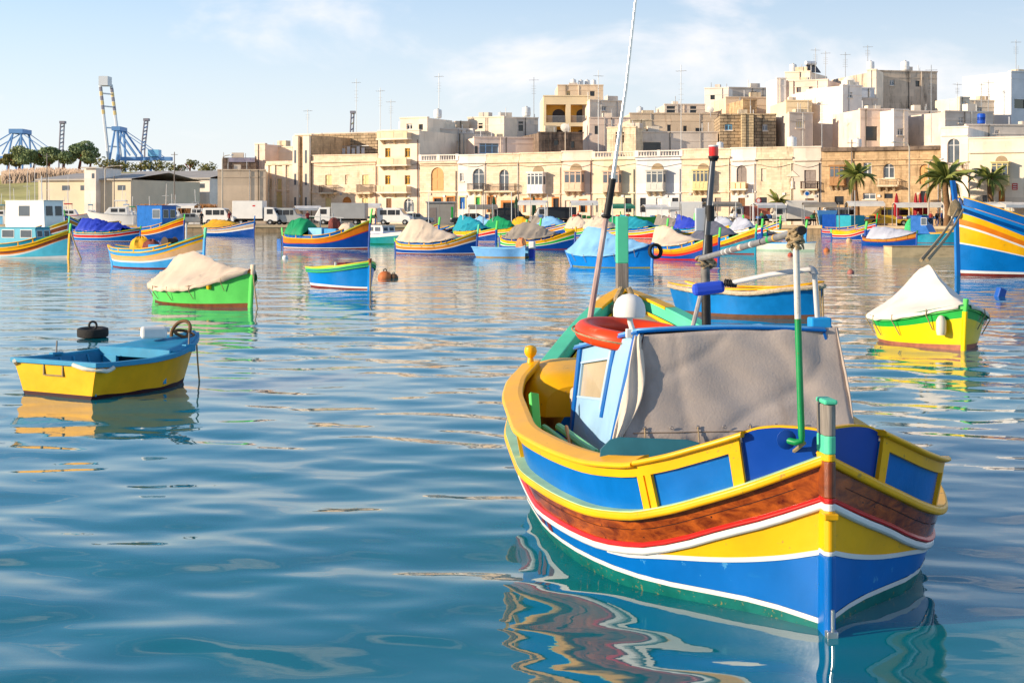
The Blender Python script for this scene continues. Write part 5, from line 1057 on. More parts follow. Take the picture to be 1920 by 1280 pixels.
    def gallarija(s, r, mat, proj=1.05, n=4, panes=(.42, .84), arch=True):
        x0, x1, a, b = s.rect(r); g = MB(); g.box(x0, x1, -proj, -.003, a, b); G_ = g.build('closed_balcony', mat, s.T, bevel=.02); hh = b-a
        MB().box(x0-.12, x1+.12, -proj-.12, -.003, b+.002, b+.16).build('balcony_roof', mat, G_, bevel=.02); MB().box(x0-.08, x1+.08, -proj-.08, -.003, a-.16, a-.002).build('balcony_base', mat, G_, bevel=.02)
        for k in range(n):
            xa, xb = x0+(x1-x0)*(k+.14)/n, x0+(x1-x0)*(k+.86)/n
            MB().box(xa, xb, -proj-.015, -proj+.0, a+hh*panes[0], a+hh*panes[1]).build('window_pane', PGLASS, G_); MB().box(xa, xb, -proj-.03, -proj, a+hh*.06, a+hh*.34).build('panel', mat, G_); MB().box(xa, xb, -proj-.012, -proj, a+hh*.88, a+hh*.96).build('fanlight', PGLASS, G_)
        for k in range(1, n): xm = x0+(x1-x0)*k/n; MB().box(xm-.06, xm+.06, -proj-.04, -proj, a+hh*.38, a+hh).build('mullion', mat, G_)
        for sx_, xx in ((-1, x0), (1, x1)):
            xa, xb = sorted((xx, xx+sx_*.015)); MB().box(xa, xb, -proj*.8, -proj*.25, a+hh*panes[0], a+hh*panes[1]).build('window_pane', PGLASS, G_)
        for k in (.15, .5, .85):
            xm = x0+(x1-x0)*k; mb = MB(); mb.poly([(0, 0), (0, -.6), (-proj*.8, 0)], .26, 0, Matrix.Translation((xm-.13, 0, a-.165)) @ Matrix.Rotation(PI/2, 4, 'Z')); mb.build('corbel', S_OLD, G_)
        if arch:
            xc, rr = (x0+x1)/2, (x1-x0)*.36; mb = MB(); mb.poly([(rr*math.cos(PI*k/12), rr*math.sin(PI*k/12)) for k in range(13)], .05, 0, Matrix.Translation((xc, -.05, b+.17))); mb.build('arch_shade_plate', paint('arch_shade', hexc('a08a6c'), .9, .15), G_)  # flat plate on the wall, shade of an arch put into its darker tan
OG = paint('orange_surround', hexc('c07a3a'), .7, .15, 3); DOORB = paint('door_brown', hexc('7a5230'), .6, .2, 4); SHUT = paint('shutter_cream', hexc('d9c48a'), .6, .12, 4); GREYD = paint('door_grey', hexc('8e8076'), .7, .15, 4)
OLIVE = paint('shutter_olive', hexc('7d7438'), .6, .15, 4); GW = paint('balcony_white', hexc('eae4da'), .5, .06, 3); GP = paint('balcony_pink', hexc('dcb89a'), .55, .1, 3); GG = paint('balcony_grey', hexc('c9c4b8'), .55, .08, 3); GO = paint('balcony_ochre', hexc('cf9a5c'), .55, .1, 3); BRW = paint('balcony_brown', hexc('a87a4c'), .6, .14, 3)
def row(label, pl, pr, pt, mat, D=11):
    b = Bld(label, pl, pr, pt, row_d(pl), TH, D, mat); w_, z = b.w, b.z((pl+pr)/2, 309)
    MB().tube([(.05+w_*k/6*.99, -.07-.02*math.sin(k), z-.22*math.sin(PI*k/6)-.1*math.sin(pl+k)) for k in range(7)], .022, 5).build('facade_cable', BLK, b.T)
    MB().tube([(w_-.22, -.09, b.z0+.2), (w_-.22, -.09, b.zt-.8-(pl % 3)*.4)], .05, 6).build('drain_pipe', [GALV, BRN, S_CREAM, BLK][int(pl) % 4], b.T)
    for k in range(2): xx = w_*(.12+.7*((pl*.37+k*.53) % 1)); zz = b.z((pl+pr)/2, 366+4*k); MB().box(xx, xx+.35, -.14, -.003, zz, zz+.3).build('meter_box', [GALV, S_GREY, WHT][(int(pl)+k) % 3], b.T, bevel=.02)
    return b
def surround(b, r, mat=OG, t=.18):
    x0, x1, a, c = b.rect(r); MB().box(x0-t, x1+t, -.05, -.002, c, c+t).build('lintel', mat, b.T); 
    for xa, xb in ((x0-t, x0), (x1, x1+t)): MB().box(xa, xb, -.05, -.002, a, c).build('jamb', mat, b.T)
# --- front row, left to right
b = row('low limestone house with corner pilasters left of the tall narrow one', 499, 552, 302, S_YEL); b.win((507, 515, 336, 356), kind='shut', frame=SHUT); b.win((520, 528, 336, 356), kind='shut', frame=SHUT); b.win((518, 531, 360, 396), kind='shut', frame=SHUT); b.cornice(308); b.cornice(357, .15, .2); b.finish()
for q in (501, 513.5, 533.5, 547): x = b.x(q); MB().box(x-.3, x+.3, -.16, -.003, b.z0, b.zt-.6).build('pilaster', S_CREAM, b.T, bevel=.03)
b = row('tall narrow two-bay limestone house with full-height pilasters', 553, 584, 254, S_BRN); b.finish(); b.coping(S_CREAM)
for q, wd in ((557, .45), (577, .55)):
    x = b.x(q); MB().box(x-wd, x+wd, -.45, -.003, b.z0, b.zt-.1).build('pilaster', S_CREAM, b.T, bevel=.03)
    for za, zb in ((282, 306), (326, 347), (370, 395)): r0, r1 = b.z(q, zb), b.z(q, za); MB().box(x-.16, x+.16, -.47, -.45, r0, r1).build('window_pane', PGLASS, b.T)
b = row('long yellow limestone house with two iron balconies and an arched door', 585, 708, 292, S_YEL)
for q in (611, 680): b.win((q-1, q+11, 328, 347), kind='shut', frame=SHUT); b.win((q-1, q+10, 371, 394), kind='shut', frame=SHUT)
b.win((642, 659, 369, 397), kind='door', frame=OG, arch=True); b.win((647, 655, 328, 346), kind='shut', frame=S_YEL); b.cornice(303); b.cornice(361, .14, .2); b.balcony((605, 632, 348, 361)); b.balcony((675, 700, 347, 361)); b.finish(); b.coping()
b2 = Bld('coarse block wall rising behind the long yellow house', 582, 707, 251, row_d(585)+12, TH, 8, S_BRICK, name='block_wall', pb=330, cat='wall'); b2.finish(); b2.coping(S_GREY)
for i in range(5):
    x = b2.x(660+i*9); MB().box(x-.25, x+.25, -2.2, -2.17, b2.z(660, 290), b2.z(660, 279)+(.2*(i % 2))).build('hanging_sheet', WHT, b2.T)
MB().box(b2.x(655), b2.x(707), -2.2, -2.14, b2.z(660, 276), b2.z(660, 275)).build('washing_line', GALV, b2.T)
b = row('cream three-storey house with stacked solid balconies', 709, 786, 246, S_CREAM)
for yy in (278, 329):
    for q in (722, 759): b.win((q, q+10, yy, yy+17), frame=YTARP, glassm=paint('olive_louvre', hexc('5a5230'), .6, .2, 4), sill=False)
b.win((724, 734, 372, 395), kind='door', frame=DOORB); b.win((757, 776, 372, 398), frame=WHT, arch=True, n=3); b.balcony((716, 771, 298, 309), 1.3, solid=S_TAN); b.balcony((716, 771, 349, 360), 1.3, solid=S_TAN); b.balcony((716, 772, 249, 260), 1.3, solid=S_TAN); b.finish(); b.coping()
x0, x1, a, c = b.rect((712, 784, 363, 399)); 
b = Bld('small cream roof house above the stacked balconies', 750, 801, 222, row_d(750)+6, TH, 7, S_CREAM, name='roof_house', pb=290); b.win((762, 773, 232, 243), glassm=DGLASS); b.win((785, 793, 233, 244), kind='dark'); b.finish(); b.coping()
b = row('limestone house with one very tall arched window and white balustrade', 787, 858, 304, S_YEL); b.win((808, 832, 314, 358), kind='shut', frame=GO, arch=True); b.win((814, 828, 372, 396), kind='dark'); surround(b, (814, 828, 372, 396)); b.win((838, 851, 370, 398), kind='door', frame=DOORB); surround(b, (838, 851, 370, 398)); b.cornice(305); b.cornice(360, .15, .2); b.finish(); b.balustrade((788, 857, 290, 302))
b = row('whitewashed house with blue and green street doors', 858.5, 912, 292, S_WHT); b.win((862, 869, 325, 340), glassm=PGLASS); b.win((886, 908, 316, 356), frame=WHT, arch=True); b.win((862, 872, 370, 392), kind='door', frame=BLUE); b.win((892, 900, 370, 392), kind='door', frame=GRN); surround(b, (862, 872, 370, 392), SHUT); surround(b, (892, 900, 370, 392), SHUT); b.cornice(305); b.cornice(359, .12, .2); b.balcony((881, 909, 345, 356), .8); b.finish(); b.coping()
b = row('limestone house with white arched window above an orange shop front', 912.5, 974, 290, S_YEL); b.win((936, 954, 318, 358), frame=WHT, arch=True); b.win((915, 928, 369, 398), kind='door', frame=DOORB); surround(b, (915, 928, 369, 398)); b.win((943, 968, 380, 398), kind='dark'); surround(b, (943, 968, 380, 398), OG, .3); b.cornice(304); b.cornice(361, .15, .22); b.balcony((914, 969, 346, 358), .8); b.finish(); b.coping()
b = row('yellow house with bright white closed balcony near the closed green parasols', 974.5, 1053, 288, S_YEL); b.gallarija((995, 1024, 325, 361), GW); b.win((983, 1014, 374, 398), kind='shut', frame=S_PINK); surround(b, (983, 1014, 374, 398)); b.win((1037, 1048, 372, 390), kind='dark'); surround(b, (1037, 1048, 372, 390)); b.cornice(303); b.cornice(364, .15, .2); b.finish(); b.coping()
b = row('pinkish-white house with pale closed balcony', 1053.5, 1111, 285, S_PINK); b.gallarija((1064, 1096, 322, 357), GP, n=3); b.win((1059, 1083, 376, 396), kind='shut', frame=S_CREAM); b.win((1088, 1098, 376, 398), kind='dark'); surround(b, (1088, 1098, 376, 398)); b.cornice(300); b.cornice(363, .12, .2); b.finish(); b.coping()
b = row('greenish-yellow house with pink closed balcony behind the aerial', 1111.5, 1192, 297, S_GREEN); b.gallarija((1136, 1166, 322, 358), GP, n=3); b.win((1172, 1184, 371, 398), kind='dark'); b.win((1118, 1140, 372, 398), kind='shut', frame=S_YEL); b.cornice(298); b.cornice(362, .14, .2); b.finish(); b.balustrade((1113, 1191, 284, 296), S_CREAM)
b = row('pale blue-white house with grey closed balcony and balustrade', 1192.5, 1278, 296, S_BLUE); b.gallarija((1217, 1249, 321, 357), GG, n=3); b.win((1200, 1211, 371, 398), kind='dark'); b.win((1230, 1242, 371, 392), kind='shut', frame=GW); b.win((1260, 1272, 371, 392), kind='dark'); b.cornice(298); b.cornice(362, .14, .2); b.finish(); b.balustrade((1194, 1277, 282, 294), S_WHT)
b = row('golden limestone house with cream closed balcony behind the mast', 1278.5, 1370, 281, S_YEL); b.gallarija((1304, 1333, 320, 355), SHUT, n=4); b.win((1315, 1327, 371, 392), kind='dark'); b.win((1340, 1352, 371, 396), kind='door', frame=GREYD); b.cornice(296); b.cornice(360, .14, .2); b.finish(); b.coping()
b = row('narrow white house with an arched window and little balcony', 1370.5, 1418, 279, S_WHT); b.win((1381, 1400, 310, 346), kind='shut', frame=GREYD, arch=True); b.win((1384, 1397, 371, 396), kind='door', frame=DOORB); b.cornice(300); b.cornice(360, .12, .2); b.balcony((1375, 1402, 343, 354), .9, solid=GO); b.finish(); b.coping()
b = row('patchy pale stone house with a wall shrine', 1418.5, 1487, 278, S_OLD); b.win((1427, 1437, 316, 340), kind='shut', frame=S_CREAM); b.win((1424, 1438, 370, 392), kind='dark'); b.win((1481, 1491.5, 332, 355), kind='shut', frame=S_DARK, arch=True); b.cornice(297); b.finish(); b.coping()
x = b.x(1486); z = b.z(1486, 354); MB().lathe([(.28, 0), (.22, .5), (.26, .8), (.12, 1.0), (.15, 1.15), (.12, 1.3), (0, 1.35)], 10, c=(x, .02, z)).build('shrine_figure', S_CREAM, b.T); MB().poly([(-.8, 0), (.8, 0), (0, .7)], .12, 0, Matrix.Translation((x, -.12, b.z(1486, 331)))).build('shrine_gable', S_CREAM, b.T)
b = row('grey-brown weathered house with grey shutters and small balcony', 1487.5, 1540, 277, S_GREY); b.win((1508, 1530, 319, 354), kind='shut', frame=GREYD); b.win((1510, 1526, 372, 398), kind='door', frame=DOORB); b.cornice(300); b.balcony((1504, 1534, 341, 354), .7); b.finish(); b.coping()
b = row('long brown weathered limestone house behind the tall palm', 1540.5, 1763, 278, S_BRN, 9); b.gallarija((1560, 1587, 312, 346), BRW, n=3); b.win((1619, 1634, 305, 328)); b.win((1656, 1677, 307, 334), arch=True); b.win((1724, 1744, 308, 345), kind='shut', frame=GO, arch=True); b.balcony((1649, 1685, 336, 347), 1.0, rail_mat=S_OLD)
for r in ((1565, 1582, 368, 384), (1658, 1674, 363, 372), (1726, 1742, 358, 386)): b.win(r, kind='dark')
b.win((1618, 1642, 362, 374)); b.cornice(280, .35, .35, S_DARK); b.cornice(299, .18, .2); b.finish(); b.coping(S_DARK)
x0, x1 = b.x(1545), b.x(1700); MB().box(x0, x1, -.04, -.002, b.z0, b.z(1620, 352)).build('whitewashed_base', S_PINK, b.T) if False else None
dR = row_d(1763)-3
b = Bld('white house with an arched balcony window at the right', 1764, 1815, 240, dR, TH, 12, S_WHT); b.win((1776, 1800, 260, 306), frame=WHT, arch=True, n=2); b.win((1782, 1796, 352, 384), kind='door', frame=GREYD); b.cornice(254, .15, .2); b.balcony((1774, 1806, 306, 316), .9); b.finish(); b.coping()
b = Bld('cream house with closed balcony and red notice at the right edge', 1816, 1990, 259, dR-6, TH, 12, S_CREAM); b.gallarija((1862, 1893, 306, 345), SHUT, n=3); b.win((1842, 1851, 366, 386), kind='dark'); b.win((1872, 1884, 356, 386), kind='door', frame=OG); b.win((1925, 1945, 310, 350)); b.cornice(284, .25, .3); b.finish(); b.coping()
x0, x1, a, c = b.rect((1898, 1908, 344, 356)); o = MB().box(x0, x1, -.08, -.004, a, c).build('notice_board', RED, b.T)
for k in range(3): MB().box(x0+.08, x1-.08, -.085, -.08, a+.1+.2*k, a+.18+.2*k).build('notice_line', WHT, o)
# --- houses behind the front row
SH = .22
TANKW = WHT
def back(label, pl, pr, pt, dd, mat, th=SH, D=10, pb=300, wins=(), name='house', coping=True, lit=False):
    b = Bld(label, pl, pr, pt, row_d(min(max(pl, 480), 1760))+dd, TH if lit else th, D, mat, name=name, pb=pb)
    for wv in wins: b.win(wv[:4], **(wv[4] if len(wv) > 4 else dict(kind='dark')))
    R_ = random.Random(int(pl*13+pt)); pbv = min(300, pb or 300)
    if not wins and pr-pl > 30 and pbv-pt > 30:
        for k in range(1+int((pr-pl) > 70)):
            q = pl+(pr-pl)*(.15+.35*k+.25*R_.random()); y = pt+8+R_.random()*10; b.win((q, q+6+3*R_.random(), y, y+9+4*R_.random()), **(dict(kind='dark') if R_.random() < .5 else dict(frame=R_.choice([WHT, GREYD, SHUT]))))
    b.finish()
    for k in range(1+int(b.w > 5)):
        xx = b.w*(.1+.8*R_.random()); MB().tube([(xx, -.08, max(b.z0, b.zt-6)), (xx, -.08, b.zt+.1)], .05, 6).build('drain_pipe', R_.choice([GALV, S_CREAM, BLK]), b.T)
    zz = b.zt-.7-.5*R_.random(); MB().box(0, b.w, -.05, -.003, zz, zz+.12).build('string_course', mat, b.T)
    if b.w > 3:
        xx = b.w*(.15+.5*R_.random()); hh = .5+.7*R_.random(); MB().box(xx, xx+.8+R_.random(), 1, 2.2, b.zt, b.zt+hh).build('roof_vent', R_.choice([S_CREAM, S_GREY, S_OLD]), b.T)
        for k in range(2): xx = b.w*R_.random(); MB().tube([(xx, .8, b.zt), (xx, .8, b.zt+.6+.9*R_.random())], .05, 6).build('vent_pipe', R_.choice([GALV, TANKW]), b.T)
    if coping: b.coping()
    return b
W2 = dict(frame=WHT)
back('grey roof room with wide dark window behind the white balustrade', 787, 890, 243, 8, S_GREY, wins=((817, 828, 269, 285), (845, 873, 265, 285)))
back('small cream roof room left of the white chimney pipe', 855, 880, 227, 16, S_TAN, coping=False); back('pale stepped roof house with a small dark window', 877, 945, 221, 18, S_CREAM, wins=((897, 905, 231, 241),), lit=True)
b = back('white balustraded terrace wall behind the whitewashed house', 822, 890, 252, 12, S_CREAM, lit=True, coping=False); b.balustrade((856, 884, 242, 251), S_WHT)
back('grey flat-roofed house with two dark doorways and a white tank', 926, 1009, 222, 20, S_GREY, wins=((952, 957, 228, 245), (972, 981, 228, 246)))
back('low pinkish terrace room above the white house', 889, 1003, 259, 7, S_PINK, D=6, wins=((890, 896, 274, 288), (899, 935, 268, 288, dict(frame=PALEB, n=3))))
back('soot-dark stone wall on the roofs in the centre', 1010, 1093, 250, 10, S_DARK, name='house', coping=True)
b = Bld('apricot house with two-bay arched loggias standing above the row', 1019, 1106, 181, row_d(1019)+45, .02, 14, S_LOGG, pb=300)
for y0, y1 in ((196, 230), (237, 262)):
    for q in (1024, 1070):
        r = b.hole((q, q+37, y0, y1)); x0, x1, a, c = r
        lg = MB().box(x0, x1, 1.9, 1.95, a, c).build('loggia_wall', paint('loggia_yellow', hexc('e0ab4c'), .8, .08), b.T); xm = (x0+x1)/2+.5; hh = (c-a)*.78; wv = .95
        arch = [(-wv, 0), (wv, 0)]+[(wv*math.cos(PI*k/10), hh-wv*.8+wv*.8*math.sin(PI*k/10)) for k in range(11)]
        MB().poly(arch, .06, 0, Matrix.Translation((xm, 1.82, a))).build('arched_door', paint('loggia_door', hexc('3a3432'), .5, .2), lg)
        mb = MB(); n = 22
        for k in range(n+1): x = x0+(x1-x0)*k/n; mb.box(x-.02, x+.02, .1, .14, a, a+1.0)
        mb.box(x0, x1, .08, .16, a+1.0, a+1.06); q_ = mb.build('railing', GALV, b.T); q_['kind'] = 'stuff'
b.finish(1.9); b.coping()
back('stair block with water tanks above the loggias', 1046, 1131, 161, 51, S_TAN, th=.02, pb=200); back('long sloping cream wall right of the loggias', 1106, 1168, 190, 47, S_CREAM, th=.35, D=12)
back('pale roof wall with a dark door below the loggias', 1105, 1182, 222, 30, S_PINK, th=.05, wins=((1115, 1122, 236, 252),))
back('long pink flat wall on the skyline in the centre', 1181, 1345, 214, 34, S_TAN, th=.05, wins=((1251, 1258, 234, 247), (1281, 1288, 236, 247), (1304, 1319, 240, 248)))
back('makeshift roof shelter of grey panels', 1246, 1322, 197, 50, S_GREY, th=.05, pb=230, wins=((1250, 1266, 199, 213), (1294, 1306, 199, 213)))
back('ruined stone roof house with rough openings', 1138, 1192, 240, 10, S_OLD, lit=True, wins=((1154, 1158, 248, 268), (1167, 1170, 248, 268))); back('grey stone roof store with a wide dark opening', 1193, 1346, 249, 12, S_GREY, th=.03, D=8, wins=((1201, 1239, 267, 283),)); back('small brown stone stair hut on the roofs', 1181, 1222, 226, 16, S_OLD, th=.1)
b = back('white open-framed penthouse on the skyline', 1321, 1366, 166, 62, S_WHT, th=-.3, D=6, pb=222); back('low grey flat-roofed penthouse behind the white frame', 1366, 1453, 166, 66, S_GREY, pb=200, wins=((1408, 1419, 172, 183),))
for r in ((1326, 1338, 170, 186), (1343, 1353, 170, 186)): pass
back('tan roof wall below the white penthouse', 1361, 1478, 184, 52, S_TAN, th=.1, wins=((1459, 1471, 198, 209),)); back('short brown stone tower room with pale left face', 1393, 1419, 188, 46, S_BRN, th=.15)
back('rough block house with two small blue-framed windows', 1350, 1455, 216, 16, S_BRICK, th=-.05, wins=((1359, 1373, 233, 244, dict(frame=SKYB)), (1430, 1439, 233, 245, W2))); b = back('pale bay of the rough block house', 1391, 1413, 215.5, 15.5, S_BRICK2, th=-.05, D=1.5)
back('grey rendered house with one cream shuttered window', 1480, 1524, 213, 18, S_GREY, wins=((1493, 1508, 224, 240, dict(frame=WHT, n=4, glassm=SHUT)),)); back('peach roof room between pale piers', 1474, 1522, 190, 24, S_LOGG, th=.05, pb=220)
back('white and pink rendered upper house with a blank front', 1472, 1552, 152, 40, S_PINK, lit=True, D=14); back('stained stair block with solar heater on the highest roof', 1472, 1519, 136, 44, S_CREAM, lit=True, D=9, pb=160); back('plain white upper wall left of the stained gable', 1457, 1474, 148, 39, S_WHT, th=.1, D=6)
back('large pale blue-grey blank gable of the white house', 1550, 1640, 166, 30, S_BLUE, D=16); back('white side wing with a slanting shadow in front of the gable', 1580, 1616, 162, 24, S_WHT, th=.55, D=7); back('broad sandy recess wall under the stained gable', 1612, 1646, 186, 27, S_GREY, pb=260)
back('tall black-streaked grey gable with two white tanks', 1641, 1757, 135, 42, S_STAIN, D=15, pb=290); back('cream chimney block left of the black-streaked gable', 1626, 1643, 132, 38, S_CREAM, lit=True, D=4, pb=200)
back('cream terrace house with a tall dark doorway', 1613, 1672, 206, 16, S_PINK, th=.15, wins=((1624, 1645, 237, 264),)); back('white angled house with a small dark window', 1676, 1703, 207, 15, S_WHT, th=.3, D=9, wins=((1683, 1694, 241, 254, W2),)); back('pale back wall beside the white angled house', 1703, 1757, 210, 22, S_GREY, th=.1, wins=((1723, 1728, 242, 250, W2),))
back('beige blank house behind the right-hand white house', 1772, 1862, 211, 14, S_GREY, th=.3, D=14, pb=300); back('pale small roof room on the right skyline', 1800, 1818, 184, 30, S_CREAM, th=.3, D=6, pb=230, wins=((1803, 1811, 190, 203, dict(kind='shut', frame=GW)),))
back('long grey parapet wall above the right-hand cream house', 1812, 1990, 236, 4, S_GREY, th=.12, D=8, pb=290); back('tall white block cut by the right edge', 1896, 1990, 138, 34, S_BLUE, th=.5, D=9, pb=290, wins=((1902, 1985, 188, 205),)); back('low cream roofs with clutter on the right skyline', 1818, 1880, 190, 36, S_CREAM, th=.2, pb=230)
# --- left of the row
back('flat brown rendered boundary store behind the white lorry', 408, 498, 320, -12, S_TAN, th=.12, D=14, pb=None); back('rounded cream house behind the low limestone one', 500, 548, 277, 14, S_CREAM, lit=True, pb=None); back('cream gable with dark side at the left end of the row', 478, 497, 271, 10, S_PINK, lit=True, pb=None, D=9)
b = back('dark rooftop terrace with a pale blue lettered banner', 418, 480, 298, 8, S_DARK, th=.1, pb=330); x0, x1 = b.x(429), b.x(478); MB().box(x0, x1, -.12, -.004, b.z(450, 304), b.z(450, 296)).build('banner', paint('banner_grey', hexc('9a94a2'), .7, .3, 1.2, streak=(hexc('3a3a86'), (2.2, 2.2, 5), .52, .8)), b.T)
# wide sheds at the far left
def shed(label, pl, pr, pt, pe, d, mat, roofm, D=24):
    X0, X1 = XD(pl, d), XD(pr, d); T = thing('warehouse', label, 'warehouse', (X0, d, 0), -.28); w = (X1-X0)*1.02; zt, ze = ZD(pt, d), ZD(pe, d)
    MB().box(0, w, 0, D, QZ-.1, ze).build('wall', mat, T)
    mb = MB(); mb.grid([[Vector((-.4, y, z)), Vector((w+.4, y, z))] for y, z in ((-.5, ze-.1), (-.5, ze+.15), (D/2, zt), (D+.5, ze+.15))], 0, False); mb.build('roof', roofm, T)
    n = max(2, int(w/3))
    for k in range(n):
        if (k*7) % 3 == 0: continue
        MB().box(w*(k+.3)/n, w*(k+.7)/n, -.05, -.004, ze-1.7, ze-.9).build('window_pane', PGLASS, T)
    return T
RF = paint('roof_sheet', hexc('b0a79a'), .7, .12, .4); PW = paint('shed_cream', hexc('d9c8aa'), .8, .1, .3)
shed('long low cream warehouse with grey sheet roof at the far left', 72, 262, 322, 338, 262, PW, RF); shed('wide grey-roofed warehouse with a strip of windows', 205, 408, 318, 336, 290, S_WHT, RF); shed('white flat box building beside the warehouses', 158, 182, 312, 315, 258, S_WHT, RF, 8)
# ------------------------------------------------------------------ roof clutter
TANK = paint('tank_white', hexc('dedad2'), .5, .08, 2)
def roof_z(px, py, d): return Vector((XD(px, d), d, ZD(py, d)))
tank0 = None
for i, (px, py, dd, wpx) in enumerate([(821, 222, 14, 14), (987, 219, 26, 15), (1075, 161, 56, 10), (1089, 161, 57, 9), (1101, 161, 58, 9), (1113, 161, 58, 9), (1632, 132, 40, 14), (1697, 133, 46, 15), (1487, 136, 48, 13), (1608, 277, 3, 14), (1485, 277, 3, 17), (1350, 281, 2, 12), (1200, 214, 38, 11), (755, 244, 10, 14)]):
    d = row_d(px)+dd; c = roof_z(px, py, d); sc_ = wpx/14*d/210
    lab = 'white roof water tank at '+['the cream roof house by the tall aerial', 'the grey roof in the centre', 'the far left of the four above the loggias', 'second from left above the loggias', 'third from left above the loggias', 'the far right of the four above the loggias', 'the left corner of the black-streaked gable', 'the top of the black-streaked gable', 'the highest stair block', 'the terrace near the tall dark doorway', 'the parapet above the patchy stone house', 'the roof edge behind the red lamp', 'the skyline left of the roof shelter', 'the roof above the stacked balconies'][i]
    if tank0 is None:
        tank0 = thing('water_tank', lab, 'water tank', c, 0, 'roof water tanks'); MB().lathe([(0, 0), (.44, 0), (.46, .1), (.52, .12), (.52, 1.05), (.46, 1.12), (.2, 1.2), (0, 1.2)], 18).build('drum', TANK, tank0); MB().lathe([(.5, .45), (.545, .47), (.545, .53), (.5, .55)], 18).build('rib', TANK, tank0); MB().lathe([(0, 1.2), (.16, 1.2), (.16, 1.28), (0, 1.3)], 10).build('lid', GALV, tank0); tank0.scale = (sc_,)*3
    else: copy_tree(tank0, c, 0, lab, scale=(sc_,)*3)
d = row_d(1838); T = thing('water_drum', 'blue plastic drum on the grey parapet roof at the right', 'drum', roof_z(1840, 232, d)); MB().lathe([(0, 0), (.42, 0), (.45, .1), (.45, 1.0), (.36, 1.12), (0, 1.14)], 16).build('drum', paint('drum_blue', hexc('1f55b8'), .4, .1), T); MB().lathe([(.45, .33), (.48, .36), (.45, .39), (.45, .68), (.48, .71), (.45, .74)], 16).build('ribs', MATS['drum_blue'], T)
def aerial(label, px, py0, py1, dd, bars=4):
    d = row_d(min(max(px, 560), 1760))+dd; T = thing('roof_aerial', label, 'aerial', roof_z(px, py0, d), random.uniform(-.6, .6), 'thin roof aerials'); H = ZD(py1, d)-ZD(py0, d)
    MB().tube([(0, 0, -.5), (0, 0, H)], .045, 6).build('mast', GALV, T); mb = MB(); mb.tube([(-.7, 0, H*.93), (.7, 0, H*.93)], .025, 5); 
    for k in range(bars): x = -.6+1.2*k/(bars-1); mb.tube([(x, -.35, H*.93), (x, .35, H*.93)], .02, 5); mb.tube([(-.35, 0, H*(.6+.06*k)), (.35, 0, H*(.6+.06*k))], .018, 5)
    mb.build('crossbars', GALV, T)
for px, y0, y1, dd, lab in [(823, 222, 138, 14, 'tallest aerial beside the white tank left of centre'), (713, 250, 165, 12, 'aerial left of the cream roof house'), (733, 250, 187, 10, 'short aerial above the stacked balconies'), (668, 252, 148, 18, 'very thin tall aerial above the block wall'), (1001, 222, 145, 26, 'aerial beside the tank on the grey central roof'), (1277, 285, 122, 3, 'tall aerial left of the red lamp'), (1122, 285, 132, 3, 'aerial rising in front of the loggia house'), (1529, 152, 90, 44, 'white pole aerial by the solar heater'), (1548, 155, 96, 44, 'thin aerial right of the solar heater'), (1627, 132, 85, 40, 'aerial beside the left tank of the streaked gable'), (1585, 166, 98, 34, 'small aerial above the blank gable'), (1746, 260, 122, 10, 'long pole in front of the streaked gable'), (1541, 278, 190, 2, 'bare pole left of the brown house'), (1795, 205, 155, 30, 'leftmost aerial on the right skyline'), (1840, 205, 155, 34, 'middle aerial on the right skyline'), (1853, 230, 150, 20, 'dark aerial on the right skyline'), (1905, 138, 75, 36, 'tall aerial on the right edge white block'), (577, 252, 205, 10, 'thin aerial on the tall narrow house')]:
    aerial(lab, px, y0, y1, dd)
d = row_d(1515)+46; T = thing('solar_heater', 'tilted solar water heater on the highest roof', 'solar heater', roof_z(1520, 136, d), .5); MB().lathe([(0, -.9), (.3, -.9), (.3, .9), (0, .9)], 12, c=(0, 0, 1.35), M=Matrix.Rotation(PI/2, 4, 'Y')).build('cylinder', WHT, T); MB().box(-.9, .9, -.05, .05, 0, 1.9, 0, Matrix.Translation((0, -1.2, -.1)) @ Matrix.Rotation(-.8, 4, 'X')).build('collector', DGLASS, T)
def dish(label, px, py, dd, r): 
    d = row_d(px)+dd; T = thing('satellite_dish', label, 'dish', roof_z(px, py, d), -.4); MB().lathe([(0, .25*r), (.5*r, .18*r), (r, 0), (r*1.02, .03*r), (.5*r, .24*r), (0, .3*r)], 18, M=Matrix.Rotation(PI/2+.5, 4, 'X')).build('reflector', TANK, T); MB().tube([(0, .1, -1.0), (0, .1, 0)], .05, 6).build('pole', GALV, T)
dish('satellite dish in front of the loggia house', 1060, 240, 36, .75); dish('pale satellite dish on the stepped roof at the right', 1592, 154, 28, .8); dish('grey dish on the block house roof', 1332, 205, 20, .5)
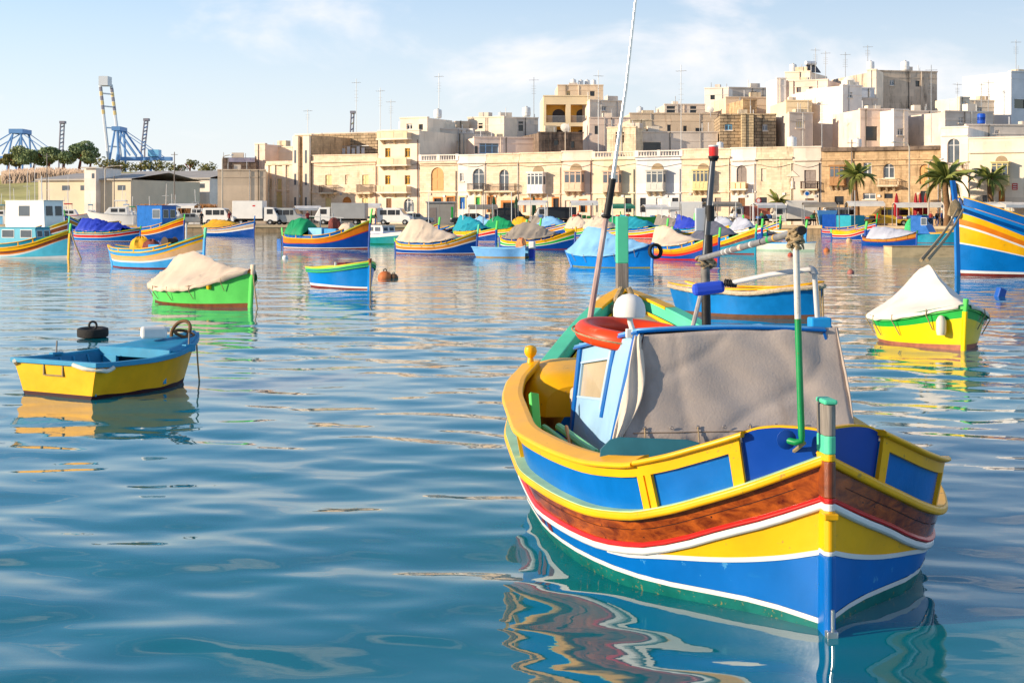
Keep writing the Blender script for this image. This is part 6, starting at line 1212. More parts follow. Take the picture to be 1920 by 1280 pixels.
# ------------------------------------------------------------------ port cranes beyond the hill
CB = paint('crane_blue', hexc('6a97c8'), .5, .12, .05); CW = paint('crane_white', hexc('d6d8d8'), .5, .08, .05); CY = paint('crane_yellow', hexc('d8bd80'), .5, .1, .05); CD = paint('crane_dark', hexc('8a868e'), .6, .15, .05)
def crane(label, d, cx, pts_fn):
    T = thing('port_crane', label, 'crane', (XD(cx, d), d, QZ-.3)); 
    def Q(px, py, dy=0.0): return Vector((XD(px, d)-XD(cx, d), dy, ZD(py, d)-QZ+.3))
    pts_fn(T, Q); return T
def beam(T, name, mat, pts, r): return MB().tube(pts, r*.72, 6, smooth=False).build(name, mat, T)
def c1(T, Q):
    for dx, dy in ((0, -4), (16, 5)):
        a, b = Q(207+dx, 300, dy), Q(191+dx*.85, 158, dy); g = beam(T, 'boom_girder', CW, [a, b], 1.35)
        for k in range(6): t = .60+.06*k; beam(T, 'warning_band', CY if k % 2 == 0 else CD, [a.lerp(b, t), a.lerp(b, t+.055)], 1.42)
    for yy in (176, 200, 240, 275): beam(T, 'boom_tie', CW, [Q(207-16*(300-yy)/142, yy, -4), Q(222-17*(300-yy)/142, yy, 5)], .6)
    mb = MB(); p = Q(197, 152); mb.box(p.x-2.6, p.x+2.8, p.y-5, p.y+5, p.z-3, p.z+2.5); mb.build('boom_head', CW, T)
    for dy in (-8, 8):
        beam(T, 'portal_leg', CB, [Q(226, 243, dy), Q(229, 300, dy), Q(229, 400, dy)], 1.0); beam(T, 'portal_leg', CB, [Q(222, 243, dy), Q(212, 300, dy), Q(212, 400, dy)], .9); beam(T, 'back_leg', CB, [Q(228, 245, dy), Q(262, 293, dy)], .8); beam(T, 'back_leg', CB, [Q(228, 262, dy), Q(250, 293, dy)], .7); beam(T, 'backstay', CB, [Q(229, 244, dy), Q(312, 300, dy)], .3); beam(T, 'rear_leg', CB, [Q(277, 297, dy), Q(277, 400, dy)], 1.1)
    mb = MB(); p, q = Q(228, 299), Q(322, 293); mb.box(p.x, q.x, -3, 3, p.z-.8, p.z+1.4); mb.build('girder', CB, T); mb = MB(); p, q = Q(280, 294), Q(300, 281); mb.box(p.x, q.x, -4, 4, p.z, q.z); mb.build('machine_house', SKYB, T); mb = MB(); p = Q(224, 243); mb.box(p.x-2.5, p.x+2.5, -9, 9, p.z-1, p.z+1.4); mb.build('frame_head', CB, T)
crane('tall blue port crane with its white boom raised', 950, 225, c1)
def c2(T, Q):
    for dy in (-8, 8):
        for px in (30, 44): beam(T, 'frame_leg', CB, [Q(px+3, 248, dy), Q(px+(-8 if px == 30 else 6), 300, dy), Q(px+(-8 if px == 30 else 6), 400, dy)], .8)
        beam(T, 'frame_brace', CB, [Q(33, 250, dy), Q(12, 290, dy)], .6); beam(T, 'frame_brace', CB, [Q(44, 250, dy), Q(66, 290, dy)], .6); beam(T, 'forestay', CB, [Q(32, 249, dy), Q(-40, 292, dy)], .5); beam(T, 'backstay', CB, [Q(46, 249, dy), Q(112, 296, dy)], .3); beam(T, 'boom_girder', CB, [Q(-60, 296, dy), Q(110, 297, dy)], 1.1)
    mb = MB(); p = Q(38, 248); mb.box(p.x-4, p.x+4, -9, 9, p.z-1, p.z+1.5); mb.build('frame_head', CB, T)
crane('low blue port crane with lowered boom behind the pines', 930, 38, c2)
def c3(x0, y0, x1, y1, bm, nm=None):
    def fn(T, Q):
        a, b = Q(x0, y0, -2), Q(x1, y1, -2); a2, b2 = Q(x0+4, y0, 2), Q(x1+4, y1, 2)
        beam(T, 'boom_girder', CD, [Q(x0-1, 400, -2), a, b], .8); beam(T, 'boom_girder', CD, [Q(x0+3, 400, 2), a2, b2], .8)
        for k in range(9): t = k/8; beam(T, 'boom_tie', CD if k % 2 else bm, [a.lerp(b, t), a2.lerp(b2, min(1, t+.06))], .7)
        p = (b+b2)/2; mb = MB(); mb.box(p.x-1.6, p.x+2.2, -2.5, 2.5, p.z, p.z+1.8); mb.build('boom_head', CD, T)
    return fn
crane('distant raised crane boom right of the pines', 1150, 112, c3(112, 292, 115, 232, CW)); crane('distant dark crane boom right of the tall blue crane', 1150, 270, c3(266, 282, 272, 227, CB)); crane('thin dark crane boom above the block wall', 1150, 657, c3(655, 300, 659, 213, CY))
# ------------------------------------------------------------------ trees and scrub
def leafmat(name, c): return paint(name, c, .7, .35, .6, spec=.2)
def leaf_crown(name, mat, parent, blobs, n, size, seed, up=.3):
    r = np.random.default_rng(seed); V = []; Fc = []
    tot = sum(b[3]**2 for b in blobs)
    for (cx, cy, cz, R, sq) in blobs:
        for _ in range(int(n*R*R/tot)):
            v = r.normal(size=3); v /= np.linalg.norm(v); rr = R*(.55+.5*r.random()**.5); p = np.array([cx, cy, cz])+v*rr*np.array([1, 1, sq])
            a = r.normal(size=3); a /= np.linalg.norm(a); b = np.cross(a, r.normal(size=3)); b /= np.linalg.norm(b); s = size*(.6+.8*r.random()); k = len(V)
            V += [tuple(p-a*s), tuple(p+b*s*.45), tuple(p+a*s), tuple(p-b*s*.45)]; Fc.append((k, k+1, k+2, k+3))
    mb = MB(); mb.add(V, Fc); return mb.build(name, mat, parent)
def tree(label, px, pyb, pyt, d, wpx, mat, seed, name='pine_tree', n=2200, squash=.6):
    T = thing(name, label, 'tree', (XD(px, d), d, ZD(pyb, d)-.6), 0, 'trees along the far ridge'); H = ZD(pyt, d)-ZD(pyb, d); wv = wpx*d/F/2; r = random.Random(seed)
    mb = MB(); mb.tube([(0, 0, 0), (.1*wv, 0, H*.5), (0, 0, H*.85)], [.05*H+.08, .04*H, .02*H], 7)
    for k in range(4): a = r.uniform(0, 6.28); mb.tube([(0, 0, H*.45), (wv*.6*math.cos(a), wv*.6*math.sin(a), H*.75)], [.03*H, .012*H], 5)
    mb.build('trunk', BRN, T); bl = []
    for k in range(9): a = r.uniform(0, 6.28); q = r.uniform(0, .75)*wv; bl.append((q*math.cos(a), q*math.sin(a), H*(.52+.4*r.random()), wv*r.uniform(.25, .48), squash))
    leaf_crown('crown', mat, T, bl, n, .03*wv+.2, seed)
LF = [leafmat('pine_dark', hexc('7c8a5e')), leafmat('pine_mid', hexc('8c9464')), leafmat('scrub_olive', hexc('7c7844')), leafmat('reed_tan', hexc('b49c86'))]
for i, (px, yb, yt, wp, m) in enumerate([(35, 312, 276, 64, 1), (62, 313, 281, 60, 0), (90, 312, 277, 64, 0), (118, 311, 280, 60, 1), (148, 310, 268, 70, 0), (168, 311, 282, 44, 1), (15, 314, 288, 44, 2)]):
    tree(['olive pine left of the ridge group', 'dark pine second from left on the ridge', 'dark pine in the middle of the ridge', 'pine just left of the tallest ridge pine', 'tallest flat-topped pine on the ridge', 'low pine at the right end of the ridge group', 'small olive bush at the far left ridge'][i], px, yb+6, yt-3, 372, wp*1.15, LF[m], 40+i)
for i, (px, yb, yt, wp, m) in enumerate([(200, 312, 297, 34, 2), (225, 314, 300, 30, 2), (262, 314, 300, 34, 2), (292, 316, 303, 30, 2), (355, 317, 296, 18, 2), (335, 318, 307, 30, 2), (385, 318, 308, 34, 2)]):
    tree('rounded scrub bush '+['below the tall crane boom', 'right of the tall crane boom', 'under the crane machine house', 'right of the crane machine house', 'shaped like a lone small tree', 'low on the ridge centre', 'above the warehouse end'][i], px, yb+12, yt-3, 366, wp*1.7, LF[m], 60+i, name='scrub_bush', n=420, squash=.7)
# reeds: a brown mass below the pines
r = np.random.default_rng(5); V = []; Fc = []
for _ in range(9000):
    px = r.uniform(5, 185); d = r.uniform(335, 352); x = XD(px, d); z0 = ZD(338-(d-335)*.5, d)-1; hh = r.uniform(.8, 3.2)*(1-.25*abs(px-90)/95); lx = r.normal(0, .35); k = len(V); wv = r.uniform(.08, .2)
    V += [(x-wv, d, z0), (x+wv, d, z0), (x+lx+wv*.4, d, z0+hh), (x+lx-wv*.4, d+.1, z0+hh)]; Fc.append((k, k+1, k+2, k+3))
mb = MB(); mb.add(V, Fc); o = mb.build('reed_bed', LF[3]); struct(o, 'stuff'); tag(o, 'brown feathery reed bed below the ridge pines', 'reeds')
V = []; Fc = []
for _ in range(5000):
    px = r.uniform(262, 402); d = r.uniform(246, 254); x = XD(px, d); z0 = QZ-.1; hh = r.uniform(1.0, 3.0); lx = r.normal(0, .4); k = len(V); wv = r.uniform(.05, .14)
    V += [(x-wv, d, z0), (x+wv, d, z0), (x+lx+wv*.4, d, z0+hh), (x+lx-wv*.4, d+.1, z0+hh)]; Fc.append((k, k+1, k+2, k+3))
mb = MB(); mb.add(V, Fc); o = mb.build('dry_scrub', paint('scrub_brown', hexc('8a6038'), .9, .3, .5)); struct(o, 'stuff'); tag(o, 'brown dry scrub in front of the grey-roofed warehouse', 'scrub')
# palms
PALM = paint('palm_green', hexc('7c8240'), .6, .35, 2.0, streak=(hexc('a89040'), (1, 1, 1), .55, .6)); PTR = paint('palm_trunk', hexc('7a5a3c'), .95, .3, 6, bump=.8, bscale=14)
def frond_mesh(Ln, droop, leaflet):
    mb = MB(); n = 40; rib = []
    for i in range(n+1): t = i/n; rib.append(Vector((Ln*t*(1-.18*t*droop), 0, Ln*(.45*t-droop*.75*t*t))))
    mb.tube(rib, [.035*(1-.8*i/n)+.006 for i in range(n+1)], 5)
    for i in range(3, n+1):
        t = i/n; p = rib[i]; l = leaflet*(math.sin(PI*min(1, t*.9+.12))**.6)
        for sd_ in (-1, 1): q = p+Vector((l*.55, sd_*l*.75, -l*.45)); mb.add([p+Vector((-.028, 0, 0)), p+Vector((.028, 0, .0)), q], [(0, 1, 2)])
    return mb
FR = [frond_mesh(1.0, dr, .25) for dr in (.5, .85, 1.2)]
fmesh = []
def palm(label, px, pyb, pyt, d, Ln, n, seed, tr=.2):
    base = Vector((XD(px, d), d, QZ)); zc = ZD(pyt, d)-QZ; T = thing('palm_tree', label, 'palm', base, 0, 'palms on the quay'); r = random.Random(seed)
    mb = MB(); k = 14; mb.tube([(.12*math.sin(i*.4), 0, zc*i/k) for i in range(k+1)], [tr*(1.15-.3*i/k+(.07 if i % 2 else 0)) for i in range(k+1)], 9); mb.build('trunk', PTR, T)
    for i in range(n):
        kk = i % 3
        if len(fmesh) <= kk: o = FR[kk].build('frond', PALM, T); fmesh.append(o.data)
        else: o = bpy.data.objects.new('frond', fmesh[kk]); COL.objects.link(o); o.parent = T
        o.location = (.12*math.sin(14*.4), 0, zc); o.rotation_euler = (0, -r.uniform(-.25, .95)+(.5 if kk == 2 else 0), i*2.399+r.uniform(-.2, .2)); s = Ln*r.uniform(.8, 1.1); o.scale = (s, s, s)
    MB().lathe([(tr*.8, zc-.5), (tr*1.3, zc-.2), (tr*.9, zc+.1), (0, zc+.2)], 9, c=(.12*math.sin(5.6), 0, 0)).build('crown_shaft', PTR, T)
palm('tall slim palm in front of the brown house', 1606, 384, 330, 176, 2.6, 26, 1, .22); palm('broad bushy palm beside the curved street lamp', 1775, 378, 336, 168, 3.4, 34, 2, .32); palm('short-crowned palm in front of the cream right-hand house', 1858, 384, 336, 168, 2.5, 22, 3, .3); palm('low young palm behind the white lorry', 1460, 392, 380, 182, 2.0, 18, 4, .25)
# ------------------------------------------------------------------ street furniture
def lamp(label, px, pyt, d, arm, rev=1, name='street_lamp'):
    T = thing(name, label, 'street lamp', (XD(px, d), d, QZ), 0, 'street lamps'); H = ZD(pyt, d)-QZ
    pts = [(0, 0, 0), (0, 0, H-.5), (.08*rev*arm, 0, H-.15), (.35*rev*arm, 0, H), (rev*arm, 0, H+.12)]; MB().tube(pts, [.11, .08, .07, .06, .05], 8).build('pole', paint('lamp_pole', hexc('b9ad9a'), .6, .12, 2), T)
    MB().lathe([(0, .0), (.18, .0), (.26, .12), (.2, .26), (0, .3)], 12, c=(rev*arm, 0, H), M=Matrix.Scale(.6, 4, Vector((0, 0, 1)))).build('lamp_head', TANK, T)
lamp('tall straight street lamp by the brown house', 1705, 268, 172, 1.8, -1); lamp('curved street lamp beside the bushy palm', 1741, 300, 170, 1.4, 1); lamp('leaning street lamp at the far left warehouses', 197, 312, 232, 2.4, 1); lamp('street lamp in front of the flat brown store', 417, 292, 205, 1.2, 1)
def pole_thing(label, px, pyt, d): T = thing('utility_pole', label, 'pole', (XD(px, d), d, QZ), 0, 'utility poles'); H = ZD(pyt, d)-QZ; MB().tube([(0, 0, 0), (0, 0, H)], [.10, .07], 8).build('post', GREYW, T); MB().tube([(-.5, 0, H-.4), (.5, 0, H-.4)], .04, 6).build('crossarm', GREYW, T)
pole_thing('wooden pole behind the warehouse lamp', 214, 330, 236); pole_thing('thin pole left of the white cruiser', 88, 288, 232); pole_thing('thin pole at the left with a lamp bracket', 327, 285, 240); pole_thing('dark pole on the brown house front', 1597, 262, 185)
def parasol(label, px, pyb, pyt, d, mat, grp):
    T = thing('closed_parasol', label, 'parasol', (XD(px, d), d, QZ), random.uniform(0, 3), grp); H = ZD(pyt, d)-QZ
    MB().tube([(0, 0, 0), (0, 0, H)], .04, 6).build('pole', GALV, T); mb = MB(); G = []
    for z, rr in ((.28, .14), (.34, .24), (.6, .22), (.85, .13), (.97, .05), (1.0, .01)): G.append([Vector((rr*(1+.3*(j % 2))*math.cos(2*PI*j/12), rr*(1+.3*(j % 2))*math.sin(2*PI*j/12), H*z)) for j in range(12)])
    mb.grid(G, 0, True, closev=True); mb.build('folded_canopy', mat, T)
PR = paint('parasol_red', hexc('9a1a22'), .7, .15, 3); PG = paint('parasol_green', hexc('123f24'), .7, .15, 3)
for px, lab in ((1681, 'left of the tall straight lamp'), (1717, 'first of three right of the tall lamp'), (1725, 'middle of three right of the tall lamp'), (1736, 'last of three right of the tall lamp'), (1829, 'left of the short-crowned palm'), (1872, 'right of the short-crowned palm'), (1916, 'at the right edge')): parasol('closed red parasol '+lab, px, 386, 361, 172, PR, 'closed red parasols')
for px, lab in ((926, 'left, beside the brown door'), (968, 'in front of the orange shop'), (1001, 'below the white closed balcony')): parasol('closed dark green parasol '+lab, px, 398, 367, 196, PG, 'closed green parasols')
def sign(label, px, py, d, mat):
    T = thing('road_sign', label, 'sign', (XD(px, d), d, QZ)); H = ZD(py, d)-QZ; MB().tube([(0, 0, 0), (0, 0, H)], .035, 6).build('post', GALV, T); MB().lathe([(0, 0), (.32, 0), (.32, .04), (0, .04)], 16, c=(0, -.03, H), M=Matrix.Rotation(PI/2, 4, 'X')).build('disc', mat, T); MB().lathe([(0, 0), (.22, 0), (.22, .01), (0, .01)], 16, c=(0, -.075, H), M=Matrix.Rotation(PI/2, 4, 'X')).build('disc_face', WHT if mat is RED else BLUE, T)
sign('round blue sign by the shrine house', 1513, 363, 184, WHT); sign('round red sign left of the young palm', 1422, 376, 184, RED)
# ------------------------------------------------------------------ vehicles and stalls on the quay
def edge_d(px): return float(np.interp(px, [-700, 480, 1000, 1500, 1760, 2400], [F*CH/36, F*CH/37, F*CH/37, F*CH/39, F*CH/41, F*CH/45]))
def wheels(T, L, Wd, xs, r=.33):
    for x in xs:
        for y in (-Wd/2+.02, Wd/2-.02):
            o = MB().lathe([(r*.5, -.11), (r*.95, -.11), (r, -.06), (r, .06), (r*.95, .11), (r*.5, .11)], 16, c=(x, y, r), M=Matrix.Rotation(PI/2, 4, 'X')).build('tyre', BLK, T); MB().lathe([(0, -.09), (r*.52, -.10), (r*.52, .10), (0, .09)], 12, c=(x, y, r), M=Matrix.Rotation(PI/2, 4, 'X')).build('rim', GALV, o)
def vehicle(label, px, py, L, kind, mat, rev=1, rz=0.0, Hh=None, box=None):
    d = edge_d(px)+(7 if px < 800 else 5.5)+(1.6 if kind == 'car' else 0); p = Vector((XD(px, d), d, QZ)); T = thing({'van': 'van', 'truck': 'lorry', 'car': 'car'}[kind], label, {'van': 'van', 'truck': 'lorry', 'car': 'car'}[kind], p, rz+(0 if rev > 0 else PI), 'vehicles on the quay')
    h = L/2; Wd = 1.8
    if kind == 'van': prof = [(-h, .3), (h*.98, .3), (h, .75), (h*.93, 1.05), (h*.62, 1.25), (h*.36, 1.95), (h*.2, 2.05), (-h*.96, 2.05), (-h, 1.9)]; wz, wx = (1.2, 1.8), [(-.82, -.42), (-.36, .08), (.12, .36)]
    elif kind == 'car': prof = [(-h, .3), (h, .3), (h, .65), (h*.9, .85), (h*.4, .95), (h*.15, 1.38), (-h*.55, 1.40), (-h*.88, .98), (-h, .9)]; wz, wx = (.95, 1.30), [(-.55, -.15), (-.1, .18)]
    else: prof = [(h*.38, .45), (h*.99, .45), (h, .95), (h*.95, 1.3), (h*.80, 2.1), (h*.38, 2.15)]; wz, wx = (1.3, 1.9), [(.52, .78)]
    mb = MB(); mb.poly(prof, Wd, 0, Matrix.Translation((0, -Wd/2, 0))); bd = mb.build('body', mat, T, bevel=.06)
    for sd_ in (-1, 1):
        for a, b in wx:
            y0, y1 = sorted((sd_*Wd/2, sd_*(Wd/2+.012))); MB().box(h*a, h*b, y0, y1, wz[0], wz[1]).build('side_window', DGLASS, bd)
    k = {'van': ((h*.62, 1.25), (h*.36, 1.95)), 'car': ((h*.4, .95), (h*.15, 1.38)), 'truck': ((h*.95, 1.3), (h*.80, 2.1))}[kind]
    (xa, za), (xb, zb) = k; nx, nz = (zb-za), -(xb-xa); nl = math.hypot(nx, nz); nx, nz = nx/nl*.012, nz/nl*.012; mb = MB(); a, b = Vector((xa, 0, za)).lerp(Vector((xb, 0, zb)), .1), Vector((xa, 0, za)).lerp(Vector((xb, 0, zb)), .9)
    mb.add([(a.x+nx, -Wd*.44, a.z+nz), (a.x+nx, Wd*.44, a.z+nz), (b.x+nx, Wd*.40, b.z+nz), (b.x+nx, -Wd*.40, b.z+nz)], [(0, 1, 2, 3)]); mb.build('windscreen', DGLASS, bd, solid=.01)
    for y in (-.65, .65): MB().box(h*.97, h*1.01, y-.16, y+.16, .68, .84).build('headlight', TANK, bd, bevel=.02)
    MB().box(h*.97, h*1.03, -Wd*.48, Wd*.48, .36, .55).build('bumper', BLK, bd, bevel=.03)
    if kind == 'truck':
        bh, bm_, bl = box; MB().box(-h, h*.34, -1.0, 1.0, .75, .75+bh).build('cargo_box', bm_, T, bevel=.04); MB().box(-h, h*.4, -.5, .5, .5, .74).build('chassis', BLK, T)
        if bl: MB().box(-h*.10, h*.02, -1.006, -1.0, .75+bh*.68, .75+bh*.76).build('red_label', RED, T)
    wheels(T, L, Wd, (-h*.62, h*.66))
    return T
VW = paint('van_white', hexc('e4e0d8'), .3, .06, 1); VG = paint('van_grey', hexc('9a9a98'), .4, .1, 1); VY = paint('van_yellow', hexc('d8b23a'), .35, .1, 1); VD = paint('car_dark', hexc('2c3136'), .3, .15, 1); VS = paint('car_silver', hexc('a8a8a4'), .3, .1, 1, metal=.4); VR = paint('car_red', hexc('8a2420'), .35, .12, 1)
vehicle('white box lorry with a small red label', 482, 420.5, 5.6, 'truck', VW, 1, -.12, box=(2.15, VW, True)); vehicle('white van left of the box lorry', 414, 419, 3.9, 'van', VW, 1, -.15); vehicle('pale grey van right of the box lorry', 545, 420, 3.6, 'van', VS, 1, -.2)
vehicle('lorry with a long grey trailer box by the yellow house', 640, 418, 6.2, 'truck', VW, -1, -.1, box=(1.9, VG, False)); vehicle('white jeep-like car in front of the white arched door', 742, 416, 4.2, 'van', VW, 1, -.2); vehicle('silver car beside the grey shed', 782, 416, 4.0, 'car', VS, 1, .1); vehicle('dark car left of the green parasols', 878, 416, 4.2, 'car', VD, -1, .1); vehicle('dark high-backed car below the green parasols', 958, 416, 4.2, 'van', VD, 1, .1); vehicle('white pickup van with dark canopy in the centre', 1040, 417, 5.0, 'truck', VW, -1, .08, box=(1.4, VD, False)); vehicle('white box lorry behind the mast', 1300, 417, 5.6, 'truck', VW, 1, .0, box=(2.0, VW, False)); vehicle('lorry with a faded red box right of the mast', 1405, 417, 4.4, 'truck', VW, -1, .05, box=(1.5, paint('box_red', hexc('b86a58'), .6, .15), False)); vehicle('white lorry with a tall canvas body', 1487, 420, 5.2, 'truck', VW, -1, .0, box=(2.1, paint('canvas_white', hexc('d9d3c8'), .8, .1, 1), False)); vehicle('white van right of the canvas lorry', 1584, 418.5, 4.6, 'van', VW, 1, .0); vehicle('yellow van facing left among the stalls', 1664, 421, 5.0, 'van', VY, -1, .0); vehicle('silver car behind the pale boats at the left', 360, 417, 4.0, 'car', VS, 1, .2)
d = row_d(825)-14; T = thing('market_shed', 'grey flat-roofed kiosk on the quay left of centre', 'shed', (XD(800, d), d, QZ)); w_ = XD(852, d)-XD(800, d); MB().box(0, w_, 0, 3, 0, 2.7).build('wall', paint('shed_grey', hexc('9a948a'), .7, .12, 1), T, bevel=.03); MB().box(-.15, w_+.15, -.2, 3.2, 2.702, 2.85).build('roof', GALV, T); MB().box(w_*.88, w_*.95, -.02, -.003, .8, 2.2).build('green_board', GRN, T); MB().box(w_*.1, w_*.35, -.02, -.003, .05, 2.1).build('door', GREYD, T)
GOODS = [paint('goods_%d' % i, hexc(c), .7, .2, 3) for i, c in enumerate(('c2402f', '3f7f4a', 'd9a13a', '4a6fa0', 'd8cfc0', '8a4a6a', '2f2d2c'))]
CRC = None
def stall(label, px, py, w, mat, h=2.3, dep=2.6):
    h += random.uniform(-.3, .35)
    d = edge_d(px)+(10 if px < 800 else 2.6); p = Vector((XD(px, d), d, QZ)); p.y += random.uniform(-.3, 2.0); T = thing('market_stall', label, 'market stall', p, random.uniform(-.35, .25), 'market stalls on the quay')
    mb = MB(); G = []
    for i in range(7): x = -w/2+w*i/6; G.append([Vector((x, -dep/2-.02, h-.28)), Vector((x, -dep/2, h+.02*(i % 2))), Vector((x, 0, h+.28)), Vector((x, dep/2, h+.02))])
    mb.grid(G, 0, False); mb.build('awning', mat, T, solid=.03)
    for x in (-w/2+.05, w/2-.05):
        for y in (-dep/2+.05, dep/2-.05): MB().tube([(x, y, 0), (x, y, h)], .035, 6).build('post', GALV, T)
    MB().box(-w/2+.2, w/2-.2, -.9, .2, .75, .80).build('table', GREYW, T)
    for k in range(int(w/.55)):
        x = -w/2+.5+k*.55
        if x > w/2-.4: break
        o = MB().box(x-.22, x+.22, -.8, .1, .802, .802+random.uniform(.15, .5)).build('goods_pile', random.choice(GOODS), T, bevel=.05)
AW = paint('awning_white', hexc('dcd6cc'), .8, .08, 1); AG = paint('awning_green', hexc('3f8a6a'), .8, .12, 1); AB = paint('awning_dark', hexc('8f8578'), .8, .15, 1)
for px, w, m, lab in ((575, 3.2, AW, 'white awning stall behind the green-canvas boat'), (690, 3.0, AW, 'white awning stall left of the cream house door'), (905, 3.4, AB, 'dark awning stall in front of the green doors'), (1000, 3.4, AW, 'white awning stall under the third green parasol'), (1095, 3.2, AW, 'plain white awning stall behind the beige covers'), (1165, 2.8, AG, 'green awning stall left of the mast'), (1240, 4.0, AW, 'white awning stall left of the box lorry'), (1355, 4.0, AB, 'dark awning stall between mast and red box'), (1440, 3.4, AW, 'white awning stall by the young palm'), (1535, 3.6, AB, 'dark awning stall between canvas lorry and van'), (1625, 4.0, AW, 'white awning stall behind the yellow van'), (1725, 5.0, AW, 'white awning stall with people right of the yellow van'), (1850, 5.0, AW, 'white awning stall behind the high-bowed boat'), (1910, 4.0, AW, 'white awning stall at the right edge'), (340, 3.6, AW, 'white awning stall at the left quay')):
    stall(lab, px, 416.5 if px < 1450 else 419, w, m)
# people
def person_mesh(pose):
    v = [(0, 0, .92), (0, 0, 1.18), (0, 0, 1.42), (0, .01, 1.52), (0, .02, 1.66), (.09, 0, .88), (.11, .02+.1*pose, .48), (.11, -.02-.02*pose, .06), (.12, -.14, .03), (-.09, 0, .88), (-.11, .02-.12*pose, .48), (-.11, .04+.1*pose, .06), (-.12, -.08+.1*pose, .03), (.19, 0, 1.40), (.25, .02, 1.13), (.24, -.14-.1*pose, .93), (-.19, 0, 1.40), (-.26, .02, 1.13), (-.22, -.2*pose, .9), (0, .0, 1.78)]
    e = [(0, 1), (1, 2), (2, 3), (3, 4), (4, 19), (0, 5), (5, 6), (6, 7), (7, 8), (0, 9), (9, 10), (10, 11), (11, 12), (2, 13), (13, 14), (14, 15), (2, 16), (16, 17), (17, 18)]
    rad = [.15, .145, .15, .055, .10, .10, .075, .05, .045, .10, .075, .05, .045, .065, .05, .04, .065, .05, .04, .07]
    me = bpy.data.meshes.new('tmp'); me.from_pydata(v, e, []); o = bpy.data.objects.new('tmp', me); COL.objects.link(o); md = o.modifiers.new('s', 'SKIN'); md2 = o.modifiers.new('b', 'SUBSURF'); md2.levels = 1
    for i, sv in enumerate(me.skin_vertices[0].data): sv.radius = (rad[i], rad[i]*.85); sv.use_root = (i == 0)
    dg = bpy.context.evaluated_depsgraph_get(); m2 = bpy.data.meshes.new_from_object(o.evaluated_get(dg)); bpy.data.objects.remove(o); m2.name = 'body'
    for i in range(4): m2.materials.append(None)
    for p in m2.polygons:
        c = p.center; p.use_smooth = True
        p.material_index = 0 if c.z > 1.70 else (1 if c.z > 1.50 else (2 if c.z > .93 and not (abs(c.x) > .2 and c.z < 1.05) else (1 if abs(c.x) > .17 and c.z > .8 else 3)))
    return m2
PM = [person_mesh(p) for p in (0, .8, -.7)]
HAIR = paint('hair_dark', hexc('2a1c14'), .8, .2, 8); SKIN_ = paint('skin', hexc('c08a68'), .55, .1, 8)
def person(label, px, py, pose, shirt, trou, rz, h=1.7, z=QZ, d=None):
    if d is None: d = edge_d(px)+1.2+1.5*((px*7) % 10)/10
    o = bpy.data.objects.new('person', PM[pose]); COL.objects.link(o); o.location = (XD(px, d), d, z); o.rotation_euler = (0, 0, rz); o.scale = (h/1.8,)*3; tag(o, label, 'person')
    for i, m in enumerate((HAIR, SKIN_, shirt, trou)): o.material_slots[i].link = 'OBJECT'; o.material_slots[i].material = m
CL = {k: paint('cloth_'+k, hexc(c), .85, .2, 4) for k, c in dict(grey='6f7076', blue='2f4a86', dark='26262a', white='d6d2ca', red='8a2c28', tan='a88c68', green='3c6a4a').items()}
for i, (px, py, po, a, b_, rz, lab) in enumerate([(1722, 417, 0, 'grey', 'dark', .3, 'person in a grey top standing at the right-hand stall'), (1757, 417, 1, 'dark', 'blue', 2.2, 'person in dark clothes under the right-hand awning'), (1766, 417, 2, 'blue', 'dark', 1.0, 'person in a blue top beside the right-hand bow'), (1745, 416, 0, 'red', 'dark', -.6, 'person in red at the right-hand stall'), (1533, 418, 1, 'tan', 'tan', .4, 'person in tan clothes beside the canvas lorry'), (1527, 418.5, 0, 'dark', 'dark', 2.9, 'person in dark clothes behind the canvas lorry'), (704, 417.5, 1, 'dark', 'blue', 1.4, 'person in dark clothes at the cream house'), (696, 418, 2, 'grey', 'dark', -1.2, 'person in grey near the cream house'), (577, 418, 0, 'red', 'dark', .5, 'person in red by the pale grey van'), (1268, 418, 2, 'white', 'blue', .2, 'person in white left of the box lorry'), (1381, 418, 0, 'blue', 'tan', 1.7, 'person in blue near the red box'), (1428, 418, 1, 'green', 'dark', -.8, 'person in green below the red sign'), (920, 417, 1, 'tan', 'dark', .9, 'person in tan by the dark awning'), (1084, 417, 2, 'red', 'blue', 2.0, 'person in red by the beige canvas'), (1130, 417, 0, 'white', 'dark', -.3, 'person in white at the green awning'), (378, 414, 1, 'dark', 'dark', .3, 'person in dark clothes far left near the pale vans'), (430, 418, 0, 'red', 'dark', .3, 'person in red behind the white van')]):
    person(lab, px, py, po, CL[a], CL[b_], rz, 1.65+.1*(i % 3)/2)
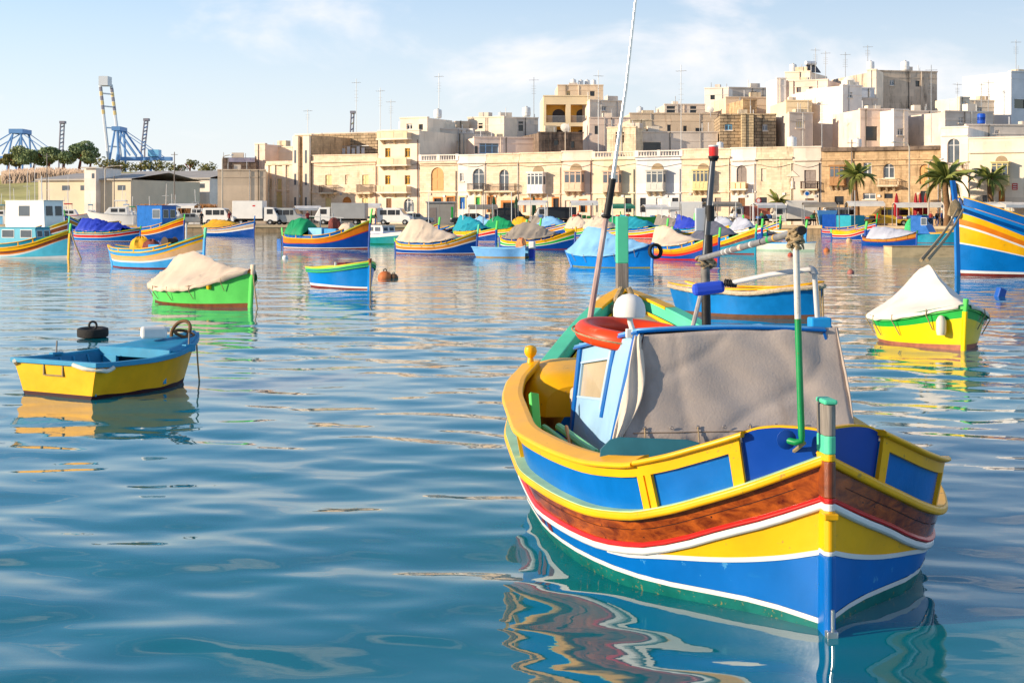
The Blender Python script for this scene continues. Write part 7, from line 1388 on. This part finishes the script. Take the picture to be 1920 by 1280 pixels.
# ------------------------------------------------------------------ boats ashore and cruisers at the left
def cruiser(label, px0, px1, py, z, Hpx, mat, top, d=None, seed=0, group='motor cruisers at the left'):
    d = edge_d((px0+px1)/2)+6+(seed*7) % 19; s = F/d; x0, x1 = (px0-960)/s, (px1-960)/s; L = abs(x1-x0); Ht = Hpx/s; rev = 1 if x1 > x0 else -1
    T = thing('motor_cruiser', label, 'boat', (x0, d, z), -PI/2 if rev > 0 else PI/2, group); B = L*.15; us = (0, .2, .5, .75, .92, 1)
    h = Hull([u*L for u in us], [B*k for k in (.9, 1, 1, .82, .4, 0)], [B*k for k in (.85, .92, .85, .5, .15, 0)], [Ht*k for k in (.36, .36, .38, .42, .47, .5)], .5)
    strip(h, 'hull', mat, T, lambda a: 0.02, lambda a: h.zs(a), n=18, rows=3); rail(h, 'gunwale', GALV if top is VW else top, T, h.zs, [(-.05, 0), (.04, 0), (.04, .06), (-.05, .06)], n=18); deck_mesh(h, 'deck', VW, T, lambda a: h.zs(a)-.02, .02*L, .97*L, .05)
    mb = MB(); mb.box(-B*.9, B*.9, -.02, .02, 0, Ht*.36); mb.build('transom', mat, T)
    mb = MB(); pr = [(L*.12, Ht*.36), (L*.72, Ht*.40), (L*.58, Ht*.66), (L*.16, Ht*.68)]; vs = [Vector((x, y, zz)) for x in (-B*.75, B*.75) for y, zz in pr]; mb.add(vs, [(0, 1, 2, 3), (7, 6, 5, 4), (0, 4, 5, 1), (1, 5, 6, 2), (2, 6, 7, 3), (3, 7, 4, 0)]); cb = mb.build('cabin', VW, T, bevel=.05)
    for sd_ in (-1, 1):
        for a, b in ((.2, .34), (.38, .54)): y0, y1 = sorted((sd_*B*.75, sd_*(B*.75+.015))); MB().box(y0, y1, L*a, L*b, Ht*.48, Ht*.61).build('window_pane', DGLASS, cb)
    MB().box(-B*.7, B*.7, L*.18, L*.46, Ht*.88, Ht*.93).build('hard_top', top, T, bevel=.04)
    for x in (-B*.62, B*.62):
        for y in (.2, .44): MB().tube([(x, L*y, Ht*.67), (x, L*y, Ht*.88)], .03, 6).build('top_post', GALV, T)
    MB().tube([(0, L*.3, Ht*.93), (0, L*.28, Ht*1.45)], .03, 6).build('aerial', WHT, T)
    return T
cruiser('large white motor cruiser raised on the quay at the left', 252, 174, 414, QZ, 50, VW, VW)
for i, (a, b, y, hp, m, t, lab) in enumerate([(8, 70, 409, 52, VW, PALEB, 'white cruiser with pale top at the far left'), (66, 112, 408, 46, VW, VW, 'small white cruiser behind the white wheelhouse'), (112, 162, 409, 48, VW, RED, 'white cruiser with red top left of the big cruiser'), (20, -40, 412, 44, SKYB, TEAL, 'turquoise cruiser at the left edge'), (270, 305, 409, 40, VW, DBLUE, 'white cruiser with navy top right of the big cruiser'), (310, 352, 409, 44, VW, VW, 'white cruiser behind the blue wheelhouse'), (352, 400, 407, 50, VW, VG, 'grey-topped cruiser before the dry scrub'), (160, 190, 405, 44, PALEB, TEAL, 'small teal-topped cruiser in front of the warehouses'), (225, 262, 405, 46, VW, PALEB, 'white cruiser just behind the raised large one'), (262, 215, 405, 40, VW, NTARP, 'white cruiser with green top under the warehouse lamp'), (40, 92, 405, 50, VW, DBLUE, 'white cruiser with navy top above the white wheelhouse'), (130, 98, 405, 40, RED, WHT, 'small red-hulled cruiser left of the raised one'), (340, 300, 405, 42, VW, TEAL, 'white cruiser with teal top left of the parked vans')]):
    cruiser(lab, a, b, y, QZ, hp*.9, m, t, seed=i+1)
T, h, L = boat('upside-forward green boat perched above the crowd by the quay', (1250, 440), (1168, 440.5), 421, 423, 416, [(DBLUE, .4), (YEL, .6), (BLUE, 1)], beam=.3, wash=(GRN, .9), posts=(1.1, LGRN, .3, GRN), frames=False, n=14, cap=LGRN)
p = W(128, 437); T, h, L = boat('orange and blue luzzu-type boat with dark sheer left of the big cruiser', (225, 439), (124, 440), 420, 424, 402, LUZ(DBLUE, OCH, BLUE), beam=.3, wash=(DBLUE, .4), posts=(.5, LGRN, .3, YEL), n=16)
d = 194; T = thing('concrete_hut', 'square beige concrete hut behind the white wheelhouse', 'hut', (XD(20, d), d, QZ)); MB().box(0, XD(50, d)-XD(20, d), 0, 3, 0, 2.4).build('wall', S_TAN, T); MB().box(-.1, XD(50, d)-XD(20, d)+.1, -.15, 3.1, 2.402, 2.55).build('roof', S_GREY, T)
def cmast(label, px, pyt, d): T = thing('sailing_mast', label, 'mast', (XD(px, d), d, QZ), 0, 'thin masts at the left'); H = ZD(pyt, d)-QZ; MB().tube([(0, 0, 0), (random.uniform(-.2, .2), 0, H)], [.06, .03], 6).build('spar', WHT, T); MB().tube([(-.5, 0, H*.7), (.5, 0, H*.7)], .025, 5).build('spreader', WHT, T)
for px, py, lab in ((20, 305, 'leftmost thin mast above the white cruisers'), (50, 320, 'short thin mast left of the concrete hut'), (66, 308, 'thin mast with red top near the concrete hut'), (93, 330, 'thin white mast right of the hut'), (128, 330, 'short mast left of the large cruiser'), (310, 345, 'thin mast above the blue wheelhouse')): cmast(lab, px, py, 226)
